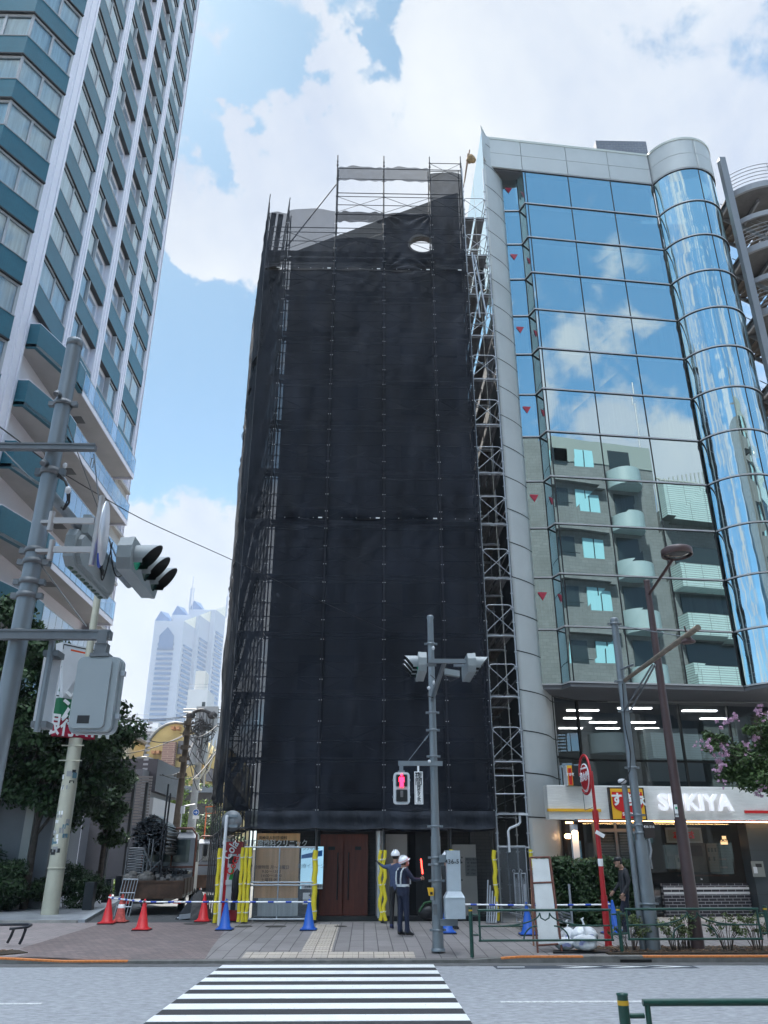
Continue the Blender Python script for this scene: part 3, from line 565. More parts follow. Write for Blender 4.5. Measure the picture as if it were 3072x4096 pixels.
vq(xl,X0,.1,top(xl),.1,top(X0)); vq(X1,xr,.1,top(X1),.1,top(xr)); vq(X0,X1,3,Z0,3,Z0); vq(X0,X1,c0.z+.95,top(X0),c0.z+.95,top(X1))
b.build('screen_wall',m_bw,rb)
b=MB(); b.box(xl+.1,xr,25.92,40,.1,21.0); b.build('body_wall',m_bw,rb)
for k in range(7):
    z=3.9+2.6*k
    for (x0,x1,dz) in ((1.2,3.4,0),(-2.2,-.4,.2)): b=MB(); b.box(x0,x1,25.5,25.59,z+dz,z+1.3,0); b.build('window',mat('dark_window',(.02,.03,.04),.15),rb)
# ---------------- scaffolding and netting on the renovated building ----------------
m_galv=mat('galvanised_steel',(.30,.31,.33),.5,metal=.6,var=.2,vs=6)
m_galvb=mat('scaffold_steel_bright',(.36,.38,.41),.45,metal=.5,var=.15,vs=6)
m_plk=mat('scaffold_deck',(.13,.13,.14),.6,metal=.4,var=.3,vs=4)
m_net=netmat('black_netting',(.010,.012,.018),.14)
m_net2=netmat('netting_open',(.030,.032,.040),.32)
m_netd=netmat('dense_netting',(.008,.010,.015),.06); m_foam=mat('yellow_foam',(.72,.58,.03),.7,var=.08,vs=8)
m_tie=mat('white_tie',(.7,.7,.68),.6)
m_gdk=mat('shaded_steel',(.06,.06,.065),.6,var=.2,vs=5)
YF=24.2; XS=[-4.04,-3.25,-1.37,.54,2.43,3.72]
LZ=[2.55+1.9*k for k in range(14)]
sf=thing('facade_scaffold',(0,24.5,.12),'steel scaffolding behind the black netting on the building front with yellow foam on its feet','scaffolding')
tops={-4.04:25.66,-3.25:25.9,-1.37:28.5,.54:28.5,2.43:28.5,3.72:28.55}
for x in XS:
    for y in (YF,YF+.75):
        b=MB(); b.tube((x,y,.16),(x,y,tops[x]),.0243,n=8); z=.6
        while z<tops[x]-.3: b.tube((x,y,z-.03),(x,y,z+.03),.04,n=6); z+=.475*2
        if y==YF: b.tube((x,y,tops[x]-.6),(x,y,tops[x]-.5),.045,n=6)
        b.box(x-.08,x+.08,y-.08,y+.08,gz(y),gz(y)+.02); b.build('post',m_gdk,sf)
def topz(x): return 27.8 if x>-1.4 else 25.5
for k,z in enumerate(LZ):
    b=MB(); r=MB(); x1s=[x for x in XS if z<tops[x]-.3]
    for xa,xb in zip(XS,XS[1:]):
        if z>min(tops[xa],tops[xb]): continue
        if z<24.5:
            for (ya,yb) in ((YF+.07,YF+.31),(YF+.40,YF+.64)): b.box(xa+.03,xb-.03,ya,yb,z-.02,z+.015)
        for h in (0,.5,.95): 
            if z+h<min(tops[xa],tops[xb])-(.9 if xa<2 else .2): r.tube((xa,YF+.02,z+h-.03),(xb,YF+.02,z+h-.03),.017,n=6)
        r.tube((xa,YF+.75,z-.05),(xb,YF+.75,z-.05),.02,n=6)
        if z<24 or xa>-1.4:
            if z+1.5<min(tops[xa],tops[xb])+(-.6 if xa<2 and xa>-2 else .3): r.tube((xa,YF+.05,z+.1),(xb,YF+.05,z+.95),.011,n=5); r.tube((xb,YF+.05,z+.1),(xa,YF+.05,z+.95),.011,n=5)
    for x in XS:
        if z<tops[x]: r.tube((x,YF,z-.05),(x,YF+.75,z-.05),.022,n=6)
    if b.v: b.build('deck',m_plk,sf)
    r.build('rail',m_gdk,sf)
b=MB(); b.tube((-3.25,YF+.1,23.7),(-1.4,YF+.1,27.0),.025,n=6); b.build('raking_brace',m_gdk,sf)
for x in (-1.37,.54,2.43): 
    b=MB(); b.tube((x,YF,27.78),(x+(1.3 if x==2.43 else 1.9),YF,27.78),.02,n=6); b.build('top_rail',m_gdk,sf)
# foam sleeves tied round the feet
def foam(x,y,z0,z1,n,parent,wob=.01,r=.048):
    for i in range(n):
        ox=(i-(n-1)/2)*.105; 
        pts=[(x+ox+wob*math.sin(3.1*j/5*PI+i*1.7),y-.05-.02*(i%2),z0+(z1-z0)*j/10) for j in range(11)]
        b=MB(); b.path(pts,r,n=10); f=b.build('foam_sleeve',m_foam,parent)
        t=MB()
        for h in (.12,.5,.86):
            zz=z0+(z1-z0)*h; j=int(h*10); t.tube((pts[j][0],y-.055,zz-.012),(pts[j][0],y-.055,zz+.012),r+.006,n=10); t.tube((pts[j][0]+.02,y-.12,zz),(pts[j][0]+.07,y-.14,zz+.03),.008,n=5)
        t.build('tie',m_tie,f)
foam(-3.95,YF-.25,.16,2.0,2,sf); foam(-3.27,YF-.2,.18,2.02,3,sf); foam(-1.37,YF-.05,.22,1.95,1,sf,.014,.075); foam(.50,YF-.12,.2,1.95,2,sf,.035,.05); foam(2.43,YF,.5,1.97,1,sf,.01,.06)
# side scaffold running back along the side street
ss=thing('side_scaffold',(-5,28.5,.12),'scaffolding behind dark net on the side street flank of the wrapped building','scaffolding')
sd=Vector((-.207,.978,0)).normalized(); sn=Vector((sd.y,-sd.x,0))
def sp(i,off=0): p=Vector((-4.04,YF,0))+sd*(1.83*i)+sn*off; return p
for i in range(0,6):
    for off in (0,.8):
        if i==0 and off>0: continue
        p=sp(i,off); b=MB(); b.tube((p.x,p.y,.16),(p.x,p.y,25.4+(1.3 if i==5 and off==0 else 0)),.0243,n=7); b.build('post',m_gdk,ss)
for k,z in enumerate(LZ[:13]):
    b=MB(); r=MB()
    for i in range(5):
        for (o0,o1) in ((.10,.30),(.38,.58)):
            a=sp(i,o0);c=sp(i+1,o0);d=sp(i+1,o1);e=sp(i,o1)
            b.prism([(a.x,a.y),(c.x,c.y),(d.x,d.y),(e.x,e.y)],z-.02,z+.015)
        for h in (-.05,.5,.95):
            for o in (0,.8): a=sp(i,o);c=sp(i+1,o); r.tube((a.x,a.y,z+h),(c.x,c.y,z+h),.018,n=5)
        a=sp(i+1,0);c=sp(i+1,.8); r.tube((a.x,a.y,z-.05),(c.x,c.y,z-.05),.022,n=5)
    b.build('deck',mat('dark_deck',(.03,.03,.032),.7),ss); r.build('rail',m_gdk,ss)
# --- nets: sagging sheets laced to the posts
rn=random.Random(11)
def netsheet(name,par,P,Q,z0,z1,m,out,nx=26,nz=None,bulge=.07,hole=None):
    """sheet from plan point P to Q; out = outward unit vector; puckers towards lacing points"""
    nz=nz or max(8,int((z1-z0)/.16)); b=MB(); P=Vector(P);Q=Vector(Q);out=Vector(out); ph=rn.random()*9; L_=(Q-P).length
    vs=[]
    for j in range(nz+1):
        z=z0+(z1-z0)*j/nz
        for i in range(nx+1):
            s=i/nx; edge=math.sin(PI*s); g=min(s,1-s)*L_
            d=bulge*1.5*edge*(.45+.55*math.sin(z*.7+ph)**2)+.007*math.sin(z*6.6+ph+3*math.sin(s*4))*edge
            q=(z-LZ[0])/.475; loc=abs(q-round(q))   # lacing every .475 m at the sides
            d+=.014*math.exp(-g*6)*math.sin(loc*2*PI)
            d+=(.06 if nx>12 else .02)*edge*math.sin(1.9*s*L_+.8*z+ph)*math.sin(.5*z+ph*2)+.03*edge*math.sin(4.3*s*L_-1.5*z+ph)
            # radiating pleats from the heavy ties
            for zc in (z0,z1):
                dz=abs(z-zc); 
                for sx in (0,1):
                    rr=math.hypot(abs(s-sx)*L_,dz)
                    if rr<1.7: an=math.atan2(dz,abs(s-sx)*L_+1e-3); d+=.055*math.sin(an*13+ph)*(1-rr/1.7)*min(1,rr*2.5)
            vs.append((P.x+(Q.x-P.x)*s+out.x*d,P.y+(Q.y-P.y)*s+out.y*d,z))
    k=nx+1
    keep=lambda i,j: True
    if hole: keep=lambda i,j: ((vs[j*k+i][0]-hole[0])/hole[2])**2+((vs[j*k+i][2]-hole[1])/hole[3])**2>1
    b.add(vs,[(j*k+i,j*k+i+1,(j+1)*k+i+1,(j+1)*k+i) for j in range(nz) for i in range(nx) if keep(i,j)],0,True)
    return b.build(name,m,par)
nt_=thing('dust_netting',(0,24.1,2.5),'black dust netting hung over the whole front of the building under renovation','netting')
ZS=[2.98,12.05,22.45]
for (xa,xb) in zip(XS,XS[1:]):
    for z0,z1 in zip(ZS,ZS[1:]): netsheet('net_sheet',nt_,(xa,YF-.05),(xb,YF-.05),z0,z1,m_net if xa>-4 else m_netd,(0,-1),nx=20 if xb-xa>1 else 10,bulge=.05 if xb-xa>1 else .03)
netsheet('net_sheet',nt_,(-4.04,YF-.05),(-3.25,YF-.05),22.45,25.2,m_net2,(0,-1),nx=10)
netsheet('net_sheet',nt_,(-3.25,YF-.05),(-1.4,YF-.05),22.45,25.4,m_net2,(0,-1))
netsheet('net_sheet',nt_,(-1.37,YF-.05),(.54,YF-.05),22.45,23.95,m_net,(0,-1)); netsheet('net_sheet',nt_,(-1.37,YF-.05),(.54,YF-.05),24.8,25.35,m_net,(0,-1)); hc_=at(1683,976,24.1); netsheet('net_sheet',nt_,(.54,YF-.05),(2.43,YF-.05),22.45,25.3,m_net,(0,-1),nx=70,nz=100,hole=(hc_.x,hc_.z,.52,.46))
netsheet('net_sheet',nt_,(2.43,YF-.05),(3.72,YF-.05),22.45,27.5,m_net,(0,-1),nx=18,bulge=.12)
netsheet('net_sheet',nt_,(-1.37,YF-.05),(.54,YF-.05),27.0,27.77,m_net2,(0,-1)); netsheet('net_sheet',nt_,(.54,YF-.05),(2.43,YF-.05),27.0,27.77,m_net2,(0,-1))
# upper fixed opening: cut by leaving net see-through round the hole is done with the open sheet behind
b=MB()
for x in XS: 
    if x>-4: b.box(x-.03,x+.03,YF-.1,YF-.085,2.98,22.4)
b.build('seam_band',netmat('netting_seam',(.014,.015,.02),.04),nt_)
b=MB()
for x in XS[1:]:
    z=3.0
    while z<25.2: b.ball((x-.035,YF-.13,z),.013,n=6); b.ball((x+.035,YF-.13,z),.013,n=6); z+=.62 
for zz in ZS[1:]:
    x=-3.2
    while x<3.6: b.ball((x,YF-.15,zz),.013,n=6); x+=.47
b.build('lacing',m_tie,nt_)
b=MB()
for x in (-3.45,-1.52,.38,2.28,3.5): b.box(x-.11,x+.02,YF-.16,YF-.155,22.43,22.47); 
for x in (-1.52,.38,2.28): b.box(x-.11,x+.02,YF-.16,YF-.155,12.03,12.07)
b.build('label_strip',m_tie,nt_)
# hem hanging at the bottom
def hemsheet(xa,xb):
    b=MB(); nx=24; nz=8; vs=[]
    for j in range(nz+1):
        for i in range(nx+1):
            s=i/nx; t=j/nz; pul=abs(2*s-1)**3; z=2.98-(.44+.05*math.sin(PI*s))*(1-0)*t; d=.06*math.sin(PI*s)*(1-t)+.10*math.sin(PI*s)*t+.03*math.sin(s*17+t*3)*(1-pul)*math.sin(PI*min(1,s*3))+.04*math.sin(PI*2*t)*(1-pul)
            vs.append((xa+(xb-xa)*s,YF-.1-d,z))
    k=nx+1; b.add(vs,[(j*k+i,j*k+i+1,(j+1)*k+i+1,(j+1)*k+i) for j in range(nz) for i in range(nx)],0,True)
    vs=[(xa+(xb-xa)*i/nx,YF-.2+.0*j+(.55*j/3),2.53-.05*math.sin(PI*i/nx)-.0*j+ (.06*math.sin(j*2))*(j>0)) for j in range(4) for i in range(nx+1)]
    b.add(vs,[(j*k+i,j*k+i+1,(j+1)*k+i+1,(j+1)*k+i) for j in range(3) for i in range(nx)],0,True)
    b.build('hem',netmat('netting_hem',(.022,.025,.032),.03),nt_) if 'netting_hem' not in MATS else b.build('hem',MATS['netting_hem'],nt_)
for xa,xb in ((-3.4,-1.37),(-1.37,.54),(.54,2.43),(2.43,3.72)): hemsheet(xa,xb)
sn_=thing('side_netting',(-5,28.5,2.5),'dark net sheets wrapping the side street flank of the scaffolding','netting')
for i in range(5):
    a=sp(i);c=sp(i+1)
    for z0,z1 in ((3.2+.12*i,12.05),(12.05,18.6),(18.6,25.2)):
        if i==4 and z1>25: continue
        netsheet('net_sheet',sn_,(a.x,a.y),(c.x,c.y),z0,z1,m_net2 if (i>=3 and z0>12) else m_netd,(-sn.x,-sn.y),nx=10,bulge=.06)
b=MB(); b.add([(-4.04,YF-.1,3.4),(-3.3,YF-.1,2.6),(-3.3,YF-.1,3.1),(-4.04,YF-.1,4.0)],[(0,1,2,3)]); b.build('net_corner',m_net,sn_)
# yellow sign behind the net corner
b=MB(); b.box(-4.0,-3.55,YF+.3,YF+.32,3.05,3.3); tag(b.build('yellow_notice',mat('yellow_notice',(.5,.45,.08),.6)),'small yellow notice behind the net at the left bottom corner of the scaffold','notice')
# ---------------- service scaffold between the two buildings ----------------
sv=thing('access_scaffold',(4.2,25,.12),'narrow uncovered silver scaffold tower with cross braces between the netting and the glass building','scaffolding')
xa,xb=3.74,4.64
for y in (24.2,26.03,27.86,29.7):
    for x in (xa+.02,xb):
        b=MB(); b.tube((x,y,.16),(x,y,27.9 if y<25 else 26.5),.0243,n=8); z=.5
        while z<27: b.tube((x,y,z-.02),(x,y,z+.02),.038,n=6); b.box(x-.055,x+.055,y-.03,y+.01,z-.012,z+.012); z+=.475
        b.box(x-.08,x+.08,y-.08,y+.08,gz(y),gz(y)+.02); b.build('post',m_galvb if y<25 else m_galv,sv)
for k,z in enumerate([2.95]+[4.4+1.9*i for i in range(12)]):
    b=MB()
    for j in range(3):
        y=24.25+1.83*j
        for (p,q) in ((xa+.08,xa+.42),(xa+.50,xb-.06)):
            b.box(p,q,y,y+1.75,z-.02,z+.015,0)
            for g in range(3): b.box(p+.02+.11*g,p+.06+.11*g,y,y+1.75,z-.045,z-.02,0)
        b.tube((xa,y,z-.05),(xb,y,z-.05),.022,n=6,m=1); b.tube((xa,y+.12,z-.05),(xb,y+.12,z-.05),.018,n=6,m=1)
    b.build('deck',[m_plk,m_galvb],sv)
    if k>=1:
        b=MB(); f=.86; r=.1; zt=z+.93
        b.path([(xa+.05,24.17,z+f-.1),(xa+.05,24.17,zt-.07),(xa+.08,24.17,zt-.02),(xa+.15,24.17,zt),(xb-.15,24.17,zt),(xb-.08,24.17,zt-.02),(xb-.05,24.17,zt-.07),(xb-.05,24.17,z+f-.1)],.017,n=6)
        b.tube((xa+.05,24.17,z+.08),(xb-.05,24.17,z+f-.02),.013,n=6); b.tube((xb-.05,24.15,z+.08),(xa+.05,24.15,z+f-.02),.013,n=6)
        for x in (xa+.05,xb-.05): b.ball((x,24.15,z+.08),.035,n=6); b.ball((x,24.15,z+f-.02),.035,n=6)
        b.build('guard_frame',m_galvb,sv)
    b=MB()
    for x in (xa,xb):
        for h in (.5,.95): b.tube((x,24.2,z+h),(x,29.7,z+h),.017,n=5)
    b.build('side_rail',m_galv,sv)
b=MB()
for z in (3.45,3.95,2.02): b.tube((xa,24.2,z),(xb,24.2,z),.022,n=7)
b.build('ledger',m_galvb,sv)
b=MB(); b.tube((4.2,24.22,27.5),(4.35,24.3,2.2),.006,n=5); b.build('hoist_rope',mat('rope_pale',(.5,.48,.42),.8),sv)
b=MB(); b.path([(3.9,24.6,4.4),(3.95,24.7,12),(4.1,24.6,20)],.0001); 
for k in range(2):
    p0=at(1888+10*k,1010+15*k,24.0); p1=at(1920+28*k,1270,24.0); b.tube(p0,p1,.035,n=8)
tag(b.build('stacked_steel_tubes',m_galvb,None),'two long pale steel tubes hoisted upright inside the silver scaffold tower','scaffold tube')
foam(3.62,YF-.1,.2,1.95,1,sv,.02,.06); foam(4.66,YF-.05,1.45,1.97,1,sv,0,.055)
# canvas sack on top
b=MB(); c=at(1882,635,24.3)
for dx,dz,r in ((0,0,.16),(.09,-.06,.15),(-.06,-.1,.14),(.02,.1,.13),(.1,.06,.1)): b.ball((c.x+dx,c.y,c.z+dz),r,r*.8,r*1.1,n=9)
sack=tag(b.build('canvas_sack',mat('tan_canvas',(.30,.20,.10),.9,var=.6,vs=5,bump=1,bs=6)),'tan canvas sack hanging from the pulley at the top of the scaffold tower','sack')
b=MB(); b.tube((3.85,24.25,27.2),(c.x-.02,24.3,c.z+.5),.03,n=6); b.tube((3.8,24.25,26.9),(c.x-.1,24.3,c.z+.3),.02,n=6); tag(b.build('hoist_arm',mat('rusty_arm',(.2,.13,.09),.8)),'rusty hoist arm sticking up beside the tan canvas sack','hoist')
# ---------------- opposite buildings (seen mirrored in the glass) ----------------
m_ob=bricks('opposite_wall',(.085,.098,.105),(.07,.083,.09),(.05,.06,.065),.5,.25,.05,.8,'XZ',.5,.12); m_obt=bricks('opposite_tile',(.22,.30,.31),(.19,.27,.28),(.04,.05,.05),1.4,.17,.10,.6,'XZ',0,.03)
m_obw=mat('opposite_window',(.012,.018,.02),.15); m_obc=mat('opposite_curtain',(.16,.21,.20),.7,var=.25,vs=1,stretch=(4,4,.3))
ob=thing('apartment_block',(24,-2,0),'grey apartment block with rounded and tiled balconies across the road, mirrored in the blue glass','apartment building')
FH=3.75; oy=1.5
b=MB(); b.box(17.5,27.8,-16,oy,0,31.5,0); b.box(28.0,37.8,-16,oy+.2,0,25.9,0); b.box(17.5,27.8,oy+.0,oy+.05,29.5,31.5,1); b.box(30,60,-34,-20,0,29,0); b.box(16.5,17.4,-12,oy,0,34,0); b.box(3.0,16.4,-14,-3.5,0,33,0); b.build('wall',[m_ob,mat('ob_grey',(.12,.15,.15),.7)],ob)
for k in range(8):
    z=1.2+FH*k; 
    if z<28:
        b=MB(); b.box(18.2,23.2,oy,oy+.5,z-.2,z+1.45,0); b.build('balcony',m_ob,ob)
        w=MB(); w.box(18.4,20.6,oy+.001,oy+.05,z+1.45,z+3.1,0); w.box(21.2,22.8,oy+.02,oy+.1,z+1.45,z+3.1,1); w.box(21.1,22.9,oy+.1,oy+.14,z+1.4,z+1.5,0); w.box(21.97,22.03,oy+.1,oy+.14,z+1.45,z+3.1,0); w.box(19.4,19.5,oy+.05,oy+.1,z+1.45,z+3.1,0); w.box(18.3,20.7,oy+.45,oy+.5,z+1.75,z+1.8,0); w.build('window',[m_obw,mat('sky_blind',(.16,.33,.38),.4)],ob)
        # rounded balcony
        b=MB(); L_=[(25.0+1.35*math.cos(a),oy+1.6*math.sin(a)) for a in [PI*i/14 for i in range(15)]]; b.prism(L_,z,z+1.35,0,True); b.prism([(25.0+(x-25.0)*.96,oy+(y-oy)*.96) for x,y in L_],z+1.35,z+1.36); b.build('rounded_balcony',mat('balcony_blue',(.15,.21,.23),.5),ob)
        w=MB(); w.box(24.1,25.9,oy+.001,oy+.06,z+1.4,z+3.4,0); w.build('window',m_obw,ob)
    if z<22:
        b=MB(); b.box(27.9,37.8,oy+.2,oy+1.5,z-.3,z+1.5,0); b.build('tiled_balcony',m_obt,ob)
        w=MB(); w.box(28.4,32.6,oy+.21,oy+.3,z+1.5,z+3.3,0); w.box(33.1,34.4,oy+.25,oy+.8,z+1.5,z+3.3,1); w.box(34.5,35.8,oy+.25,oy+.8,z+1.5,z+3.3,1); w.box(35.9,37.4,oy+.25,oy+.8,z+1.5,z+3.3,1); w.box(33,37.6,oy+.7,oy+.78,z+1.45,z+1.6,0)
        w.build('window',[m_obw,m_obc],ob)
b=MB(); b.box(27.9,37.8,oy+.2,oy+1.3,25.0,27.8); b.build('tiled_parapet',m_obt,ob)
b=MB()
for i in range(34): b.box(33+.45*i,33.1+.45*i,-6,-5.9,28,33+.12*i)
for h in (28.5,30,31.5,33): b.box(33,48,-6.02,-5.88,h,h+.1)
b.build('roof_fence',mat('fence_white',(.2,.22,.22),.5),ob)
b=MB(); b.lathe([(0,0),(1.7,0),(1.7,2.1),(1.5,2.5),(0,2.6)],(33.5,-3,27.8),n=20); b.build('water_tank',mat('tank_cream',(.6,.58,.42),.5),ob)
b=MB(); b.tube((29.4,-2,27),(29.4,-2,40),.06,n=5); b.build('antenna',m_galv,ob)
o2=thing('opposite_block',(50,-5,0),'plain beige block further right across the road seen only in reflections','building')
b=MB(); b.box(39,60,-18,oy+.5,0,27,0); b.build('wall',mat('beige_wall',(.14,.13,.09),.8),o2)
for k in range(7):
    for i in range(6): b=MB(); b.box(39.8+3.3*i,41.8+3.3*i,oy+.5,oy+.56,1.5+3.5*k,3.3+3.5*k); b.build('window',m_obw,o2)
# ---------------- far buildings ----------------
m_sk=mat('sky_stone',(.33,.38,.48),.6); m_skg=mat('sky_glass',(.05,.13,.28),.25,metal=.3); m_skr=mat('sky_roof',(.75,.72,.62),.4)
kt=thing('distant_skyscraper',(-170,712,0),'three stepped glass skyscraper fading in haze beyond the side street','skyscraper')
u1=Vector((-.995,-.02)).normalized(); rr=Vector((.2,.98)).normalized(); base=Vector((-165.6,700.7))
for i,(h,dx) in enumerate(((200,0),(213,1.0),(226,3.5))):
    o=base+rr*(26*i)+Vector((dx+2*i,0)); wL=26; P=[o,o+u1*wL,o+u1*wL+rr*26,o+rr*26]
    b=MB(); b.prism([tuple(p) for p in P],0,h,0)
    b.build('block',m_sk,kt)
    # glazed bands front and right
    b=MB()
    nF=int(h/4.4)
    for k in range(2,nF-4):
        z=4.4*k+1.2
        A=o+u1*6.5;B=o+u1*(wL-5); n_=Vector((u1.y,-u1.x)); n_=n_ if n_.y<0 else -n_
        b.prism([tuple(A),tuple(A+n_*.8),tuple(B+n_*.8),tuple(B)],z,z+2.3)
        A=o+rr*4;B=o+rr*23; m_=Vector((rr.y,-rr.x)); b.prism([tuple(A),tuple(B),tuple(B+m_*.6),tuple(A+m_*.6)],z,z+2.3)
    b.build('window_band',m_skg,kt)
    b=MB(); A=o+u1*7;B=o+u1*(wL-6); n_=Vector((0,-1)); C_=(A+B)/2
    b.ext([(A.x,A.y-.9,h-26),(B.x,B.y-.9,h-26),(B.x,B.y-.9,h-14),(C_.x,C_.y-.9,h-6),(A.x,A.y-.9,h-14)],(0,-.6,0)); b.build('gable_glazing',m_skg,kt)
    # V shaped roof glazing: rises at the corners
    b=MB(); a=P[0];c=P[1];d=P[2];e=P[3]; ce=(a+c+d+e)/4
    pk=13
    for (p,q) in ((P[1],P[2]),(P[3],P[0])): 
        mid=(p+q)/2
    b.add([(P[1].x,P[1].y,h),(P[2].x,P[2].y,h),(P[2].x,P[2].y,h+pk*1.1),(ce.x-1,ce.y,h+.5),(P[1].x+2,P[1].y+9,h+pk*.9)],[(0,3,4),(1,2,3),(2,4,3),(0,1,2,4)])
    b.add([(P[0].x,P[0].y,h),(P[3].x,P[3].y,h),(P[3].x,P[3].y,h+pk*.9),(ce.x+1,ce.y,h+.5)],[(0,3,2),(1,2,3),(0,2,1),(0,1,3)],1)
    b.build('roof_glazing',[m_skg,m_skr],kt)
    if i==2:
        b=MB()
        for p in (P[1],P[3]):
            for (dx,dy) in ((0,0),(3,0),(0,3)): b.tube((p.x+dx,p.y+dy,h),(p.x+dx,p.y+dy,h+22),.45,n=5)
            b.tube((p.x+1,p.y+1,h),(p.x+1,p.y+1,h+34),.3,n=5)
            for zz in range(4,24,4): b.tube((p.x,p.y,h+zz),(p.x+3,p.y,h+zz),.25,n=4)
        b.build('mast',m_sk,kt)
b=MB(); P=[Vector((-205,735)),Vector((-188,735)),Vector((-188,760)),Vector((-205,760))]; b.prism([tuple(p) for p in P],0,118); b.build('low_wing',m_sk,kt)
# mid distance: white slab, vaulted yellow house, others
def farbox(name,u0,u1_,vt,Y,m,label,cat,dep=8,extra=None,zb=.1):
    A=at(u0,vt,Y);B=at(u1_,vt,Y); t=thing(name,((A.x+B.x)/2,Y,zb),label,cat); b=MB(); b.box(A.x,B.x,Y,Y+dep,zb,A.z); b.build('wall',m,t)
    if extra: extra(t,A,B)
    return t
m_wb=mat('white_block',(.55,.56,.58),.7,var=.05,vs=.3)
def ex1(t,A,B):
    b=MB(); b.box(A.x+(B.x-A.x)*.25,B.x-(B.x-A.x)*.25,A.y+1,A.y+5,A.z,A.z+4.2); b.build('lift_house',mat('lift_white',(.6,.58,.55),.7),t)
    b=MB()
    for k in range(6): b.box(B.x-1.0,B.x-.3,A.y-.05,A.y-.01,A.z-4-3*k,A.z-2.6-3*k)
    b.build('window',m_obw,t)
    b=MB()
    for h in (.5,1.1): b.tube((A.x,A.y,A.z+h),(B.x,A.y,A.z+h),.05,n=4)
    b.build('railing',m_galv,t)
farbox('white_apartment_block',753,832,2758,170,m_wb,'plain white tall block with a roof lift house in front of the skyscraper','building',extra=ex1)
def ex2(t,A,B):
    b=MB(); b.box(A.x,B.x,A.y-1.5,A.y,A.z-1.4,A.z-.9,0); b.box(A.x,B.x,A.y-1.5,A.y-1.4,A.z-4.4,A.z-3.2,0); b.build('balcony',m_wb,t)
    b=MB(); b.box(A.x+1,B.x-1,A.y-.05,A.y-.01,A.z-3.6,A.z-1.6); b.build('window',mat('mid_glass',(.15,.17,.2),.3),t)
farbox('white_balcony_house',458,635,2890,115,m_wb,'low white house with a long balcony left of the yellow vaulted house','house',extra=ex2)
def ex3(t,A,B):
    b=MB(); 
    for k in range(7): b.box(A.x+.3,B.x,A.y-.8,A.y,A.z-2.2-2.9*k,A.z-1.2-2.9*k)
    b.build('balcony',mat('pale_balcony',(.42,.46,.5),.7),t)
farbox('balcony_block',828,905,2855,130,mat('pale_block',(.46,.48,.5),.7),'pale block with stacked balconies behind the cable pole','building',extra=ex3)
t=thing('pink_roof_house',(-33,105,.1),'pink walled house with a tiled gable roof behind the trees','house')
A=at(520,2960,105);B=at(590,2960,105); b=MB(); pk=at(555,2945,105); b.ext([(A.x,105,.1),(B.x,105,.1),(B.x,105,A.z-.8),(pk.x,105,pk.z),(A.x,105,A.z-.8)],(0,7,0)); b.build('wall',mat('pink_wall',(.55,.33,.30),.8),t)
b=MB(); b.ob(((A.x+pk.x)/2,108,(A.z-.8+pk.z)/2+.1),Vector((pk.x-A.x+.8,0,pk.z-A.z+.8))/2,(0,4,0),(0,0,.12)); b.ob(((B.x+pk.x)/2,108,(B.z-.8+pk.z)/2+.1),Vector((B.x-pk.x+.8,0,-(pk.z-A.z+.8)))/2,(0,4,0),(0,0,.12)); b.build('roof',mat('grey_rooftile',(.15,.15,.16),.7),t)
t=thing('cream_gable_house',(-31,88,.1),'cream house with a dark eave peeking out behind the tree tops','house')
A=at(440,2930,88);B=at(512,2950,88); b=MB(); b.box(A.x,B.x,88,96,.1,A.z-.3); b.build('wall',mat('cream_wall',(.45,.41,.31),.8),t); b=MB(); b.ob(((A.x+B.x)/2,92,A.z-.2),Vector((B.x-A.x+1.5,0,B.z-A.z))/2,(0,5,0),(0,0,.15)); b.build('roof',mat('dark_eave',(.06,.06,.07),.7),t)
b=MB(); p=at(543,2905,100); b.tube((p.x,100,9),(p.x,100,18.3),.04,n=4); b.tube((p.x-1.4,100,18.1),(p.x+1.4,100,18.1),.03,n=4); tag(b.build('tv_antenna',m_galv),'thin television antenna on the skyline left of the skyscraper','antenna')
# yellow vaulted house
m_yel=mat('ochre_render',(.40,.30,.12),.85,var=.15,vs=.5)
yh=thing('vaulted_yellow_house',(-20,90,.1),'ochre house with barrel vaulted roof and brick chimney stack closing the side street','house')
def vault(x0,x1,zt,zs,Y,dep,m,name='vault_wall',zb=.1):
    n=16; cx=(x0+x1)/2; P=[(x0,Y,zb),(x1,Y,zb)]+[(cx+(x1-x0)/2*math.cos(PI*i/n),Y,zs+(zt-zs)*math.sin(PI*i/n)) for i in range(n+1)]
    b=MB(); b.ext(P,(0,dep,0)); b.build(name,m,yh)
    b=MB(); b.path([(p[0],Y-.15,p[2]+.08) for p in P[2:]],.14,n=6); b.build('roof_edge',mat('roof_edge_grey',(.12,.12,.11),.6),yh)
vault(-24.0,-17.8,15.5,11.8,90,12,m_yel); vault(-26.2,-21.5,11.7,9.6,89.2,2,m_yel); vault(-17.6,-13.2,12.9,9.0,90.5,8,m_yel)
b=MB(); P0=at(655,2968,88.9);P1_=at(705,2968,88.9); b.box(P0.x,P1_.x,88.6,89.4,.1,P0.z); b.build('brick_stack',bricks('brick_stripe',(.19,.105,.085),(.16,.09,.075),(.30,.22,.17),1.2,.22,.12,.8,'XZ'),yh)
for (u,v,w,h) in ((728,2990,28,52),(714,3095,26,52),(838,3100,22,50)):
    A=at(u-w/2,v-h/2,89.8);B=at(u+w/2,v+h/2,89.8); b=MB(); b.box(A.x,B.x,89.7,90.6,B.z,A.z); b.build('window',mat('house_window',(.05,.055,.065),.3),yh)
for (u,v) in ((690,2911),(710,2911),(612,3008),(631,3008)): A=at(u-6,v-6,89); B=at(u+6,v+6,89); b=MB(); b.box(A.x,B.x,88.9,90.1,B.z,A.z); b.build('vent_panel',mat('orange_panel',(.38,.18,.08),.7),yh)
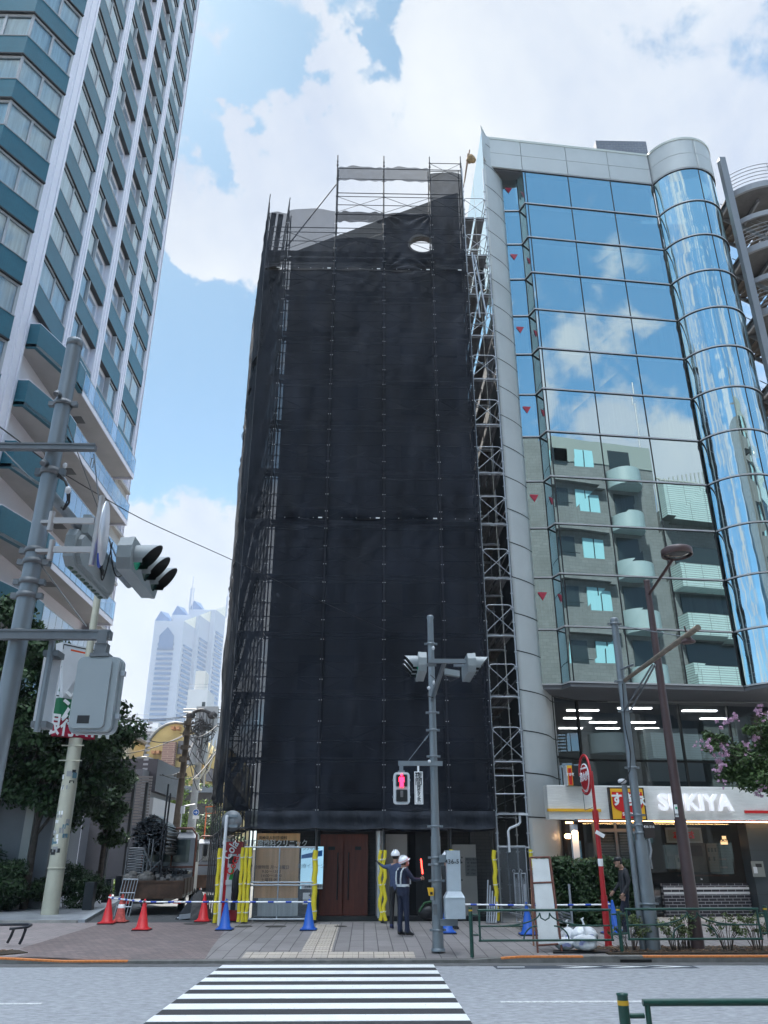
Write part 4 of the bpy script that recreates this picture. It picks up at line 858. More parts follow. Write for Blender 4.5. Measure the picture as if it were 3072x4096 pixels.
b=MB(); A=at(686,3145,89.5);B=at(860,3172,89.5); b.box(A.x,B.x,88.6,91,B.z,A.z,0); b.box(A.x,B.x,89.0,90.9,.1,B.z,1)
b.build('ground_floor',[mat('slate_band',(.10,.12,.14),.6),mat('dark_ground_floor',(.03,.027,.025),.7,var=.4,vs=.6)],yh)
b=MB(); A=at(775,3275,75);B=at(925,3275,75); b.box(A.x,B.x+4,75,76,.1,2.0,0); b.box(B.x-1.5,B.x+4,74,75,.1,2.5,0); tag(b.build('boundary_wall',mat('beige_boundary',(.38,.33,.27),.8,var=.15,vs=1)),'beige garden wall at the bend of the side street','wall')
# dark box house and podium on the left of the side street
t=thing('dark_box_house',(-14,54,.1),'dark brown box shaped house with a pale grey pillar base beside the slatted fence','house')
A=at(549,3035,52);B=at(632,3045,52); b=MB(); b.box(A.x-2,B.x,52,60,5.6,A.z,0); b.build('dark_volume',mat('dark_siding',(.035,.033,.042),.6,var=.15,vs=2),t)
b=MB(); A2=at(575,3190,51.5);B2=at(615,3190,51.5); b.box(A2.x,B2.x,51.5,60,.1,A2.z,0); b.build('pillar_base',mat('pale_render',(.36,.36,.37),.8,var=.06,vs=.5),t)
for k in range(14): b=MB(); b.box(B.x-.9,B.x-.6,51.97,52.0,6.0+.28*k,6.12+.28*k); b.build('vent',m_galv,t)
m_pod=mat('podium_panel',(.085,.09,.105),.6,var=.15,vs=.6); m_podl=mat('podium_edge',(.42,.41,.38),.7)
pd_=thing('podium_wall',(-14,40,.1),'row of dark grey wall panels with pale vertical edges along the side path','wall')
pts=[(-13.2,34),(-14.2,38.5),(-14.9,42),(-15.6,45.5),(-16.3,49),(-16.9,52),(-17.4,55)]
for i,(x,y) in enumerate(pts):
    hh=3.9
    b=MB(); b.box(x-2.6,x,y,y+.25,.1,hh,0); b.box(x-.02,x+.06,y-.02,y+.25,.1,hh+.0,1); b.box(x-.3,x-.05,y+.25,y+3.3,.1,hh,0); b.build('fin_panel',[m_pod,m_podl],pd_)
sf_=thing('slatted_screen',(-15,46,3.5),'tall brown horizontal slat screen above the dark wall panels','screen')
for (u0,u1_,vt,vb,Y) in ((412,470,3065,3275,42),(478,520,3075,3290,45),(545,588,3110,3300,49)):
    A=at(u0,vt,Y);B=at(u1_,vb,Y); b=MB(); z=B.z
    while z<A.z: b.box(A.x,B.x,Y,Y+.06,z,z+.11); z+=.16
    b.build('slats',mat('slat_brown',(.17,.155,.15),.6,var=.1,vs=2),sf_)
for (u,v) in ((472,3060),(541,3110),(590,3130)): A=at(u,v,44.8); b=MB(); b.box(A.x-.07,A.x+.07,44.7,44.95,.1,A.z); b.build('screen_post',m_joint,sf_)
t=thing('annex_building',(-18,50,.1),'dark grey annex wall behind the slatted screen','building'); b=MB(); A=at(380,3075,50.5);B=at(572,3090,50.5); b.box(A.x-6,B.x,50.5,58,.1,A.z); b.build('wall',m_pod,t)
# storefront under the tower, behind the trees
t=thing('tower_entrance',(-17,31,.1),'grey lobby wall with metal doors under the apartment tower behind the shrubs','entrance')
b=MB(); A=at(0,3270,30.2);B=at(215,3270,30.2); b.box(-24,B.x,30.2,30.5,.1,5.2,0); b.build('lobby_wall',mat('lobby_grey',(.20,.205,.22),.6,var=.12,vs=.5),t)
b=MB()
for i in range(4): x=-17.3+1.05*i; b.box(x,x+.98,30.1,30.16,.2,2.9,0); b.box(x+.05,x+.93,30.07,30.1,1.6,2.85,1)
b.build('door',[mat('door_grey',(.28,.29,.31),.5),mat('door_glass',(.12,.14,.16),.2)],t)
b=MB(); b.box(-13.3,-12.9,29.98,30.15,.1,4.6); b.box(-11.9,-11.6,29.98,30.15,.1,4.6); b.build('pilaster_strip',m_podl,t)
# ---------------- vegetation ----------------
def leafmat(name,c,var=.45,tr=.25):
    m=mat(name,c,.55,island=var,spec=.25); return m
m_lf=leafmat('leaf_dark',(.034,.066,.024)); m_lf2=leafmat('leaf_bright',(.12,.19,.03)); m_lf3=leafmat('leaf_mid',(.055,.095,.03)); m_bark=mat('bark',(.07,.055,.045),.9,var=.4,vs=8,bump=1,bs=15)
m_pink=mat('pink_blossom',(.58,.36,.50),.7,island=.25); m_hedge=leafmat('hedge_leaf',(.028,.055,.020))
def leaves(clumps,n,size,name,m,par,seed=1,flat=.0,asp=.55,shell=.5):
    r=random.Random(seed); vs=[];fs=[]; tot=sum(c[3]**2 for c in clumps)
    for (x,y,z,rad,*sc_) in clumps:
        sx,sy,sz=sc_ if sc_ else (1,1,1); k=max(4,int(n*rad*rad/tot))
        for _ in range(k):
            d=Vector((r.gauss(0,1),r.gauss(0,1),r.gauss(0,1))).normalized(); q=rad*(shell+(1-shell)*r.random())*(.8+.4*r.random())
            p=Vector((x+d.x*q*sx,y+d.y*q*sy,z+d.z*q*sz)); nrm=(d*.6+Vector((r.gauss(0,.6),r.gauss(0,.6),r.gauss(.5,.6)))).normalized(); a=nrm.orthogonal().normalized(); a=(a*math.cos(r.random()*6.3)+nrm.cross(a)*math.sin(r.random()*6.3)).normalized(); c=nrm.cross(a); s=size*(.6+.8*r.random())
            i=len(vs); vs+=[p-a*s*.5,p+c*s*asp*.5,p+a*s*.5,p-c*s*asp*.5]; fs.append((i,i+1,i+2,i+3))
    b=MB(); b.v=vs; b.f=fs; b.m=[0]*len(fs); b.s=[False]*len(fs); return b.build(name,m,par)
def clumps(cx,cy,cz,rx,ry,rz,n,r0,r1,seed):
    r=random.Random(seed); out=[]
    for _ in range(n):
        while True:
            d=Vector((r.uniform(-1,1),r.uniform(-1,1),r.uniform(-1,1)))
            if .2<d.length<1: break
        out.append((cx+d.x*rx,cy+d.y*ry,cz+d.z*rz,r.uniform(r0,r1),1.15,1.15,.7))
    return out
def tree(name,x,y,z0,h,cl,n,size,label,m=m_lf,tr=.14,lean=0,seed=1,grp='trees in front of the apartment tower'):
    t=thing(name,(x,y,z0),label,'tree',grp); b=MB(); b.path([(x,y,z0),(x+lean*.3,y,z0+h*.25),(x+lean,y,z0+h*.5),(x+lean*1.3,y,z0+h*.8)],[tr,tr*.8,tr*.6,tr*.25],n=9)
    r=random.Random(seed)
    for c in r.sample(cl,min(len(cl),16)): s_=z0+h*r.uniform(.3,.6); b.path([(x+lean*.8,y,s_),((x+c[0])/2,(y+c[1])/2,(s_+c[2])/2+.2),(c[0],c[1],c[2])],[tr*.4,tr*.25,tr*.08],n=5)
    b.build('trunk',m_bark,t); leaves(cl,n,size,'crown',m,t,seed); return t
tree('broadleaf_tree',-13.2,28.6,.15,9,clumps(-14.4,28.6,6.6,3.6,1.8,3.4,60,.5,1.0,5)+clumps(-13.6,28.2,9.6,1.9,1.2,1.2,14,.4,.7,6),30000,.21,'large dark broadleaf tree behind the near signal pole at the left edge',seed=3)
tree('broadleaf_tree',-11.3,29.6,.15,7,clumps(-11.0,29.6,5.9,2.2,1.5,2.7,48,.4,.85,7)+clumps(-12.2,28.8,8.6,.9,.8,1.0,8,.4,.7,17),24000,.19,'broadleaf tree behind the cream sign pole',seed=4)
tree('broadleaf_tree',-12.0,33.5,.15,6.5,clumps(-11.9,34,5.2,2.1,1.4,2.2,38,.4,.8,9)+clumps(-11.2,35.5,6.4,.9,1,1.0,8,.4,.6,10),18000,.19,'broadleaf tree leaning over the slatted screen',seed=5)
tree('ivy_column',-11.6,38.5,.15,6,clumps(-11.55,38.5,4.6,.75,.7,2.7,26,.35,.6,12),11000,.17,'narrow leafy column covered in ivy beside the dark wall panels',seed=6)
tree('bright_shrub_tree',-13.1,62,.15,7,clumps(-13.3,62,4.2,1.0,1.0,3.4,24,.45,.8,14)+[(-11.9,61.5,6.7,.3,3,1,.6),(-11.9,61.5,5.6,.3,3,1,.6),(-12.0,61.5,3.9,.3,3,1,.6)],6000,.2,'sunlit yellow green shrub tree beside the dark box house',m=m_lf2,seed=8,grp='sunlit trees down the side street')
tree('garden_tree',-16.2,80,.15,7,clumps(-14.4,80,4.2,3.0,1.5,2.2,22,.6,1.1,15),4500,.25,'dark garden tree behind the orange framed mirror',m=m_lf,seed=9,grp='sunlit trees down the side street')
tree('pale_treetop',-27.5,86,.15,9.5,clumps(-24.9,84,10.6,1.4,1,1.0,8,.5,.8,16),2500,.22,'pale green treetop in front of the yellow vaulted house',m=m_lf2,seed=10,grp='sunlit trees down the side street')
def shrub(x,y,rx,rz,label,m=m_hedge,n=4500,size=.16,seed=1,ry=None,grp='shrubs at the foot of the trees',asp=.3):
    t=thing('shrub',(x,y,gz(y)),label,'shrub',grp); cl=clumps(x,y,gz(y)+rz*.8,rx,ry or rx*.7,rz*.65,int(10+rx*6),.25,.5,seed); leaves(cl,n,size,'foliage',m,t,seed,asp=asp); b=MB()
    for c in cl[:10]: b.tube((x+(c[0]-x)*.3,y,gz(y)),(c[0],c[1],c[2]),.015,n=4)
    b.build('stem',m_bark,t)
shrub(-12.6,26.4,1.3,.85,'drooping dark shrub at the left edge in front of the tower',n=6000,seed=21)
shrub(-11.9,29.3,1.5,1.05,'wide dark shrub behind the foot of the cream pole',n=7000,seed=22)
shrub(-10.2,30.6,1.2,1.0,'dark shrub to the right of the cream pole',n=6000,seed=23)
shrub(-13.8,29.9,1.6,1.5,'tall dark shrub below the lobby doors',n=6000,seed=24)
shrub(-11.75,42.5,.45,.5,'small strappy yellow green plant against the panel wall',m=m_lf2,n=500,size=.35,seed=25,grp='small plants')
# clipped hedge by the restaurant
t=thing('clipped_hedge',(5.6,23.6,.12),'dark clipped hedge in front of the restaurant entrance','hedge')
r=random.Random(5); b=MB(); vs=[];fs=[]
for _ in range(26000):
    x=r.uniform(4.75,7.55); f=r.random(); y,z=(r.choice((23.15,)),r.uniform(.15,1.62)) if f<.6 else (r.uniform(23.15,24.2),1.62) 
    if f>.9: x=r.choice((4.75,7.55)); y=r.uniform(23.15,24.2); z=r.uniform(.2,1.62)
    bump=.07*math.sin(x*7+z*3)+.05*math.sin(x*17+z*11); p=Vector((x,y+bump+r.gauss(0,.05),z+r.gauss(0,.05)+(.05*math.sin(x*5) if f>=.6 else 0))); a=Vector((r.gauss(0,1),r.gauss(0,1),r.gauss(0,1))).normalized(); c=a.orthogonal().normalized(); s=.05*(.6+r.random()); i=len(vs); vs+=[p-a*s,p+c*s*.5,p+a*s,p-c*s*.5]; fs.append((i,i+1,i+2,i+3))
b.v=vs;b.f=fs;b.m=[0]*len(fs);b.s=[False]*len(fs); b.build('foliage',m_hedge,t)
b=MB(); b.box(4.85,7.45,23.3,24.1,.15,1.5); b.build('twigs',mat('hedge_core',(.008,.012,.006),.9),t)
# low kerbside plants
for i,(x,y) in enumerate(((5.35,17.95),(6.25,17.9),(6.6,18.3),(7.3,17.9),(7.95,18.0),(8.6,18.2))):
    t=thing('low_kerb_shrub',(x,y,.04),'sparse twiggy shrub in the kerbside soil bed behind the green railing','shrub','kerbside shrubs'); r=random.Random(i+40); cl=[]; b=MB()
    for k in range(15):
        a=r.uniform(0,6.28); q=r.uniform(.1,.42); h=r.uniform(.3,.62); tip=(x+q*math.cos(a),y+q*math.sin(a)*.6,.04+h); b.path([(x+.08*math.cos(a),y,.03),((x+tip[0])/2,(y+tip[1])/2,.04+h*.6),tip],[.009,.007,.004],n=4); cl.append((*tip,r.uniform(.07,.13)))
    b.build('stem',m_bark,t); leaves(cl,420,.06,'foliage',leafmat('kerb_leaf',(.10,.13,.05)) if i==0 else MATS['kerb_leaf'],t,i,shell=.2)
b=MB(); r=random.Random(9)
for _ in range(900):
    x,y=(r.uniform(4.8,10),r.uniform(KY+.22,18.7)) if r.random()<.65 else (r.uniform(-10,-7.0),r.uniform(KY+.4,18.3)); a=r.uniform(0,6.28); s=.035*(.5+r.random()); z=.052+r.random()*.015
    b.add([(x+s*math.cos(a+q*PI/2),y+s*math.sin(a+q*PI/2)*.6,z+.01*(q%2)) for q in range(4)],[(0,1,2,3)])
struct(b.build('leaf_litter',mat('dry_leaf',(.20,.12,.07),.9,island=.6),org=(0,17.5,.05)),'stuff')
# crepe myrtle at the right edge
t=thing('crepe_myrtle',(9.6,18.0,.03),'crepe myrtle tree with pink blossom clusters reaching in from the right edge','tree')
cl=[]; r=random.Random(77); fl=[]
def pc(u,v,Y): return at(u,v,Y)
for (u,v,rad) in ((2950,3010,.22),(2880,2960,.16),(2990,3120,.25),(3060,3000,.25),(3060,3120,.3),(2900,3070,.17),(2850,2990,.13),(2960,3080,.2),(3090,2900,.25),(2830,2940,.10),(3000,2920,.13),(3040,3060,.25),(3100,3060,.3),(2900,3110,.15),(3130,2980,.4),(3000,3040,.2)):
    p=pc(u,v,17.6+r.uniform(-.3,.4)); cl.append((p.x,p.y,p.z,rad*1.15,1.2,1.2,.85)); q=pc(u+r.uniform(0,50),v+r.uniform(-25,25),17.9); cl.append((q.x,q.y,q.z,rad*.9,1.2,1.2,.8))
for (u,v) in ((2815,2975),(2830,2990),(2795,2970),(2905,2990),(2895,3010),(2975,2990),(2890,2890),(2920,2880),(2945,2875),(3030,2835),(3060,2850),(3065,2870),(3020,2950),(3035,2960),(2875,3040),(2885,3065),(2870,3090),(2890,3130),(3040,3140),(3025,3160),(3070,3040),(2980,3020)):
    p=pc(u+r.uniform(-6,6),v+r.uniform(-6,6),17.35+r.uniform(-.25,.2)); [fl.append((p.x+r.uniform(-.09,.09),p.y+r.uniform(-.08,.08),p.z+r.uniform(-.1,.1),r.uniform(.02,.055))) for _ in range(5)]
b=MB(); b.path([(9.9,18,.03),(9.7,17.9,2.2),(9.2,17.7,3.4),(8.6,17.6,4.2)],[.08,.06,.04,.02],n=7)
for c in cl: b.path([(9.4,17.8,2.9),((9.3+c[0])/2,17.7,(3.3+c[2])/2),c[:3]],[.03,.018,.006],n=4)
b.build('trunk',m_bark,t); leaves(cl,17000,.085,'crown',m_lf3,t,31,shell=.3); leaves(fl,6500,.026,'blossom',m_pink,t,32,asp=.9,shell=.1)
# ---------------- ground floor of the renovated building ----------------
m_cop=mat('copper_panel',(.72,.40,.19),.35,metal=.35,var=.3,vs=1.2,stretch=(3,3,.15)); m_slv=mat('silver_metal',(.45,.46,.48),.3,metal=.8,var=.2,vs=2,stretch=(6,6,.2))
m_wood=mat('red_wood',(.125,.024,.011),.45,var=.35,vs=2.5,stretch=(7,7,.5)); m_blk=mat('black_plain',(.012,.012,.014),.5); m_beig=mat('beige_panel',(.36,.33,.30),.7,var=.1,vs=1)
m_txt=mat('text_white',(.85,.85,.85),.5); m_txtd=mat('text_dark',(.03,.03,.035),.6); m_red=mat('sign_red',(.62,.01,.012),.45); m_yel2=mat('sign_yellow',(.85,.45,.02),.5); m_grn=mat('sign_green',(.01,.14,.06),.5); m_wht=mat('white_plastic',(.58,.59,.61),.45,var=.04,vs=3)
def boxat(b,u0,u1,v0,v1,Y,dep,m=0):
    A=at(u0,v0,Y);B=at(u1,v1,Y); b.box(A.x,B.x,Y,Y+dep,B.z,A.z,m); return A,B
b=MB(); b.box(-3.05,3.7,25.38,25.58,2.75,3.3); b.box(-3.05,-2.6,25.35,25.59,.1,2.75); b.box(-1.45,-1.3,25.3,25.59,.1,2.75); b.box(.3,.55,25.3,25.59,.1,2.75); b.box(1.5,2.2,25.35,25.59,.1,2.75,1); b.build('ground_floor_frame',[m_blk,m_blk],rb)
b=MB(); b.box(1.3,2.2,25.36,25.4,.1,2.75); b.build('dark_opening',mat('void',(.004,.004,.005),.9),rb)
b=MB(); b.box(-3.1,3.7,25.0,25.35,gz(25)-.02,gz(25)+.11); b.build('door_step',mat('black_stone',(.015,.015,.017),.3),rb)
dr=MB(); A,B=boxat(dr,1275,1372,3337,3672,25.35,.05); boxat(dr,1374,1470,3337,3672,25.35,.05); d_=dr.build('entrance_door',m_wood,rb)
h=MB(); 
for u in (1352,1395): A=at(u,3410,25.28);B=at(u,3600,25.28); h.tube((A.x,25.28,A.z),(A.x,25.28,B.z),.018,n=6)
boxat(h,1313,1340,3386,3400,25.34,.01); boxat(h,1420,1444,3386,3400,25.34,.01)
h.build('handle',m_blk,d_)
b=MB(); boxat(b,1543,1632,3337,3672,25.32,.1); b.build('stone_panel',m_beig,rb); b=MB(); boxat(b,1808,1915,3378,3680,25.32,.1); b.build('stone_panel',m_beig,rb)
b=MB(); p=at(1518,3500,25.1); b.tube((p.x,25.1,.2),(p.x,25.1,2.8),.12,n=14); b.build('steel_column',m_slv,rb)
cs_=thing('clinic_sign_panel',(-2.2,25.1,.2),'copper coloured clinic sign wall with Japanese name and opening hours','sign')
b=MB(); A,B=boxat(b,1030,1190,3333,3592,25.1,.15); b.build('panel',m_cop,cs_); b=MB(); boxat(b,1032,1188,3362,3388,25.09,.012); b.build('name_band',mat('bronze_band',(.06,.045,.035),.4),cs_)
b=MB(); boxat(b,1032,1188,3592,3690,25.12,.1); b.build('lower_panel',m_slv,cs_)
c=at(1104,3375,25.08); text('西新宿歯科クリニック',.21,m_txt,cs_,c,sx=.88,fat=.004)
c=at(1092,3352,25.08); text('医療法人社団 歯科',.10,m_txtd,cs_,c)
c=at(1085,3495,25.08); text('診療時間 月～金曜日\n9:30～13:00\n14:00～18:00\n土曜日 休診',.11,mat('text_brown',(.12,.06,.03),.6),cs_,c)
ds=thing('poster_board',(-.95,24.95,.8),'backlit light blue clinic poster board beside the wooden door','poster')
b=MB(); boxat(b,1203,1292,3383,3559,24.95,.06); b.build('frame',m_blk,ds); b=MB(); boxat(b,1206,1290,3386,3556,24.94,.012); b.build('screen',mat('poster_blue',(.45,.68,.82),.5,emis=(.35,.65,.85),es=.22),ds)
b=MB(); A=at(1206,3420,24.93);B=at(1290,3400,24.93); b.add([(A.x,24.925,A.z),(B.x,24.925,B.z),(B.x,24.925,B.z-.16),(A.x,24.925,A.z-.1)],[(0,1,2,3)]); b.build('blue_swoosh',mat('mid_blue',(.02,.2,.6),.5),ds)
b=MB(); boxat(b,1206,1290,3536,3556,24.93,.01); b.build('white_strip',m_txt,ds); text('西新宿歯科',.11,m_txtd,ds,at(1256,3546,24.92)); text('治療イメージ',.13,mat('text_grey',(.25,.35,.42),.6),ds,at(1244,3465,24.92)); text('インプラント',.10,m_txtd,ds,at(1238,3396,24.92))
ws=thing('small_white_sign',(-1.2,24.9,.5),'small white clinic sign with a cross flower mark low beside the door','sign')
b=MB(); boxat(b,1212,1251,3571,3617,24.9,.02); b.build('board',m_txt,ws); text('✚',.16,m_txtd,ws,at(1243,3582,24.88)); text('歯科医院',.07,m_txtd,ws,at(1230,3602,24.88))
dy=thing('directory_board',(2.75,25.28,1.2),'grey floor directory board on the beige wall panel','sign')
b=MB(); boxat(b,1860,1909,3430,3504,25.28,.03); b.build('board',mat('dir_grey',(.16,.16,.155),.4),dy)
for i in range(5): text(('館内','9F','8F','7F','6F')[i],.07,m_txtd,dy,at(1873,3438+14*i,25.26)); text(('ご案内','事務所','クリニック','Office','Class')[i],.06,m_txtd,dy,at(1894,3438+14*i,25.26))
# translucent panel hoardings
m_mesh=netmat('grey_mesh_panel',(.22,.24,.26),.74)
def panel(u0,u1,v0,vm,v1,Y,label,mid=None):
    t=thing('panel_fence',(at((u0+u1)/2,v1,Y).x,Y,.12),label,'panel fence','mesh panels between the scaffold feet'); A=at(u0,v0,Y);B=at(u1,v1,Y); M=at(u0,vm,Y).z if vm else None
    b=MB()
    for z in ([A.z,B.z]+([M+.02,M-.05] if vm else [])): b.tube((A.x,Y,z),(B.x,Y,z),.022,n=7)
    for x in [A.x,B.x]+([(A.x+B.x)/2] if mid else []): b.tube((x,Y,B.z),(x,Y,A.z),.018,n=7)
    b.build('frame',m_galvb,t); b=MB(); b.quad((A.x,Y+.01,B.z),(B.x,Y+.01,B.z),(B.x,Y+.01,A.z),(A.x,Y+.01,A.z)); b.build('mesh',m_mesh,t)
panel(978,1252,3389,3533,3677,24.05,'grey mesh panel in front of the copper clinic sign',True)
panel(1990,2122,3386,None,3697,24.1,'grey mesh panel at the foot of the silver scaffold tower')
def leaner(label,u0,v0,u1,v1,Y,r=.024,n=1,name='leaning_tube',du=0):
    b=MB()
    for i in range(n): b.tube(at(u0+du*i,v0,Y+.15),at(u1+du*1.3*i,v1,Y-.1),r,n=7)
    return tag(b.build(name,m_galvb),label,'scaffold tube','spare steel tubes leaning at the scaffold')
for i in range(5): leaner('spare steel tube leaning beside the yellow sleeved foot at the right end of the netting',1952+9*i,3520+22*i,1948+9*i,3692,24.0-.05*i)
for i,(u) in enumerate((2056,2084)):
    t=thing('wire_mesh_gate',(at(u+14,3690,23.6).x,23.6,.12),('left' if i==0 else 'right')+' one of two wire mesh gate leaves stored behind the board frame','gate','stored mesh gates'); A=at(u,3494,23.7);B=at(u+30,3688,23.7); b=MB()
    for x in (A.x,B.x): b.tube((x,23.7,B.z),(x,23.7,A.z),.02,n=6)
    for z in (A.z,B.z): b.tube((A.x,23.7,z),(B.x,23.7,z),.015,n=6)
    b.lathe([(.03,0),(.04,.0),(.04,.02),(.03,.02)],(A.x,23.7,A.z+.06),(0,1,0),n=10); b.build('frame',m_galvb,t); b=MB(); k=12
    for j in range(26):
        z=B.z+(A.z-B.z)*j/26
        for s_ in (1,-1): 
            z2=z+s_*(B.x-A.x)*2.2
            if B.z<=z2<=A.z: b.tube((A.x,23.7,z),(B.x,23.7,z2),.004,n=3,cap=False)
    b.build('wire',m_galvb,t)
b=MB(); b.path([at(1990+5*i,3712+6*math.sin(i*1.9),22.9-.02*i)*1 for i in range(24)],.012,n=5)
rope=b.build('rope',mat('rope_tan',(.38,.34,.28),.9)); tag(rope,'coil of pale rope lying on the paving behind the green railing','rope')
b=MB(); b.path([(4.05,24.0,1.9),(4.05,24.0,2.45),(4.1,24.0,2.52),(4.35,24.0,2.62),(4.4,24.0,2.68),(4.4,24.0,2.85)],.035,n=8); b.box(4.36,4.62,23.9,24.0,2.86,2.92); tag(b.build('drain_pipe',m_wht),'white cranked pipe with a flat cap under the scaffold tower','pipe')
# vending machine
vm=thing('vending_machine',(-3.7,24.75,.14),'red drinks vending machine behind the yellow sleeved scaffold feet','vending machine')
A=at(897,3367,24.75);B=at(966,3367,24.75); vz=A.z; b=MB(); b.box(A.x,B.x+.05,24.75,25.4,.16,vz); b.build('cabinet',mat('vending_red',(.42,.008,.02),.3),vm)
b=MB(); boxat(b,914,957,3416,3640,24.7,.05); boxat(b,903,926,3520,3540,24.68,.05); v_=b.build('front_frame',m_wht,vm)
b=MB(); boxat(b,917,942,3424,3455,24.69,.02); b.build('display',m_blk,vm); b=MB(); A=at(914,3519,24.69);B=at(937,3446,24.69); b.add([(A.x,24.69,A.z),(B.x,24.69,A.z),(B.x,24.69,B.z)],[(0,1,2)]); b.build('green_wedge',mat('vend_green',(.03,.3,.06),.5),vm)
b=MB(); boxat(b,903,922,3562,3640,24.68,.03); boxat(b,925,940,3570,3640,24.68,.02,1); b.build('lower_panel',[m_wht,m_blk],vm)
text('Cola',.34,m_txt,vm,at(924,3400,24.66),xd=(.5,0,.86),yd=(-.86,0,.5),sx=.8,fat=.006); text('Coca-',.30,m_red,vm,at(933,3455,24.66),xd=(.3,0,.95),yd=(-.95,0,.3),sx=.8,fat=.004)
b=MB(); p=at(945,3540,24.4); b.ball(p,.13,.12,.42,n=10); tag(b.build('hung_helmet_bag',m_blk),'dark navy bag hanging in front of the vending machine','bag')
# ---------------- helpers for street things ----------------
m_pole=mat('galvanised_pole',(.20,.225,.245),.45,metal=.45,var=.14,vs=2.5,stretch=(1,1,.4)); m_pold=mat('pole_dark',(.15,.16,.17),.5,metal=.4,var=.2,vs=4); m_cab=mat('cable_black',(.012,.012,.013),.6); m_sig=mat('signal_grey',(.24,.27,.28),.45,var=.05,vs=3); m_hood=mat('hood_black',(.006,.006,.007),.6); m_lens=mat('lens_dark',(.02,.05,.045),.15); m_green=mat('lens_green',(.01,.28,.16),.2); m_brownp=mat('brown_pole',(.075,.045,.045),.45,var=.12,vs=3); m_dgreen=mat('railing_green',(.008,.055,.04),.35,var=.2,vs=12)
def wire(a,c,sag,r=.008,n=14): 
    a=Vector(a);c=Vector(c); return [a.lerp(c,i/n)-Vector((0,0,sag*4*(i/n)*(1-i/n))) for i in range(n+1)]
def clamp(b,x,y,z,r,m=0,h=.045):
    b.lathe([(r,0),(r+.012,0),(r+.012,h),(r,h)],(x,y,z),n=14,m=m); b.box(x+r,x+r+.06,y-.025,y+.025,z,z+h,m); b.box(x-r-.06,x-r,y-.025,y+.025,z,z+h,m)
def cone(u,v,z,colm,label,grp='traffic cones along the closed side street',Y=None,par=None,h=.7):
    p=at(u,v,Y); t=thing('traffic_cone',(p.x,Y,gz(Y)+z),label,'traffic cone',grp)
    b=MB(); b.lathe([(.175,.045),(.165,.07),(.14,.09),(.028,h-.03),(.02,h),(0,h+.005)],(p.x,Y,gz(Y)+z),n=20); b.build('body',colm,t)
    b=MB(); x=p.x;zz=gz(Y)+z; b.prism([(x-.2,Y-.17),(x-.17,Y-.2),(x+.17,Y-.2),(x+.2,Y-.17),(x+.2,Y+.17),(x+.17,Y+.2),(x-.17,Y+.2),(x-.2,Y+.17)],zz+.02,zz+.045,1); b.prism([(x-.21,Y-.21),(x+.21,Y-.21),(x+.21,Y+.21),(x-.21,Y+.21)],zz,zz+.022,0); b.build('base',[m_blk,colm],t); return Vector((p.x,Y,zz+h-.07))
m_cr=mat('cone_red',(.62,.018,.022),.5,var=.07,vs=6); m_cb=mat('cone_blue',(.01,.09,.42),.5,var=.07,vs=6); m_cro=mat('cone_worn',(.42,.07,.055),.7,var=.5,vs=14)
def cn(u,v,Y,colm,label,**k): return cone(u,v,0,colm,label,Y=Y,**k)
k1=cn(427,3695,24.0,m_cr,'plain red cone at the far left end of the striped bar')
k2=cn(478,3691,24.4,m_cro,'worn red and white cone standing just behind the leftmost red cone')
k3=cn(567,3721,22.3,m_cr,'bright red cone standing forward on the brick paving')
k4=cn(811,3688,24.6,m_cr,'red cone with white scribbles beside the black bundle')
k5=cn(898,3721,22.3,m_cb,'blue cone at the foot of the white sign pole')
k6=cn(1234,3722,22.2,m_cb,'blue cone in front of the copper clinic sign')
k7=cn(1789,3735,21.4,m_cb,'blue cone mostly hidden behind the numbered grey cabinet')
k8=cn(2113,3740,21.0,m_cb,'blue cone behind the green railing beside the rusty board frame')
k9=cn(2446,3745,21.2,m_cb,'nearest of the blue cones bunched by the red hydrant pole')
k10=cn(2462,3738,21.7,m_cb,'rear one of the blue cones bunched by the red hydrant pole')
b=MB(); b.lathe([(.09,0),(.085,.12),(.075,.12)],(k2.x,k2.y,k2.z-.3),n=16); tag(b.build('cone_collar',m_txt),'dirty white reflective collar round the worn cone','collar')
m_bb=mat('bar_blue',(.01,.06,.40),.4)
def bar(a,c,label):
    t=thing('striped_bar',tuple(a),label,'barrier bar','blue and white bars resting on the cones'); L_=(c-a).length; n=max(4,int(L_/.14)); w=MB(); q=MB()
    for i in range(n):
        (q if i%3==1 else w).tube(a.lerp(c,i/n),a.lerp(c,(i+1)/n),.021 if i%3==1 else .019,n=8)
    for p in (a,c): w.lathe([(.035,0),(.05,0),(.05,.03),(.035,.03)],p,(0,0,1),n=12)
    w.build('white_tube',m_txt,t); q.build('blue_sleeve',m_bb,t)
up=Vector((0,0,0)); bar(k1,k3,'blue and white bar between the leftmost red cone and the forward red cone'); bar(k3,k5,'long blue and white bar between the forward red cone and the first blue cone'); bar(k5,k6,'blue and white bar crossing in front of the mesh panel'); bar(k7,k8,'blue and white bar behind the green railing left of the rusty board frame'); bar(k8,k9,'blue and white bar right of the rusty board frame')
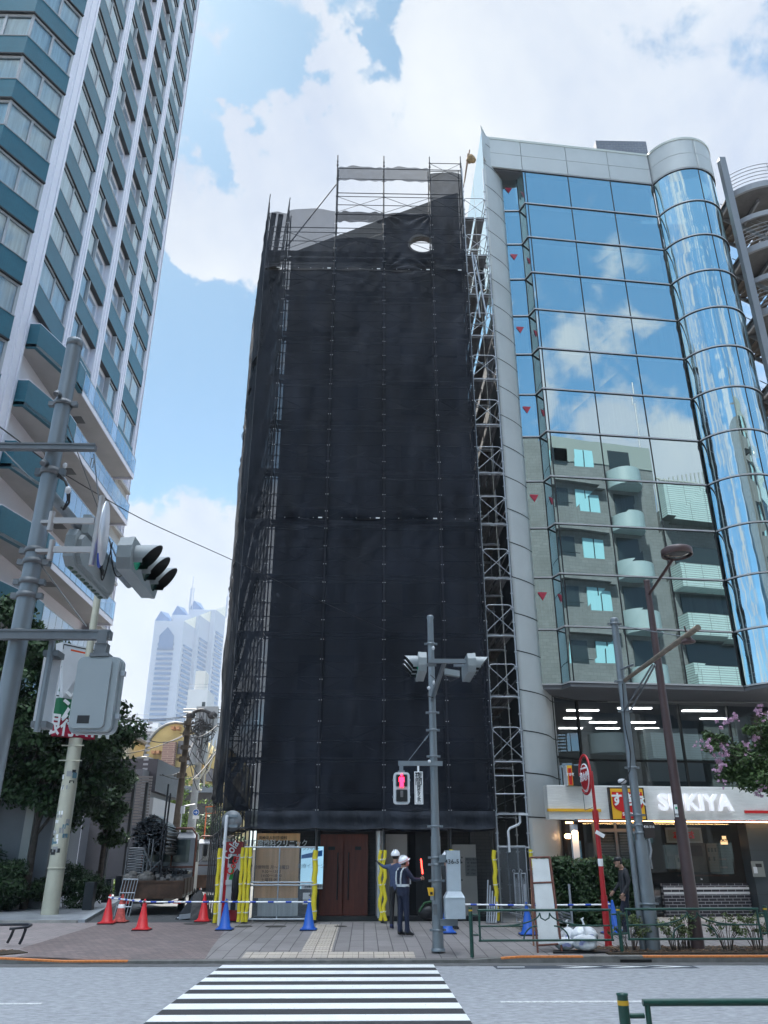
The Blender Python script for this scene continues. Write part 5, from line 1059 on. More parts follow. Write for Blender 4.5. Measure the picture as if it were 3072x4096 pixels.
# ---------------- near signal pole (left) ----------------
px,py=-3.08,6.95
sg=thing('signal_pole',(px,py,0),'large galvanised steel signal pole with clamps and a capped top at the left edge','signal pole')
b=MB(); zt=1.7+7.6*.657; b.tube((px,py,0),(px,py,zt-.06),.088,.076,n=24); b.lathe([(.078,0),(.082,.0),(.082,.07),(.07,.085),(0,.088)],(px,py,zt-.09),n=24); b.build('shaft',m_pole,sg)
for v in (1625,1902,2215,2260,2340,2395,2545): p=at(150,v,py); b=MB(); clamp(b,px,py,p.z,.082,h=.05 if v!=1902 else .07); b.build('clamp',m_pold,sg)
for v,dx in ((1578,-.02),(1853,-.02)): b=MB(); p=at(240,v,py-.09); b.path([(px+dx,py-.08,p.z),(px+dx,py-.14,p.z-.01),(px+dx,py-.16,p.z-.04)],.028,n=8); b.build('cable_outlet',m_pold,sg)
def harm(v,u0,u1,Y,h,d,m,name):   # horizontal arm parallel to X
    A=at(u0,v,Y);B=at(u1,v,Y); b=MB(); z=(A.z+B.z)/2; b.box(A.x,B.x,Y-d/2,Y+d/2,z-h/2,z+h/2); b.box(A.x,B.x,Y-d/2-.01,Y-d/2,z+h/2-.012,z+h/2+.004); b.box(A.x,B.x,Y-d/2-.01,Y-d/2,z-h/2-.004,z-h/2+.012); return b.build(name,m,sg),z
a1,z1=harm(1790,-60,384,py-.13,.058,.06,m_pold,'upper_arm'); a2,z2=harm(2541,-60,446,py-.13,.075,.075,m_pold,'lower_arm')
# turnbuckle and stay wires
b=MB()
def stay(p,q,r=.006): b.tube(p,q,r,n=5)
p1=at(375,1815,py-.13); p2=at(395,2000,py-.1); stay(p1,p2); b.path([p1+Vector((-.012,0,-.05)),p1+Vector((-.014,0,-.14)),p1+Vector((.012,0,-.15)),p1+Vector((.012,0,-.05)),p1+Vector((-.012,0,-.05))],.005,n=5)
stay(at(270,1700,py),atX(462,2225,px+.05)); stay(at(160,2255,py),at(345,2505,py)); stay(at(12,1800,py),at(145,1935,py)); stay(at(430,2150,8.5),atX(500,2300,px+.1)); b.build('stay_wire',m_pold,sg)
XA=px+.06
E0=atX(225,1975,XA); E1=atX(517,2340,XA); zA=(E0.z+E1.z)/2
b=MB(); b.tube((px,py+.05,E0.z),(XA,E1.y,E1.z),.052,.045,n=16); b.build('signal_arm',m_pole,sg)
b=MB(); b.path([at(232,1905,py-.02),at(262,1925,py-.05),at(278,1965,py-.03),at(276,2010,py),at(258,2036,py+.1),at(246,2030,py+.2)],.011,n=6); b.path([at(235,1895,py-.02),at(256,1915,py-.05),at(268,1950,py-.03),at(270,2000,py),at(252,2040,py+.1)],.008,n=6); b.build('cable_loop',m_cab,sg)
b=MB(); b.ball(at(272,1960,py-.05),.03,.03,.04,n=8); b.ball(at(260,1862,py-.05),.022,.022,.03,n=8); b.build('insulator',m_wht,sg)
# brackets with edge-on round sign
rs=thing('edge_on_road_sign',(at(390,2200,py).x,py-.15,4),'round road sign seen edge on, bracketed to the near signal pole','road sign')
xs_=at(383,2150,py-.15).x
b=MB(); 
for v in (2083,2198):
    A=at(205,v,py-.15);B=at(378,v,py-.15); b.box(A.x,B.x,py-.165,py-.14,A.z-.028,A.z+.028); b.tube((A.x,py-.15,A.z-.1),(A.x,py-.15,A.z+.09),.028,n=10); b.box(px+.07,A.x,py-.17,py-.10,A.z-.03,A.z+.0)
zt_=at(392,1985,py-.15).z; zb_=at(376,2262,py-.15).z; b.tube((xs_,py-.15,zb_),(xs_,py-.15,zt_),.026,n=12); b.build('bracket',mat('bracket_steel',(.42,.38,.36),.4,metal=.6),rs)
b=MB(); zc_=at(405,2130,py-.15).z; b.lathe([(0,0),(.30,0),(.30,.012),(0,.012)],(xs_+.055,py-.13,zc_),(1,.2,0),n=36); b.build('disc',mat('sign_plate',(.65,.67,.72),.3,metal=.3),rs)
b=MB(); b.lathe([(0,0),(.14,0),(.14,.012),(0,.012)],(xs_+.06,py-.16,zb_+.12),(1,.2,0),n=24); b.build('blue_disc',m_bb,rs)
# vehicle signal heads
def head(name,cx,cy,cz,fx,label,grp,ln=1.2,hh=.19,green=True):
    """three-lamp head, long axis along Y, lenses facing fx (+1/-1) in X; green lamp nearest the camera"""
    t=thing(name,(cx,cy,cz),label,'traffic signal',grp); b=MB(); l=ln/2; prof=[(-l,-.07),(-l+.07,-hh+.01),(l-.07,-hh+.01),(l,-.07),(l,.07),(l-.07,hh),(-l+.07,hh),(-l,.07)]
    b.ext([(cx-.075*fx,cy+a,cz+c) for a,c in prof],(.11*fx,0,0)); b.ext([(cx+.035*fx,cy+a*1.01,cz+c*1.03) for a,c in prof],(.05*fx,0,0)); b.build('housing',m_sig,t)
    for i in (-1,0,1):
        yy=cy+i*ln*.315; b=MB(); b.lathe([(0,.03),(.08,.025),(.135,0)],(cx+.087*fx,yy,cz),(fx,0,0),n=20); b.build('lens',m_green if (i==-1 and green) else m_lens,t)
        b=MB(); n=18; vs=[]
        for j in range(n+1):
            a=R(-38)+R(256)*j/n; c_,s_=math.cos(a),math.sin(a); d=.27*(.42+.58*max(0,.25+.75*s_)) if s_>-.3 else .1
            for (r_,x_) in ((.148,.085),(.148,.085+d)): vs.append((cx+x_*fx,yy+r_*c_,cz+r_*s_))
        b.add(vs,[(2*j,2*j+1,2*j+3,2*j+2) for j in range(n)],0,True); b.add([(p[0],yy+(p[1]-yy)*.95,cz+(p[2]-cz)*.95) for p in vs],[(2*j,2*j+2,2*j+3,2*j+1) for j in range(n)],1,True); b.build('visor',[m_sig,m_hood],t)
    b=MB(); b.box(cx-.3*fx if fx>0 else cx+.075,cx-.075 if fx>0 else cx+.3,cy-.05,cy+.0,cz+.02,cz+.07); b.build('bracket',m_pole,t); return t
G_='traffic signal heads'
hc=atX(545,2278,px+.40); head('traffic_signal',px+.42,hc.y,hc.z,1,'three lamp signal head with deep hoods at the end of the near signal arm',G_)
hb=atX(340,2270,px-.02); t=thing('traffic_signal',(px-.1,hb.y,hb.z),'back of a flat signal head hanging below the near signal arm','traffic signal',G_)
b=MB(); cx,cy,cz=px+.08,hb.y,hb.z+.02; prof=[(-.66,-.13),(-.55,-.2),(.58,-.2),(.66,-.12),(.66,.1),(.6,.19),(-.6,.19),(-.66,.1)]; b.ext([(cx,cy+a,cz+c) for a,c in prof],(-.1,0,0)); b.ext([(cx,cy+a*.9,cz+c*.8) for a,c in prof],(.05,0,0)); b.build('housing',m_sig,t)
b=MB(); 
for i in range(9): b.ball((cx-.06,cy-.5+.125*i,cz-.2),.035,.05,.02,n=6)
b.build('lamp_louvre',mat('louvre_green',(.05,.09,.07),.6),t); b=MB(); b.box(cx+.051,cx+.055,cy+.1,cy+.18,cz-.06,cz+.01); b.box(cx+.05,cx+.07,cy+.02,cy+.07,cz-.03,cz+.03); b.build('connector',m_blk,t)
b=MB(); b.box(cx-.02,cx+.06,cy-.5,cy-.25,cz+.19,cz+.4); b.build('terminal_box',m_sig,t)
b=MB(); b.path(wire((cx+.06,cy+.05,cz),(cx+.12,hc.y-.35,hc.z+.2),.28),.008,n=5); b.path(wire((cx+.12,hc.y-.4,hc.z+.15),(px+.3,hc.y-.1,hc.z-.05),.2),.008,n=5); tag(b.build('signal_cable',m_cab),'black cable looping between the two near signal heads','cable')
# pedestrian signal seen from behind
pb=thing('pedestrian_signal',(at(365,2765,py-.13).x,py-.2,3),'back of a pale grey pedestrian signal hanging from the lower arm of the near pole','pedestrian signal','pedestrian signals')
A=at(272,2625,py-.2);B=at(462,2925,py-.2); cx=(A.x+B.x)/2+.02; cz=(A.z+B.z)/2; hw=.175; hh=(A.z-B.z)/2
def rbox(b,cx,Y0,Y1,cz,hw,hh,r,m=0,n=5,sm=False):
    P=[]
    for (sx,sz,a0_) in ((1,1,0),(-1,1,90),(-1,-1,180),(1,-1,270)):
        for i in range(n+1): a=R(a0_+90*i/n); P.append((cx+sx*(hw-r)+r*math.cos(a),Y0,cz+sz*(hh-r)+r*math.sin(a)))
    b.ext(P,(0,Y1-Y0,0),m)
b=MB(); rbox(b,cx,py-.13,py-.05,cz,hw+.015,hh+.01,.06); rbox(b,cx,py-.19,py-.13,cz,hw,hh,.055); rbox(b,cx-.02,py-.215,py-.19,cz,hw*.8,hh*.93,.04); b.build('housing',mat('ped_housing',(.29,.33,.35),.35,var=.03,vs=3),pb)
b=MB(); b.box(cx-.05,cx+.05,py-.2,py-.1,cz+hh,cz+hh+.12); b.box(cx-.08,cx+.08,py-.21,py-.08,cz+hh,cz+hh+.03); b.box(cx-.035,cx+.045,py-.21,py-.2,z2-.09,z2+.02); b.build('hanger',m_pold,pb)
for zz in (cz+.18,cz-.18): b=MB(); b.box(cx+hw+.01,cx+hw+.045,py-.15,py-.1,zz-.02,zz+.02); b.build('hinge',m_galvb,pb)
b=MB(); b=MB(); b.box(cx-.10,cx+.0,py-.217,py-.2145,cz-hh+.06,cz-hh+.125); b.build('rating_plate',m_blk,pb)
# white panel back on its own pipe
wp=thing('sign_panel_back',(at(190,2760,py).x,py,3),'back of a white sign panel clamped on a pipe under the lower arm','sign')
A=at(183,2608,py+.12);B=at(203,2915,py+.12); b=MB(); b.box(A.x,B.x,py+.1,py+.125,B.z,A.z); b.build('panel',m_wht,wp); xp=at(196,2700,py).x
b=MB(); b.tube((xp,py-.05,at(190,2930,py).z),(xp,py-.05,z2),.028,n=10); b.build('pipe',m_pole,wp);
for v in (2618,2900): p=at(190,v,py); b=MB(); b.box(xp-.06,xp+.07,py-.06,py+.1,p.z-.025,p.z+.025); b.build('clamp',m_pold,wp)
# overhead cable across the street
b=MB(); P=[at(-30,1690,6.0),at(0,1708,6.3),at(240,1888,8.2),at(560,2075,11),at(930,2240,15),at(1300,2413,20.5),at(1600,2545,23.9)]
Q=[]
for i in range(len(P)-1):
    for k in range(5): Q.append(P[i].lerp(P[i+1],k/5))
Q=[Q[0]]+[(Q[i-1]+Q[i]*2+Q[i+1])/4 for i in range(1,len(Q)-1)]+[Q[-1]]
b.path(Q,.007,n=5); tag(b.build('overhead_cable',m_cab),'long thin cable sagging from the near pole across the sky to the netting','cable')
# ---------------- convenience store pole sign ----------------
sx_,sy_=-9.46,26.9
cp=thing('pole_sign',(sx_,sy_,.14),'cream pole carrying a convenience store light box sign with stickers on its shaft','sign')
m_cream=mat('cream_paint',(.50,.48,.38),.45,var=.08,vs=2)
b=MB(); zt=at(310,2935,sy_).z; b.tube((sx_,sy_,.14),(sx_,sy_,zt-1.5),.255,.235,n=24); b.tube((sx_,sy_,zt-1.5),(sx_,sy_,zt-.15),.22,.21,n=24); b.tube((sx_,sy_,zt-.2),(sx_,sy_,zt+5.5),.12,n=16); b.lathe([(.26,0),(.27,0),(.27,.04),(.25,.04)],(sx_,sy_,1.45),n=24)
for v in (2985,3045): p=at(300,v,sy_); b.tube((sx_-.36,sy_-.2,p.z),(sx_+.36,sy_-.2,p.z),.02,n=6)
b.path([(sx_,sy_,zt+5.4),(sx_-.2,sy_,zt+6.0),(sx_-.6,sy_,zt+6.2)],.12,n=10); b.build('shaft',m_cream,cp)
def skew(u0,v0,u1,v1,Y0,Y1): return at(u0,v0,Y0),at(u1,v1,Y1)
# light boxes are turned: left side nearer
Yl,Yr=26.2,27.2
def lbox(u0,u1,vt,vb,m,name,par,dep=.35):
    A=at(u0,vt,Yl); B=at(u0,vb,Yl); C_=at(u1,vt+ (u1-u0)*.25,Yr); dx=Vector((C_.x-A.x,Yr-Yl,0)); d=dx.normalized(); n_=Vector((-d.y,d.x,0))*dep; P=[A,B,Vector((A.x,A.y,B.z))+dx,Vector((A.x,A.y,A.z))+dx]; b=MB(); b.ext(P,n_); return b.build(name,m,par),A,B,dx,d
bx,A,B,dx,d=lbox(250,385,2568,2790,m_wht,'light_box',cp,.4); fx=Vector((d.y,-d.x,0))*.02
q=MB(); 
def onface(s,t_): return Vector((A.x,A.y,B.z+(A.z-B.z)*t_))+dx*s+fx
q.add([onface(.06,.05),onface(.94,.05),onface(.94,.95),onface(.06,.95)],[(0,1,2,3)]); q.build('face',mat('sign_face_white',(.75,.77,.8),.4),bx)
q=MB(); fx=fx*1.5; q.add([onface(.25,.90),onface(.8,.90),onface(.76,.70),onface(.28,.72)],[(0,1,2,3)]); q.build('orange_stripe',mat('orange_red',(.75,.09,.02),.5),bx)
q=MB(); q.add([onface(.5,.52),onface(.74,.52),onface(.62,.08),onface(.40,.10)],[(0,1,2,3)]); q.build('red_stroke',mat('deep_red',(.55,.02,.02),.5),bx)
q=MB(); q.add([onface(.10,.12),onface(.3,.08),onface(.62,.10),onface(.48,.34),onface(.36,.22),onface(.18,.38)],[(0,1,2,3,4,5)]); q.build('green_hook',m_grn,bx)
c=onface(.26,.58)+fx; text('SEVEN',.24,m_grn,cp,c,xd=dx,yd=(0,0,1),ext=.01,sx=.75,fat=.008)
q=MB(); 
for (s0,s1,t0,t1) in ((.03,.05,.04,.96),(.03,.97,.03,.05),(.95,.97,.04,.96),(.03,.97,.95,.97)): q.add([onface(s0,t0),onface(s1,t0),onface(s1,t1),onface(s0,t1)],[(0,1,2,3)])
q.build('border',m_blk,bx)
for (vt,vb,mm,tx,sz,u0) in ((2790,2866,m_grn,'酒',1.0,238),(2868,2940,mat('crimson',(.38,.008,.04),.5),'銀行ATM',.72,226)):
    o_,A,B,dx,d=lbox(u0,385,vt,vb,mm,'light_box',cp,.35); f2_=Vector((d.y,-d.x,0))*.03; c=(A+B)/2+dx*(.5 if tx!='酒' else .42)+f2_; text(tx,sz,m_txt,cp,c,xd=dx,yd=(0,0,1),ext=.01,sx=.8 if tx!='酒' else 1,fat=.015)
r=random.Random(4)
for i in range(34):
    b=MB()
    z=1.9+2.6*r.random()**1.2; a=R(-90)+r.uniform(-1.0,1.0); w=r.uniform(.03,.09); h_=r.uniform(.03,.09); rad=.262-.008*z; n_=Vector((math.cos(a),math.sin(a),0)); tg=Vector((-n_.y,n_.x,0)); c=Vector((sx_,sy_,z))+n_*rad; b.add([c-tg*w-Vector((0,0,h_)),c+tg*w-Vector((0,0,h_)),c+tg*w+Vector((0,0,h_)),c-tg*w+Vector((0,0,h_))],[(0,1,2,3)]); b.build('sticker',[m_blk,mat('stick_grey',(.3,.3,.3),.6),m_txt,mat('stick_blue',(.1,.2,.25),.6)][i%4],cp)
# bollards
for (x,y,l) in ((-9.06,29.24,'nearest black square bollard on the side path'),(-9.94,34.2,'middle black square bollard on the side path'),(-11.2,40.3,'farthest black square bollard on the side path beside the truck')):
    b=MB(); b.box(x-.15,x+.15,y-.15,y+.15,.14,1.02); b.box(x-.155,x+.155,y-.155,y+.155,1.0,1.03); tag(b.build('bollard',mat('bollard_black',(.018,.022,.028),.4)),l,'bollard','black bollards beside the side street')
# ---------------- centre signal pole ----------------
cx0,cy0=1.49,18.0
cpole=thing('signal_pole',(cx0,cy0,.03),'slim galvanised signal pole standing in the middle of the pavement by the crosswalk','signal pole')
zt=at(1735,2463,cy0).z; zj=at(1745,3345,cy0).z; b=MB(); b.tube((cx0,cy0,.03),(cx0,cy0,zj),.112,.100,n=20); b.tube((cx0,cy0,zj),(cx0,cy0,zt),.088,.07,n=20); b.lathe([(.078,0),(.08,.05),(.07,.08),(0,.085)],(cx0,cy0,zt-.08),n=20); b.lathe([(.14,0),(.14,.05),(.112,.06)],(cx0,cy0,.03),n=20)
b.box(cx0-.05,cx0+.045,cy0-.095,cy0-.05,at(1735,2565,cy0).z,at(1735,2500,cy0).z); b.build('shaft',m_pole,cpole)
for v in (2580,2855,2925,3030,3310,3435,3463,3528,3725): b=MB(); clamp(b,cx0,cy0,at(1745,v,cy0).z,.09 if v<3300 else .105); b.build('clamp',m_pole,cpole)
e=atX(1783,2645,cx0+.08); s0=at(1738,2768,cy0); b=MB(); b.tube((cx0,cy0-.05,e.z-.3),(cx0+.06,e.y,e.z),.05,.045,n=14); b.box(cx0-.26,cx0+.48,e.y-.04,e.y+.04,e.z-.04,e.z+.04); b.build('signal_arm',m_pole,cpole)
h1=atX(1690,2665,cx0-.38); h2=atX(1870,2668,cx0+.55)
head('traffic_signal',cx0-.40,h1.y+.1,h1.z,-1,'left facing hooded signal head on the centre pole showing a green lens',G_,ln=1.1)
head('traffic_signal',cx0+.58,h2.y+.1,h2.z,1,'right facing hooded signal head on the centre pole',G_,ln=1.1,green=False)
b=MB(); p=at(1808,2692,16.8); b.ob(p,(.16,.02,-.02),(0,.07,0),(0,0,.06)); b.ob(p+Vector((.28,.0,-.03)),(.07,0,0),(0,.05,0),(0,0,.05)); tag(b.build('detector_box',m_sig),'small white detector box beside the right signal head of the centre pole','detector')
b=MB(); b.path([at(1712,2770,17.9),at(1712,2784,17.7),at(1730,2790,17.6),at(1750,2775,17.7)],.012,n=5); b.path([at(1722,2700,17.7),at(1745,2720,17.6),at(1775,2700,17.2)],.01,n=5); b.path([at(1780,2705,17.2),at(1800,2727,17.1),at(1838,2710,17)],.01,n=5); b.build('cable_loop',m_cab,cpole)
b=MB(); b.ball(at(1715,2752,17.85),.04,n=8); b.ball(at(1733,2592,17.85),.035,.035,.05,n=8); b.ball(at(1735,2730,17.85),.03,.03,.05,n=8); b.build('insulator',m_wht,cpole)
A=at(1592,3056,cy0);B=at(1768,3060,cy0); b=MB(); b.box(A.x,B.x,cy0-.16,cy0-.10,A.z-.05,A.z+.05); b.tube(at(1725,2925,cy0-.05),at(1634,3042,cy0-.13),.008,n=5); b.tube(at(1710,2945,cy0-.07),at(1697,2962,cy0-.08),.018,n=6); b.build('lower_arm',m_pole,cpole); b=MB(); b.ball(at(1717,3046,cy0-.15),.04,n=8); b.build('arm_insulator',m_wht,cpole)
ps=thing('pedestrian_signal',(at(1607,3150,cy0).x,cy0-.25,3),'pedestrian signal showing a lit red standing man, hanging on the centre pole','pedestrian signal','pedestrian signals')
A=at(1574,3089,cy0-.3);B=at(1640,3217,cy0-.3); cx=(A.x+B.x)/2;cz=(A.z+B.z)/2;hw=(B.x-A.x)/2;hh=(A.z-B.z)/2
b=MB(); rbox(b,cx,cy0-.3,cy0-.1,cz,hw,hh,.07); b.build('housing',mat('ped_front',(.58,.60,.62),.4),ps)
b=MB(); 
for s_ in (1,-1): rbox(b,cx,cy0-.315,cy0-.29,cz+s_*hh*.47,hw*.74,hh*.40,.03); rbox(b,cx,cy0-.33,cy0-.3,cz+s_*hh*.47,hw*.66,hh*.36,.02,1)
b.build('lens_frame',[m_galv,m_hood],ps)
b=MB(); zc=cz+hh*.47; y=cy0-.335; b.lathe([(0,0),(.026,0)],(cx,y,zc+.105),(0,-1,0),n=14); b.add([(cx-.055,y,zc+.07),(cx+.055,y,zc+.07),(cx+.06,y,zc-.02),(cx+.04,y,zc-.03),(cx+.04,y,zc-.13),(cx-.04,y,zc-.13),(cx-.04,y,zc-.03),(cx-.06,y,zc-.02)],[(0,1,2,3,4,5,6,7)]); b.build('red_man',mat('red_lit',(.9,.02,.04),.5,emis=(1,.01,.04),es=3.2),ps)
b=MB(); zc=cz-hh*.47; b.box(cx-.03,cx+.03,y-.001,y,zc-.03,zc+.1); b.build('dark_man',mat('grey_man',(.12,.11,.11),.4),ps); b=MB(); b.box(cx-.04,cx+.04,cy0-.22,cy0-.14,cz+hh,cz+hh+.16); b.box(cx-.07,cx+.07,cy0-.24,cy0-.12,cz+hh,cz+hh+.04)
for s_ in (1,-1):
    for q_ in (1,-1): b.box(cx+s_*hw,cx+s_*(hw+.02),cy0-.25,cy0-.2,cz+q_*.17-.02,cz+q_*.17+.02)
b.build('hanger',m_pole,ps)
tp=thing('text_sign',(at(1675,3150,cy0).x,cy0-.2,2.9),'narrow white sign with vertical Japanese text beside the red pedestrian signal','sign')
b=MB(); A,B=boxat(b,1657,1693,3086,3217,cy0-.2,.02); b.box((A.x+B.x)/2-.02,(A.x+B.x)/2+.02,cy0-.16,cy0-.12,A.z,A.z+.12); b.build('plate',m_txt,tp); b=MB(); x0,x1,z0,z1=A.x+.018,B.x-.018,B.z+.02,A.z-.02; 
for (a,c_,e_,f_) in ((x0,x1,z0,z0+.006),(x0,x1,z1-.006,z1),(x0,x0+.005,z0,z1),(x1-.005,x1,z0,z1)): b.box(a,c_,cy0-.203,cy0-.2,e_,f_)
b.build('border',m_txtd,tp); xm=(A.x+B.x)/2; H_=A.z-B.z
for ch,f,s_ in (('夜',.14,.15),('間',.33,.15),('押',.48,.085),('ボ',.58,.085),('タ',.68,.085),('ン',.77,.08),('式',.87,.085)): text(ch,s_,m_txtd,tp,(xm,cy0-.206,A.z-H_*f),fat=.001)
# numbered cabinet and push button
nb=thing('control_cabinet',(at(1818,3500,cy0).x,cy0-.2,.4),'pale grey control cabinet numbered 436-51 strapped to the centre pole','cabinet')
m_cabn=mat('cabinet_grey',(.44,.49,.53),.5,var=.06,vs=6,bump=.2,bs=120)
b=MB(); A,B=boxat(b,1786,1845,3402,3566,cy0-.3,.28); b.build('upper_case',m_cabn,nb); b=MB(); C_,D_=boxat(b,1781,1863,3590,3676,cy0-.42,.42); 
b.add([(A.x,cy0-.3,B.z),(B.x,cy0-.3,B.z),(B.x,cy0,B.z),(A.x,cy0,B.z),(C_.x,cy0-.42,C_.z),(D_.x,cy0-.42,C_.z),(D_.x,cy0,C_.z),(C_.x,cy0,C_.z)],[(0,4,5,1),(1,5,6,2),(3,7,4,0)]); b.box(C_.x-.005,D_.x+.005,cy0-.43,cy0,C_.z-.02,C_.z+.0); b.build('lower_case',m_cabn,nb)
text('436-51',.115,m_txtd,nb,at(1814,3447,cy0-.31),fat=.002,space=1.1); b=MB(); b.box(cx0+.05,A.x+.2,cy0-.15,cy0-.05,D_.z-.14,D_.z-.02); b.box(cx0+.05,A.x+.02,cy0-.15,cy0-.05,at(1786,3440,cy0).z-.05,at(1786,3440,cy0).z+.1); b.build('bracket',m_pole,nb)
b=MB()
for v in (3430,3450,3520): p=at(1846,v,cy0-.2); b.box(p.x-.005,p.x+.015,cy0-.24,cy0-.2,p.z-.015,p.z+.015)
b.build('latch',m_blk,nb)
pbn=thing('push_button_box',(at(1722,3568,cy0).x,cy0-.2,1.0),'yellow push button box on the left of the centre pole','push button'); b=MB(); A=at(1710,3551,cy0-.2);B=at(1735,3583,cy0-.2); b.ext([(A.x,cy0-.2,A.z),(B.x,cy0-.2,A.z),(B.x,cy0-.2,B.z),(A.x+.03,cy0-.2,B.z)],(0,.12,0)); b.build('case',mat('button_yellow',(.75,.42,.01),.5),pbn); b=MB(); b.box(A.x+.05,B.x-.02,cy0-.205,cy0-.2,B.z+.02,B.z+.07); b.build('label_plate',m_blk,pbn); b=MB(); b.box(B.x-.06,cx0-.08,cy0-.15,cy0-.05,B.z-.08,B.z-.01); b.build('bracket',m_galvb,pbn)
b=MB(); A=at(1735,3615,cy0-.1); boxat(b,1733,1749,3617,3660,cy0-.16,.12); boxat(b,1733,1738,3453,3535,cy0-.1,.02); tag(b.build('junction_box',m_pold),'small dark grey junction box on the left of the centre pole','junction box')
# ---------------- grey pole with wooden arm, brown lamp, hydrant pole ----------------
gx,gy=5.86,18.08
gp=thing('utility_pole',(gx,gy,.03),'grey steel pole with a tan wooden cross arm in front of the restaurant','pole')
zt=at(2462,2478,gy).z; zj=at(2553,3360,gy).z; b=MB(); b.tube((gx,gy,.03),(gx,gy,zj),.145,.135,n=20); b.tube((gx,gy,zj),(gx,gy,zt),.095,.08,n=20); b.lathe([(.085,0),(.095,.02),(.095,.1),(.08,.13),(0,.135)],(gx,gy,zt-.1),n=18); b.build('shaft',m_pole,gp)
a_=atX(2498,2722,gx+.05); e=atX(2792,2510,gx+.05); b=MB(); b.tube((gx+.05,gy-.05,a_.z),(gx+.05,e.y,e.z),.045,.055,n=12); b.build('wooden_arm',mat('tan_arm',(.19,.155,.12),.7,var=.3,vs=10),gp)
b=MB(); q=atX(2612,2655,gx+.05)
for dx in (-.04,.10): b.tube((gx+dx,gy-.08,at(2500,2845,gy).z),(gx+.05+dx*.4,q.y,q.z-.02),.022,n=6)
b.tube((gx,gy-.05,zt-.15),atX(2725,2545,gx+.05),.01,n=5); b.tube((gx,gy-.1,a_.z+.25),(gx+.05,gy-.8,a_.z+.2),.025,n=6); b.build('strut',m_pole,gp)
sir=MB(); s_=atX(2752,2562,gx+.08); sir.lathe([(0,.14),(.06,.12),(.07,.04),(.13,-.02),(.13,-.04),(.05,-.05),(0,-.05)],(s_.x,s_.y,s_.z),n=16); sir.tube((s_.x,s_.y,s_.z+.1),(s_.x-.05,s_.y-.05,s_.z+.26),.015,n=6); sir.build('bell_speaker',m_brownp,gp)
for v in (2500,2730,2850,3075,3265,3305,3335,3620): b=MB(); clamp(b,gx,gy,at(2530,v,gy).z,.1 if v<3350 else .15); b.build('clamp',m_pole,gp)
b=MB(); P=[at(2490,2735,gy-.12),at(2500,2900,gy-.12),at(2522,3010,gy-.12),at(2520,3080,gy-.12),at(2505,3115,gy-.15),at(2490,3128,gy-.15),at(2478,3135,gy-.12)]; b.path(P,.012,n=5); b.build('cable',m_cab,gp)
b=MB(); boxat(b,2572,2622,3285,3352,gy-.1,.3); b.build('notice_plate',mat('brown_plate',(.03,.022,.02),.5),gp); text('436-516',.07,m_txt,gp,at(2596,3307,gy-.12))
b=MB(); P=[at(2594,3355,gy),at(2604,3400,gy),at(2600,3430,gy),at(2590,3442,gy)]; b.path(P,.03,n=8); b.path([at(2588,3355,gy+.1),at(2608,3475,gy+.1)],.02,n=6); b.build('conduit',m_galvb,gp)
g2=thing('service_pipe_pole',(5.66,18.12,.03),'thin grey pipe pole with a small white cap strapped beside the grey pole','pole'); zt=at(2497,3140,18.12).z; b=MB(); b.tube((5.66,18.12,.03),(5.66,18.12,zt),.068,.06,n=14); b.build('shaft',m_pole,g2); b=MB(); b.ball((5.6,18.05,zt+.07),.1,.09,.06,n=10); b.build('cap',m_wht,g2)
bx_,by_=6.84,18.27
bl=thing('street_lamp',(bx_,by_,.03),'dark brown street lamp with a round flat head in front of the restaurant sign','street lamp')
zt=at(2590,2325,by_).z; zj=at(2718,3275,by_).z; b=MB(); b.tube((bx_,by_,.03),(bx_,by_,zj),.135,.125,n=18); b.tube((bx_,by_,zj),(bx_,by_,zt),.11,.07,n=18); b.lathe([(.08,0),(.08,.04),(0,.05)],(bx_,by_,zt-.02),n=16); b.build('shaft',m_brownp,bl)
h_=atX(2707,2212,bx_); b=MB(); b.tube((bx_,by_,zt-.35),(bx_,h_.y+.25,h_.z-.05),.035,n=10); b.build('arm',m_brownp,bl)
b=MB(); b.lathe([(0,.17),(.30,.16),(.335,.13),(.335,0),(.31,-.01),(.30,.03)],(bx_,h_.y,h_.z-.06),n=30); b.build('lamp_head',m_brownp,bl); b=MB(); b.lathe([(0,-.03),(.12,-.03),(.28,.03),(.3,.05)],(bx_,h_.y,h_.z-.06),n=24); b.build('lens',mat('lamp_lens',(.12,.12,.12),.1,metal=.5),bl)
b=MB(); A=at(2695,3218,by_-.14);B=at(2715,3268,by_-.14); b.box(A.x,B.x,by_-.145,by_-.135,B.z,A.z); b.build('sticker',m_txt,bl); text('2022',.05,m_txtd,bl,at(2706,3258,by_-.15)); b=MB(); b.lathe([(0,0),(.025,0)],at(2705,3232,by_-.15),(0,-1,0),n=10); b.build('green_mark',mat('mark_green',(.02,.35,.15),.5),bl)
rx_,ry_=5.15,18.8
rp=thing('hydrant_sign_pole',(rx_,ry_,.04),'red fire hydrant sign pole with a round sign seen at an angle','sign'); zt=at(2368,3270,ry_).z; zj=at(2407,3560,ry_).z
b=MB(); b.tube((rx_,ry_,.04),(rx_,ry_,1.0),.075,.07,n=14); b.tube((rx_,ry_,1.0),(rx_,ry_,zt),.055,.05,n=14); b.tube((rx_,ry_,zt-.1),(rx_,ry_,zt+.15),.07,n=14); b.tube((rx_,ry_,zt+.1),(rx_,ry_,at(2355,3085,ry_).z),.035,n=10); m_rp=mat('hydrant_red',(.45,.015,.02),.45,var=.1,vs=5); b.build('shaft',m_rp,rp)
dc=at(2340,3098,ry_); ax=Vector((-.998,-.06,0)).normalized()
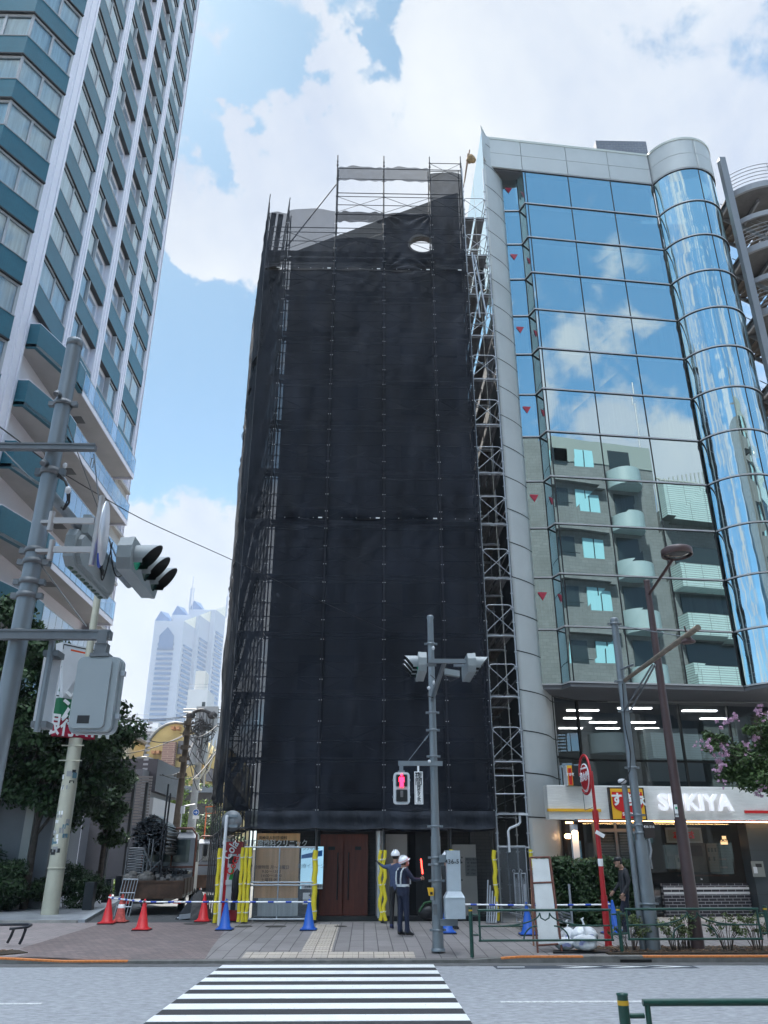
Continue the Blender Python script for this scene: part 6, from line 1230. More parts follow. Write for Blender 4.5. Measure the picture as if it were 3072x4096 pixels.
b=MB(); n=30; tgt=Vector((ax.y,-ax.x,0)); ring=[dc+(tgt*math.cos(2*PI*i/n)*.38+Vector((0,0,1))*math.sin(2*PI*i/n)*.42) for i in range(n-3)]; b.path(ring,.028,n=7); b.build('hoop',m_rp,rp)
b=MB(); sc_=dc+Vector((0,0,-.06)); b.lathe([(0,0),(.30,0),(.30,.02),(0,.02)],sc_,ax,n=30,m=1); b.lathe([(0,.022),(.275,.022)],sc_,ax,n=30); b.build('disc',[m_rp,m_txt],rp)
text('消火栓',.2,m_txt,rp,sc_+ax*.03,xd=-tgt if (-tgt).cross(Vector((0,0,1))).dot(ax)>0 else tgt,yd=(0,0,1),fat=.004); text('FIRE HYDRANT',.06,m_txt,rp,sc_+ax*.03+Vector((0,0,.19)),xd=-tgt if (-tgt).cross(Vector((0,0,1))).dot(ax)>0 else tgt)
b=MB(); A=at(2332,3172,ry_);B=at(2362,3165,ry_);C_=at(2340,3240,ry_);D_=at(2370,3230,ry_)
for p,q in ((A,B),(A,C_),(C_,D_)): b.tube(p,q,.008,n=5)
b.build('empty_plate_frame',m_pold,rp); b=MB(); p=at(2400,3336,ry_-.1); b.ob(p,(.09,0,-.05),(0,.005,0),(.02,0,.035)); b.build('tag_plate',m_txt,rp); b=MB(); b.tube((rx_,ry_,at(2396,3435,ry_).z),(rx_,ry_,at(2396,3465,ry_).z),.057,n=14); b.build('band',m_txt,rp)
# round no entry sign back (left)
rn_=thing('road_sign',(-3.79,23.4,.13),'back of a round road sign on a white pipe pole at the side street corner','road sign')
zt=at(913,3262,23.4).z; b=MB(); b.path([(-3.80,23.4,.13),(-3.80,23.4,zt-.05),(-3.79,23.42,zt)],.042,n=12); b.build('pole',m_wht,rn_); p=at(928,3284,23.5); b=MB(); b.lathe([(0,0),(.27,0),(.275,.012),(0,.012)],(p.x,23.5,p.z),(0,-1,0),n=30); b.build('disc',mat('sign_back',(.20,.21,.22),.5,metal=.3),rn_)
for s_ in (-.13,.13): b=MB(); b.box(p.x-.12,p.x+.16,23.47,23.49,p.z+s_-.035,p.z+s_+.035); b.build('stiffener',m_pole,rn_)
# ---------------- guard railings ----------------
def railing(x0,y0,x1,y1,z0,label,post1=True,ht=.8):
    t=thing('guard_railing',(x0,y0,z0),label,'railing','green guard railings along the kerb'); a=Vector((x0,y0,z0));c=Vector((x1,y1,z0)); d=(c-a); L_=d.length; d.normalize(); Z=Vector((0,0,1))
    b=MB()
    def P(s,h): return a+d*s+Z*h
    s0,s1=.14,L_-.14; b.tube(P(s0,.78),P(s1,.78),.024,n=8); b.tube(P(s0,.25),P(s1,.25),.021,n=8)
    for s in (s0+.03,s1-.03): b.tube(P(s,.25),P(s,.78),.021,n=8)
    mid=(s0+s1)/2; b.tube(P(s0,.5),P(mid-.45,.5),.015,n=7); b.tube(P(mid+.45,.5),P(s1,.5),.015,n=7)
    for sg_ in (-1,1):
        b.path([P(mid+sg_*(.17+.28*math.cos(R(q))),.25+.25*math.sin(R(q))) for q in range(0,91,15)],.015,n=7)
        pts=[P(mid+sg_*(.95-.85*math.sin(R(q))),.5+.22*(1-math.cos(R(q)))*1.05) for q in range(0,91,10)]; b.path(pts,.014,n=7)
    b.path([P(mid-.1,.73),P(mid-.08,.64),P(mid,.6),P(mid+.08,.64),P(mid+.1,.73)],.014,n=7)
    for h in (.35,.7):
        for s,q in ((0.03,s0),(L_-.03,s1)): b.tube(P(s,h),P(q,h),.018,n=6)
    b.build('panel',m_dgreen,t)
    for s in ((0,L_) if post1 else (L_,)):
        b=MB(); p=P(s,0); b.tube(p-Z*.05,p+Z*.83,.038,n=12); b.lathe([(.042,0),(.042,.012),(.0,.016)],p+Z*.825,n=12); b.build('post',m_dgreen,t)
        b=MB(); b.lathe([(.0395,0),(.0395,.03)],p+Z*.765,n=12); b.build('yellow_band',mat('band_yellow',(.6,.35,.02),.5),t)
railing(2.10,17.45,5.06,17.55,.01,'green guard railing with arches in front of the rubbish bags'); railing(5.06,17.55,8.05,17.6,.02,'green guard railing in front of the kerbside shrubs',False); railing(8.05,17.6,11.0,17.65,.02,'green guard railing running out of the right edge behind the crepe myrtle',False)
railing(1.83,6.46,4.8,6.46,.0,'near green guard railing at the bottom right corner')
railing(-10.6,18.1,-7.70,18.0,.03,'end of a green guard railing at the left edge')
b=MB(); g_=[(-8.5,18.9),(-7.75,19.0),(-7.35,18.95)]
gx0=-8.0
for (u,v0,v1,dx) in ((30,3770,3712,.0),(78,3775,3710,0)):
    p=at(u,v0,19.0);q=at(u+22,v1,18.9); b.path([p,p.lerp(q,.35)+Vector((.02,0,0)),p.lerp(q,.8)+Vector((.03,0,.02)),q],.03,n=8)
b.path([at(-20,3698,19.0),at(110,3698,19.2),at(125,3700,19.1),at(110,3708,18.9),at(38,3715,18.8)],.028,n=8)
tag(b.build('bent_tube_seat',mat('black_tube',(.02,.022,.03),.4)),'bent black tube perch at the left edge of the planting bed','seat')
# ---------------- restaurant front ----------------
fD=24.8; fd2=Vector((fd.x,fd.y,0)); fn2=Vector((fn.x,fn.y,0))
def onF(u,v,D=fD):
    d=camray(u,v); k=D/(d.x*(-.107)+d.y*.994); return Vector((d.x*k,d.y*k,CAMZ+d.z*k))
rs_=thing('restaurant_front',(9.5,25.5,.12),'white fascia beef bowl restaurant front with glass windows and black brick plinth','restaurant')
m_fas=mat('white_fascia',(.88,.87,.84),.6,bump=.6,bs=9,stretch=(.5,.5,6),var=.06,vs=4)
def fbox(b,u0,v0,u1,v1,D,dep,m=0,tx=None):
    A=onF(u0,v0,D);B=onF(u1,v1,D); c=(A+B)/2; hw=((B-A).dot(fd2))/2; hz=(A.z-B.z)/2; b.ob(c-fn2*dep/2,fd2*hw,fn2*dep/2,(0,0,hz),m); return A,B
b=MB(); A=onF(2180,3147);B=onF(3130,3290); zt,zb=3.80,2.82; L_=(B-A).dot(fd2)+4; c=A+fd2*L_/2; b.ob((c.x,c.y,(zt+zb)/2),fd2*L_/2,fn2*.15,(0,0,(zt-zb)/2))
k=0; z=zb+.02
while z<zt: b.ob((c.x+fn.x*.155,c.y+fn.y*.155,z),fd2*L_/2,fn2*.01,(0,0,.008)); z+=.036
b.build('fascia',m_fas,rs_)
b=MB(); fbox(b,2193,3234,2405,3247,24.58,.12,0); b.build('orange_bar',m_yel2,rs_); b=MB(); fbox(b,2980,3242,3200,3254,24.58,.12,0); b.build('red_bar',m_red,rs_)
b=MB(); A=onF(2325,3286,24.7); b.ob((A.x+4.5*fd.x,A.y+4.5*fd.y,2.78),fd2*4.6,fn2*.02,(0,0,.012)); b.build('led_strip',mat('led_warm',(1,.7,.4),.5,emis=(1,.62,.25),es=5),rs_); b=MB(); b.ob((A.x+4.5*fd.x,A.y+4.5*fd.y,2.81),fd2*4.6,fn2*.03,(0,0,.012)); b.build('led_red',m_red,rs_)
text('SUKIYA',.66,mat('letter_white',(.88,.88,.9),.4,emis=(.9,.9,1),es=.12),rs_,onF(2781,3213,24.5),xd=fd2,ext=.05,fat=.022,sx=1.02,space=1.08,name='channel_letters')
lg=thing('logo_board',tuple(onF(2514,3213,24.5)),'square red and yellow logo board with white brush letters on the fascia','sign')
b=MB(); A,B=fbox(b,2433,3149,2590,3282,24.52,.15,0); b.build('board_frame',mat('logo_frame',(.03,.015,.012),.5),lg); b=MB(); A,B=fbox(b,2440,3154,2584,3277,24.51,.03,0); b.build('yellow_ground',m_yel2,lg)
cc=(A+B)/2; w_=(B-A).dot(fd2)/2; hz=(A.z-B.z)/2
P=[]
for i in range(25):
    a=PI+PI*i/24; P.append((.93*w_*math.cos(a)*1.0, -.02*hz+ .55*hz*math.sin(a)))
P=[(-.93*w_,.78*hz)]+P+[(.93*w_,.78*hz)]
b=MB(); off=fn2*.012; n=len(P); b.add([cc+fd2*x+Vector((0,0,z))+off for x,z in P],[tuple(range(n))]); b.add([cc+fd2*x+Vector((0,0,z))+off*1.05 for x,z in ((-.42*w_,-.5*hz),(-.5*w_,-.97*hz),(.5*w_,-.97*hz),(.42*w_,-.5*hz))],[(0,1,2,3)]); b.build('red_bowl',m_red,lg)
text('すき家',.40,m_txt,lg,cc+fn2*.03+Vector((0,0,.10*1))+fd2*.02,xd=fd2,fat=.014,sx=.92); text('SUKIYA',.13,m_txt,lg,cc+fn2*.03-Vector((0,0,hz*.68)),xd=fd2,fat=.004)
# projecting box sign
pj=thing('projecting_sign',tuple(onF(2278,3100,24.6)),'small red projecting box sign above the left end of the fascia','sign')
A=at(2266,3062,25.2);B=at(2293,3142,25.2); b=MB(); b.box(A.x,B.x+.5,25.2,25.9,B.z,A.z,0); b.build('case',m_blk,pj); b=MB(); b.box(A.x+.01,B.x,25.18,25.2,B.z,A.z); b.build('yellow_face',m_yel2,pj); b=MB(); b.box(A.x+.03,B.x-.02,25.165,25.18,B.z+.02,A.z-.08); b.build('red_face',m_red,pj); text('すき家',.10,m_txt,pj,((A.x+B.x)/2,25.15,(A.z+B.z)/2+.02),fat=.003,sx=.8); b=MB(); b.box(A.x-.03,A.x,25.18,25.6,B.z,A.z); b.build('side_trim',m_wht,pj)
# glazing, plinth, interior
b=MB(); q=lambda u,v,D:onF(u,v,D)
A=onF(2270,3640,25.9); 
m_int=mat('restaurant_interior',(.035,.03,.028),.7,var=.3,vs=.7)
b.box(7.0,15.0,29.2,29.4,.1,3.0,0); b.box(6.4,6.5,27.0,29.3,.1,3.0,0); b.box(7,15.3,26.2,29.3,2.98,3.02,0); b.build('interior_wall',m_int,rs_)
b=MB(); A=onF(2325,3320,25.6);B=onF(2545,3620,25.6); 
for uu in (2390,2478,2560): p=onF(uu,3480,25.6); b.ob((p.x,p.y,1.5),fd2*.04,fn2*.04,(0,0,1.4))
p0=onF(2385,3320,25.6);p1_=onF(2560,3320,25.6); c=(p0+p1_)/2; b.ob((c.x,c.y,2.55),(p1_-p0).dot(fd2)/2*fd2,fn2*.04,(0,0,.05)); b.build('door_frame',mat('door_alu',(.16,.16,.17),.4,metal=.5),rs_)
b=MB(); 
for (ua,ub) in ((2394,2474),(2484,2556)):
    a_=onF(ua,3400,25.7);c_=onF(ub,3400,25.7); z=1.3
    while z<2.45: b.quad((a_.x,a_.y,z),(c_.x,c_.y,z),(c_.x,c_.y+.02,z+.02),(a_.x,a_.y+.02,z+.02)); z+=.045
b.build('door_blind',mat('blind_grey',(.33,.33,.33),.6),rs_)
b=MB(); a_=onF(2640,3300,25.55);c_=onF(2990,3300,25.55); b.quad((a_.x,a_.y,1.05),(c_.x,c_.y,1.05),(c_.x,c_.y,2.85),(a_.x,a_.y,2.85)); a2=onF(2330,3300,25.6); b.quad((a2.x,a2.y,.2),(a_.x,a_.y,.2),(a_.x,a_.y,2.85),(a2.x,a2.y,2.85)); b.build('shop_glazing',glassmat('shop_window_glass',(.7,.75,.8),(.75,.78,.78),.05),rs_)
b=MB(); a_=onF(2640,3490,25.5);c_=onF(3005,3640,25.5); cc=(a_+c_)/2; L2=(c_-a_).dot(fd2)/2; b.ob((cc.x,cc.y,.58),fd2*L2,fn2*.08,(0,0,.46)); b.build('brick_plinth',bricks('black_brick',(.018,.016,.026),(.014,.013,.022),(.30,.30,.32),.26,.085,.10,.35,'XZ',.5,.08),rs_)
b=MB()
for z in (.90,.77): b.ob((cc.x+fn.x*.085,cc.y+fn.y*.085,z),fd2*L2,fn2*.006,(0,0,.03))
b.build('white_course',m_wht,rs_)
b=MB(); p=onF(2805,3516,25.35); b.ob(p,fd2*.05,fn2*.01,(0,0,.045)); b.build('house_number',m_blk,rs_); text('5a',.06,m_txt,rs_,p+fn2*.02,xd=fd2)
# window dressings: notice, mural, hanging sign
b=MB(); fbox(b,2660,3310,2812,3372,25.7,.02); b.build('window_notice',mat('notice_white',(.32,.36,.37),.6),rs_); b=MB(); fbox(b,2670,3318,2803,3364,25.68,.01); b.build('notice_border',mat('notice_in',(.24,.26,.26),.6),rs_); text('お得な',.25,m_red,rs_,onF(2735,3342,25.64),xd=fd2*-1,yd=(0,0,1),ext=.001,fat=.01)
mu=MB(); A,B=fbox(mu,2660,3372,2885,3488,26.3,.02); mu.build('mural_panel',mat('mural_sepia',(.10,.075,.055),.7,var=.35,vs=2.2),rs_)
mu=MB()
for (u0,v0,u1,v1,m_) in ((2700,3420,2760,3488,0),(2752,3382,2812,3425,1),(2822,3375,2880,3488,0),(2672,3425,2700,3480,1)): fbox(mu,u0,v0,u1,v1,26.27,.02,m_)
for (u,v) in ((2835,3400),(2848,3400),(2862,3400),(2838,3435),(2858,3435),(2765,3400),(2785,3400),(2715,3440),(2735,3440)): fbox(mu,u-4,v-8,u+4,v+8,26.24,.01,2)
mu.build('mural_buildings',[mat('mural_a',(.17,.125,.09),.7),mat('mural_b',(.055,.03,.022),.7),mat('mural_c',(.05,.035,.025),.7)],rs_)
b=MB(); fbox(b,2882,3360,2912,3378,26.0,.02); fbox(b,2888,3344,2906,3360,26.0,.02); b.build('hanging_signlet',mat('lit_sand',(.7,.42,.2),.5,emis=(1,.6,.3),es=.5),rs_); text('SUKIYA',.11,m_blk,rs_,onF(2897,3362,25.95),xd=fd2,fat=.003)
b=MB()
for z in (.5,.65,.8,.95): pass
b.box(10.5,12.2,28.9,29.0,1.2,1.25); b.box(10.5,12.2,28.9,29.0,1.45,1.5); b.box(10.5,12.2,28.9,29.0,1.7,1.75); b.build('shelf',mat('shelf_brown',(.10,.04,.03),.6),rs_)
lamp=MB(); p=onF(2272,3345,26.2); lamp.ball(p,.12,.12,.09,n=10); lamp.build('globe_lamp',mat('lamp_warm',(1,.7,.4),.5,emis=(1,.55,.25),es=3),rs_)
b=MB(); fbox(b,2312,3363,2332,3460,25.75,.02); b.build('blue_poster',mat('poster_teal',(.12,.28,.42),.6,var=.4,vs=8),rs_)
b=MB(); fbox(b,2431,3432,2452,3453,25.5,.01); b.build('door_sticker',m_red,rs_); text('すき家',.06,m_txt,rs_,onF(2441,3442,25.46),xd=fd2)
b=MB(); fbox(b,2538,3335,2550,3460,25.6,.02); b.build('purple_banner',mat('banner_purple',(.13,.09,.25),.6),rs_)
# white square column with spot lamp, dark pillar with intercom
wc=thing('white_column',(4.75,23.9,.12),'slim white lit column under the left end of the white fascia','column'); p=at(2295,3300,24.0); q=at(2330,3650,24.0); b=MB(); x0=p.x; b.box(x0-.09,x0+.09,23.95,24.13,.12,p.z+.02); b.build('shaft',m_wht,wc)
b=MB(); b.ball(at(2304,3287,23.9),.075,n=12); b.build('spot_lamp',m_blk,wc); b=MB(); A=at(2262,3291,24.0); b.box(A.x,x0-.02,23.98,24.0,A.z-.02,A.z+.03); b.build('warm_plate',mat('warm_glow',(1,.6,.3),.5,emis=(1,.55,.2),es=2.5),wc)
spot=bpy.data.lights.new('column_lamp','SPOT'); spot.energy=14; spot.color=(1,.6,.3); spot.spot_size=R(70); sp_=bpy.data.objects.new('column_lamp',spot); COL.objects.link(sp_); sp_.parent=wc; sp_.location=Vector((x0,23.80,p.z-.02))-wloc(wc); sp_.rotation_euler=(R(18),0,0)
dp=thing('dark_pillar',(12.9,26.9,.12),'dark grey tiled pillar with an intercom plate right of the restaurant window','pillar'); a_=onF(2965,3300,25.3); c_=onF(3060,3300,25.3); cc=(a_+c_)/2; b=MB(); b.ob((cc.x,cc.y,1.5),fd2*((c_-a_).dot(fd2)/2),fn2*.25,(0,0,1.42)); b.build('shaft',bricks('pillar_tile',(.032,.042,.05),(.03,.04,.048),(.015,.018,.02),3,.62,.01,.4,'XZ',0,.06),dp)
b=MB(); p=onF(3032,3476,25.02); b.ob(p,fd2*.20,fn2*.015,(0,0,.22)); b.build('intercom',mat('intercom_steel',(.22,.23,.22),.35,metal=.4),dp); b=MB(); b.ob(p+fn2*.02+fd2*.03+Vector((0,0,.10)),fd2*.10,fn2*.004,(0,0,.05)); b.ob(p+fn2*.02-fd2*.10-Vector((0,0,.03)),fd2*.06,fn2*.004,(0,0,.09),1); b.build('keypad',[m_blk,m_wht],dp)
# ---------------- board frame, rubbish, scaffold bits ----------------
m_rust=mat('rusty_frame',(.13,.045,.03),.6,var=.4,vs=8); m_bfr=mat('copper_edge',(.35,.17,.10),.5)
bf=thing('board_frame',(3.7,17.75,.02),'tall white board in a rusty steel frame leaning over the green railing','sign board')
A=at(2120,3430,18.25);B=at(2199,3428,18.25);C_=at(2152,3814,17.75);D_=at(2248,3808,17.75)
b=MB(); b.tube(A,C_,.022,n=8);b.tube(B,D_,.022,n=8)
for f in (.0,.28,.57,.92): b.tube(A.lerp(C_,f),B.lerp(D_,f),.02,n=8)
b.build('frame',m_rust,bf); b=MB(); i_=Vector((.035,0,0)); b.quad(A.lerp(C_,.02)+i_,B.lerp(D_,.02)-i_,B.lerp(D_,.91)-i_,A.lerp(C_,.91)+i_); b.build('board',mat('board_white',(.58,.60,.60),.5,var=.10,vs=2),bf)
A2=A+Vector((.03,.12,0)); b=MB(); b.tube(A2,A2.lerp(C_,.95)+Vector((.02,.5,0)),.02,n=8); B2=B+Vector((.02,.12,0)); b.tube(B2,B2.lerp(D_,.95)+Vector((.02,.5,0)),.02,n=8); b.build('rear_leg',m_bfr,bf)
m_bag=mat('bag_white',(.62,.64,.66),.35,var=.12,vs=5,bump=1,bs=9)
def bag(u,v,Y,rx,rz,label,seed):
    p=at(u,v,Y); t=thing('rubbish_bag',(p.x,Y,.04),label,'rubbish bag','rubbish bags at the kerb'); r=random.Random(seed); b=MB(); n=22;k=12; vs=[]; ph=[r.uniform(0,6) for _ in range(6)]
    for i in range(k+1):
        a=PI*i/k
        for j in range(n):
            th=2*PI*j/n; w=1+.09*math.sin(3*th+ph[0]+a*2)+.07*math.sin(7*th+ph[1]+3*a)+.05*math.sin(11*th+ph[2]-4*a)+.06*math.sin(5*a+ph[3]); s_=math.sin(a)**.8
            vs.append((p.x+rx*w*s_*math.cos(th),Y+rx*.8*w*s_*math.sin(th),.05+rz*(1+math.cos(a)*(.98 if math.cos(a)>0 else .95)*(.9+.1*w))))
    b.add(vs,[(i*n+j,(i+1)*n+j,(i+1)*n+(j+1)%n,i*n+(j+1)%n) for i in range(k) for j in range(n)],0,True); b.build('sack',m_bag,t); b=MB(); z=.05+rz*1.93; b.path([(p.x,Y,z-.03),(p.x+.02,Y,z+.05),(p.x-.01,Y,z+.13),(p.x+.03,Y,z+.15)],[.05,.018,.025,.012],n=7); b.build('tied_neck',m_bag,t)
    r2=random.Random(seed+5); b=MB()
    for _ in range(3): a=r2.uniform(-2.3,-.8); q=Vector((p.x+rx*1.06*math.cos(a)*.9,Y+rx*.9*math.sin(a),.05+rz*r2.uniform(.8,1.3))); b.ob(q,(.04,.01,0),(0,.005,0),(0,0,.025))
    b.build('print_patch',mat('bag_print',(.3,.33,.55),.5),t)
bag(2338,3780,17.95,.26,.22,'large knotted white rubbish bag on top of the pile by the hydrant pole',1); bag(2260,3800,17.9,.19,.12,'flat white rubbish bag at the left end of the pile',2); bag(2345,3808,17.72,.24,.15,'white rubbish bag at the front of the pile',3); bag(2275,3785,18.05,.16,.2,'small white rubbish bag propped against the board frame',4)
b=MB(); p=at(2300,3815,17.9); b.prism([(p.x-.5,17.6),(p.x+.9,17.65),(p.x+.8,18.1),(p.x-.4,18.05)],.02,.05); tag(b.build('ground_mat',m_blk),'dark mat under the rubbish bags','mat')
# scaffold tube stacks by hedge
t=thing('scaffold_tube_stack',(4.6,21.9,.1),'stack of galvanised scaffold tubes on a trolley behind the green railing','tube stack'); b=MB(); r=random.Random(3)
for i in range(26):
    row=i//7; x=4.05+(i%7)*.16+r.uniform(-.02,.02); z=.35+row*.07; b.tube((x,21.6,z),(x+r.uniform(-.3,.1),23.0,z+.02),.024,n=7)
b.build('tubes',m_galv,t); b=MB()
for x in (3.98,4.45,5.1): b.tube((x,21.7,.1),(x,21.7,1.15 if x!=4.45 else 1.25),.03,n=7)
for z in (.3,.15): b.tube((3.98,21.7,z),(5.1,21.7,z),.02,n=6)
b.build('rack',m_galvb,t)
# ---------------- vehicles and side street ----------------
m_tw=mat('truck_white',(.26,.28,.31),.35,var=.15,vs=1.5); m_tr=mat('truck_rust',(.075,.038,.022),.7,var=.55,vs=3); m_tyre=mat('tyre',(.015,.015,.016),.8); m_trg=mat('truck_glass',(.04,.06,.07),.08)
def truck(ox,oy,ang,label,load=True,van=False,col=m_tw):
    M=Matrix.Translation((ox,oy,.14))@Matrix.Rotation(ang,4,'Z'); t=thing('flatbed_truck' if not van else 'white_van',(ox,oy,.14),label,'truck' if not van else 'van','vehicles parked down the side street')
    def nb(): return MB(M)
    if not van:
        b=nb(); b.box(-.95,.95,.02,3.3,.46,.56); b.box(-.95,.95,-.03,.02,.44,.96,1); b.box(-.96,.96,-.05,-.03,.44,.50,1); b.box(-.96,.96,-.05,-.03,.90,.96,1)
        b.build('bed',[m_pold,m_tr],t)
        b=nb(); b.box(.94,.97,0,3.3,.56,1.02,0); b.box(-.97,-.94,0,3.3,.56,1.02,0)
        for y in (0.02,1.0,2.1,3.1): b.box(.97,.99,y,y+.06,.5,1.02,0)
        b.build('side_gate',m_tr,t)
        b=nb(); b.box(-.35,.35,.1,5.6,.28,.46); b.box(-.6,.6,-.02,.02,.30,.38); b.build('chassis',m_blk,t)
        b=nb(); P=[(3.6,.75),(3.6,2.3),(3.8,2.5),(4.9,2.42),(5.45,1.5),(5.5,.5),(3.6,.5)]; b.ext([(-.9,y,z) for y,z in P],(1.8,0,0)); b.build('cab',col,t)
        b=nb(); b.box(-.7,.7,3.58,3.6,1.5,2.25); b.box(.90,.905,3.95,4.95,1.5,2.25); b.build('cab_window',m_trg,t)
        b=nb(); b.path([(-.93,3.4,.56),(-.93,3.4,2.4),(-.75,3.4,2.62),(.75,3.4,2.62),(.93,3.4,2.4),(.93,3.4,.56)],.04,n=8); b.box(-.9,.9,3.38,3.42,1.3,1.36); b.tube((.1,3.4,1.3),(.1,3.4,2.62),.028,n=6); b.box(-.7,.75,3.7,4.9,2.62,2.68); b.build('headboard_frame',m_rust,t)
        b=nb(); b.path([(.93,5.2,1.5),(1.15,5.3,1.7),(1.15,5.3,2.1)],.015,n=5); b.box(1.06,1.22,5.28,5.34,1.7,2.1); b.build('mirror',m_blk,t)
    else:
        b=nb(); P=[(0,.35),(0,1.75),(.25,1.9),(2.9,1.9),(3.4,1.3),(3.7,1.1),(3.75,.35)]; b.ext([(-.75,y,z) for y,z in P],(1.5,0,0)); b.build('body',col,t)
        b=nb(); b.box(-.6,.6,-.02,0,1.15,1.7); b.box(.75,.755,.4,2.6,1.15,1.7); b.build('window',m_trg,t)
    for y in ((.95,4.6) if not van else (.7,3.0)):
        for x in (-.85,.85) if not van else (-.7,.7):
            b=nb(); b.lathe([(0,-.1),(.26,-.1),(.30,-.07),(.30,.07),(.26,.1),(0,.1)],(x,y,.30),(1,0,0),n=18); w=b.build('wheel',m_tyre,t); b=nb(); b.lathe([(0,.0),(.16,.0)],(x+(.103 if x>0 else -.103),y,.30),(1 if x>0 else -1,0,0),n=14); b.build('rim',m_pold,w)
    for x in (-.8,.8):
        b=nb(); b.box(x-.12,x+.12,-.03,-.01,.30,.38) if not van else b.box(x*.8-.07,x*.8+.07,-.03,-.005,.8,1.2); b.build('tail_light',m_red,t)
    return t,M
tr1,M1=truck(-6.72,28.0,R(6),'rusty flatbed truck loaded with black scaffold tubes at the mouth of the side street')
tr2,M2=truck(-6.75,38.5,R(7),'second flatbed truck with a silver cab half hidden behind the rusty truck'); 
tr3,M3=truck(-7.9,48,R(8),'small white van at the far end of the row of parked trucks',van=True,col=mat('van_white',(.6,.6,.6),.35))
# loads: bundles of tubes (ends towards the camera)
m_tub=mat('dark_tube',(.035,.036,.042),.4,metal=.6,var=.4,vs=4); m_tub2=mat('grey_tube',(.16,.165,.175),.4,metal=.6,var=.3,vs=4)
def bundle(M,x0,x1,y0,y1,z0,z1,label,n,seed,jag=.05,r_=.026,m=m_tub):
    r=random.Random(seed); b=MB(M)
    for i in range(n):
        x=r.uniform(x0,x1); z=z0+(z1-z0)*r.random()*(1-.35*abs((x-(x0+x1)/2)/(x1-x0)*2)**2); b.tube((x,y0+r.uniform(-.25,.15),z),(x+r.uniform(-jag,jag),y1+r.uniform(-.3,.2),z+r.uniform(-jag,jag)),r_,n=7)
    o=b.build('tube_bundle',m); return tag(o,label,'tube bundle','scaffold tubes loaded on the trucks')
bundle(M1,-.92,.22,.6,3.5,1.75,2.95,'high heap of black scaffold tubes on the rusty truck',330,1,.045); bundle(M1,.15,.9,1.6,3.3,1.12,1.28,'low row of tubes in front of the rusty truck cab window',70,2,.02)
b=MB(M1); r=random.Random(3)
for i in range(120):
    c=Vector((r.uniform(-.45,.2),r.uniform(.5,1.6),r.uniform(.62,1.35))); d=Vector((r.gauss(0,1),r.gauss(0,.5),r.gauss(0,.5))).normalized()*r.uniform(.12,.3); b.tube(c-d,c+d,.022,n=6); b.box(c.x-.05,c.x+.05,c.y-.05,c.y+.05,c.z-.03,c.z+.03)
tag(b.build('coupler_heap',mat('coupler_grey',(.07,.07,.075),.5,metal=.5,var=.4,vs=8)),'mid heap of tangled black couplers on the rusty truck bed','coupler heap')
bundle(M2,-.2,.9,.3,3.4,2.0,2.75,'heap of tubes on the second truck',90,4,.05,m=m_tub2)
b=MB(M1)
for i in range(16):
    z=.7+.078*i
    b.tube((-.95,.25,z),(-.40,.25,z+.01),.020,n=6); b.tube((-.4,.25,z),(-.45,1.8,z),.018,n=5); b.tube((-.9,.2,z+.03),(-.5,.3,z+.05),.03,n=6)
for x in (-.95,-.40,-.28,-.16): b.tube((x,.2,.56),(x,.2,2.2 if x>-.3 else 1.95),.026,n=7)
b.tube((-.9,.15,1.3),(-.2,.15,.7),.02,n=6); b.tube((-.45,.12,1.95),(-.15,.12,1.4),.03,n=6); b.tube((-.45,.12,.95),(.15,.12,1.55),.02,n=6); tag(b.build('stacked_scaffold_frames',m_tub2),'stack of grey scaffold frames standing at the left rear of the rusty truck','scaffold frames')
b=MB(M1); r=random.Random(8)
for i in range(34): x=r.uniform(.0,.85); y=r.uniform(.05,.6); z=.75+r.random()*.35; b.ob((x,y,z),(.06,0,.01),(0,.06,0),(-.01,0,.05))
tag(b.build('jack_bases',mat('jack_grey',(.17,.16,.155),.7,metal=.3,var=.4,vs=9)),'pile of square steel jack bases on the truck tail','jack bases')
for i,(x,w) in enumerate(((-.75,.28),(-.28,.32))):
    b=MB(M1); b.ball((x,.25,1.0),w,.3,.2,n=12); b.ball((x+.05,.2,1.12),w*.6,.2,.13,n=10); tag(b.build('tied_sack',mat('sack_grey',(.10,.095,.09),.9,var=.5,vs=6,bump=1,bs=8)),('left' if i==0 else 'right')+' grey plastic sack lying on the truck tail','sack')
b=MB(M1)
for i in range(6): x=-1.02+.09*i; b.tube((x+.1,-.1,1.0),(x-.0,-.45,-.1),.014,n=5)
for f in (0,.35,.7,1): b.tube((-1.02+.1-.1*f,-.1-.35*f,1.0-1.1*f),(-.57+.1-.1*f,-.1-.35*f,1.0-1.1*f),.018,n=5)
tag(b.build('leaning_step_frame',m_galvb),'light grey ladder frame leaning on the left corner of the truck tail','ladder')
b=MB(M1); b.tube((.18,.1,.56),(.24,.1,3.6),.03,n=7); b.tube((.08,.3,.56),(.12,.3,3.9),.03,n=7); tag(b.build('upright_posts',m_tub),'pair of tall black posts standing upright on the truck bed','scaffold tube')
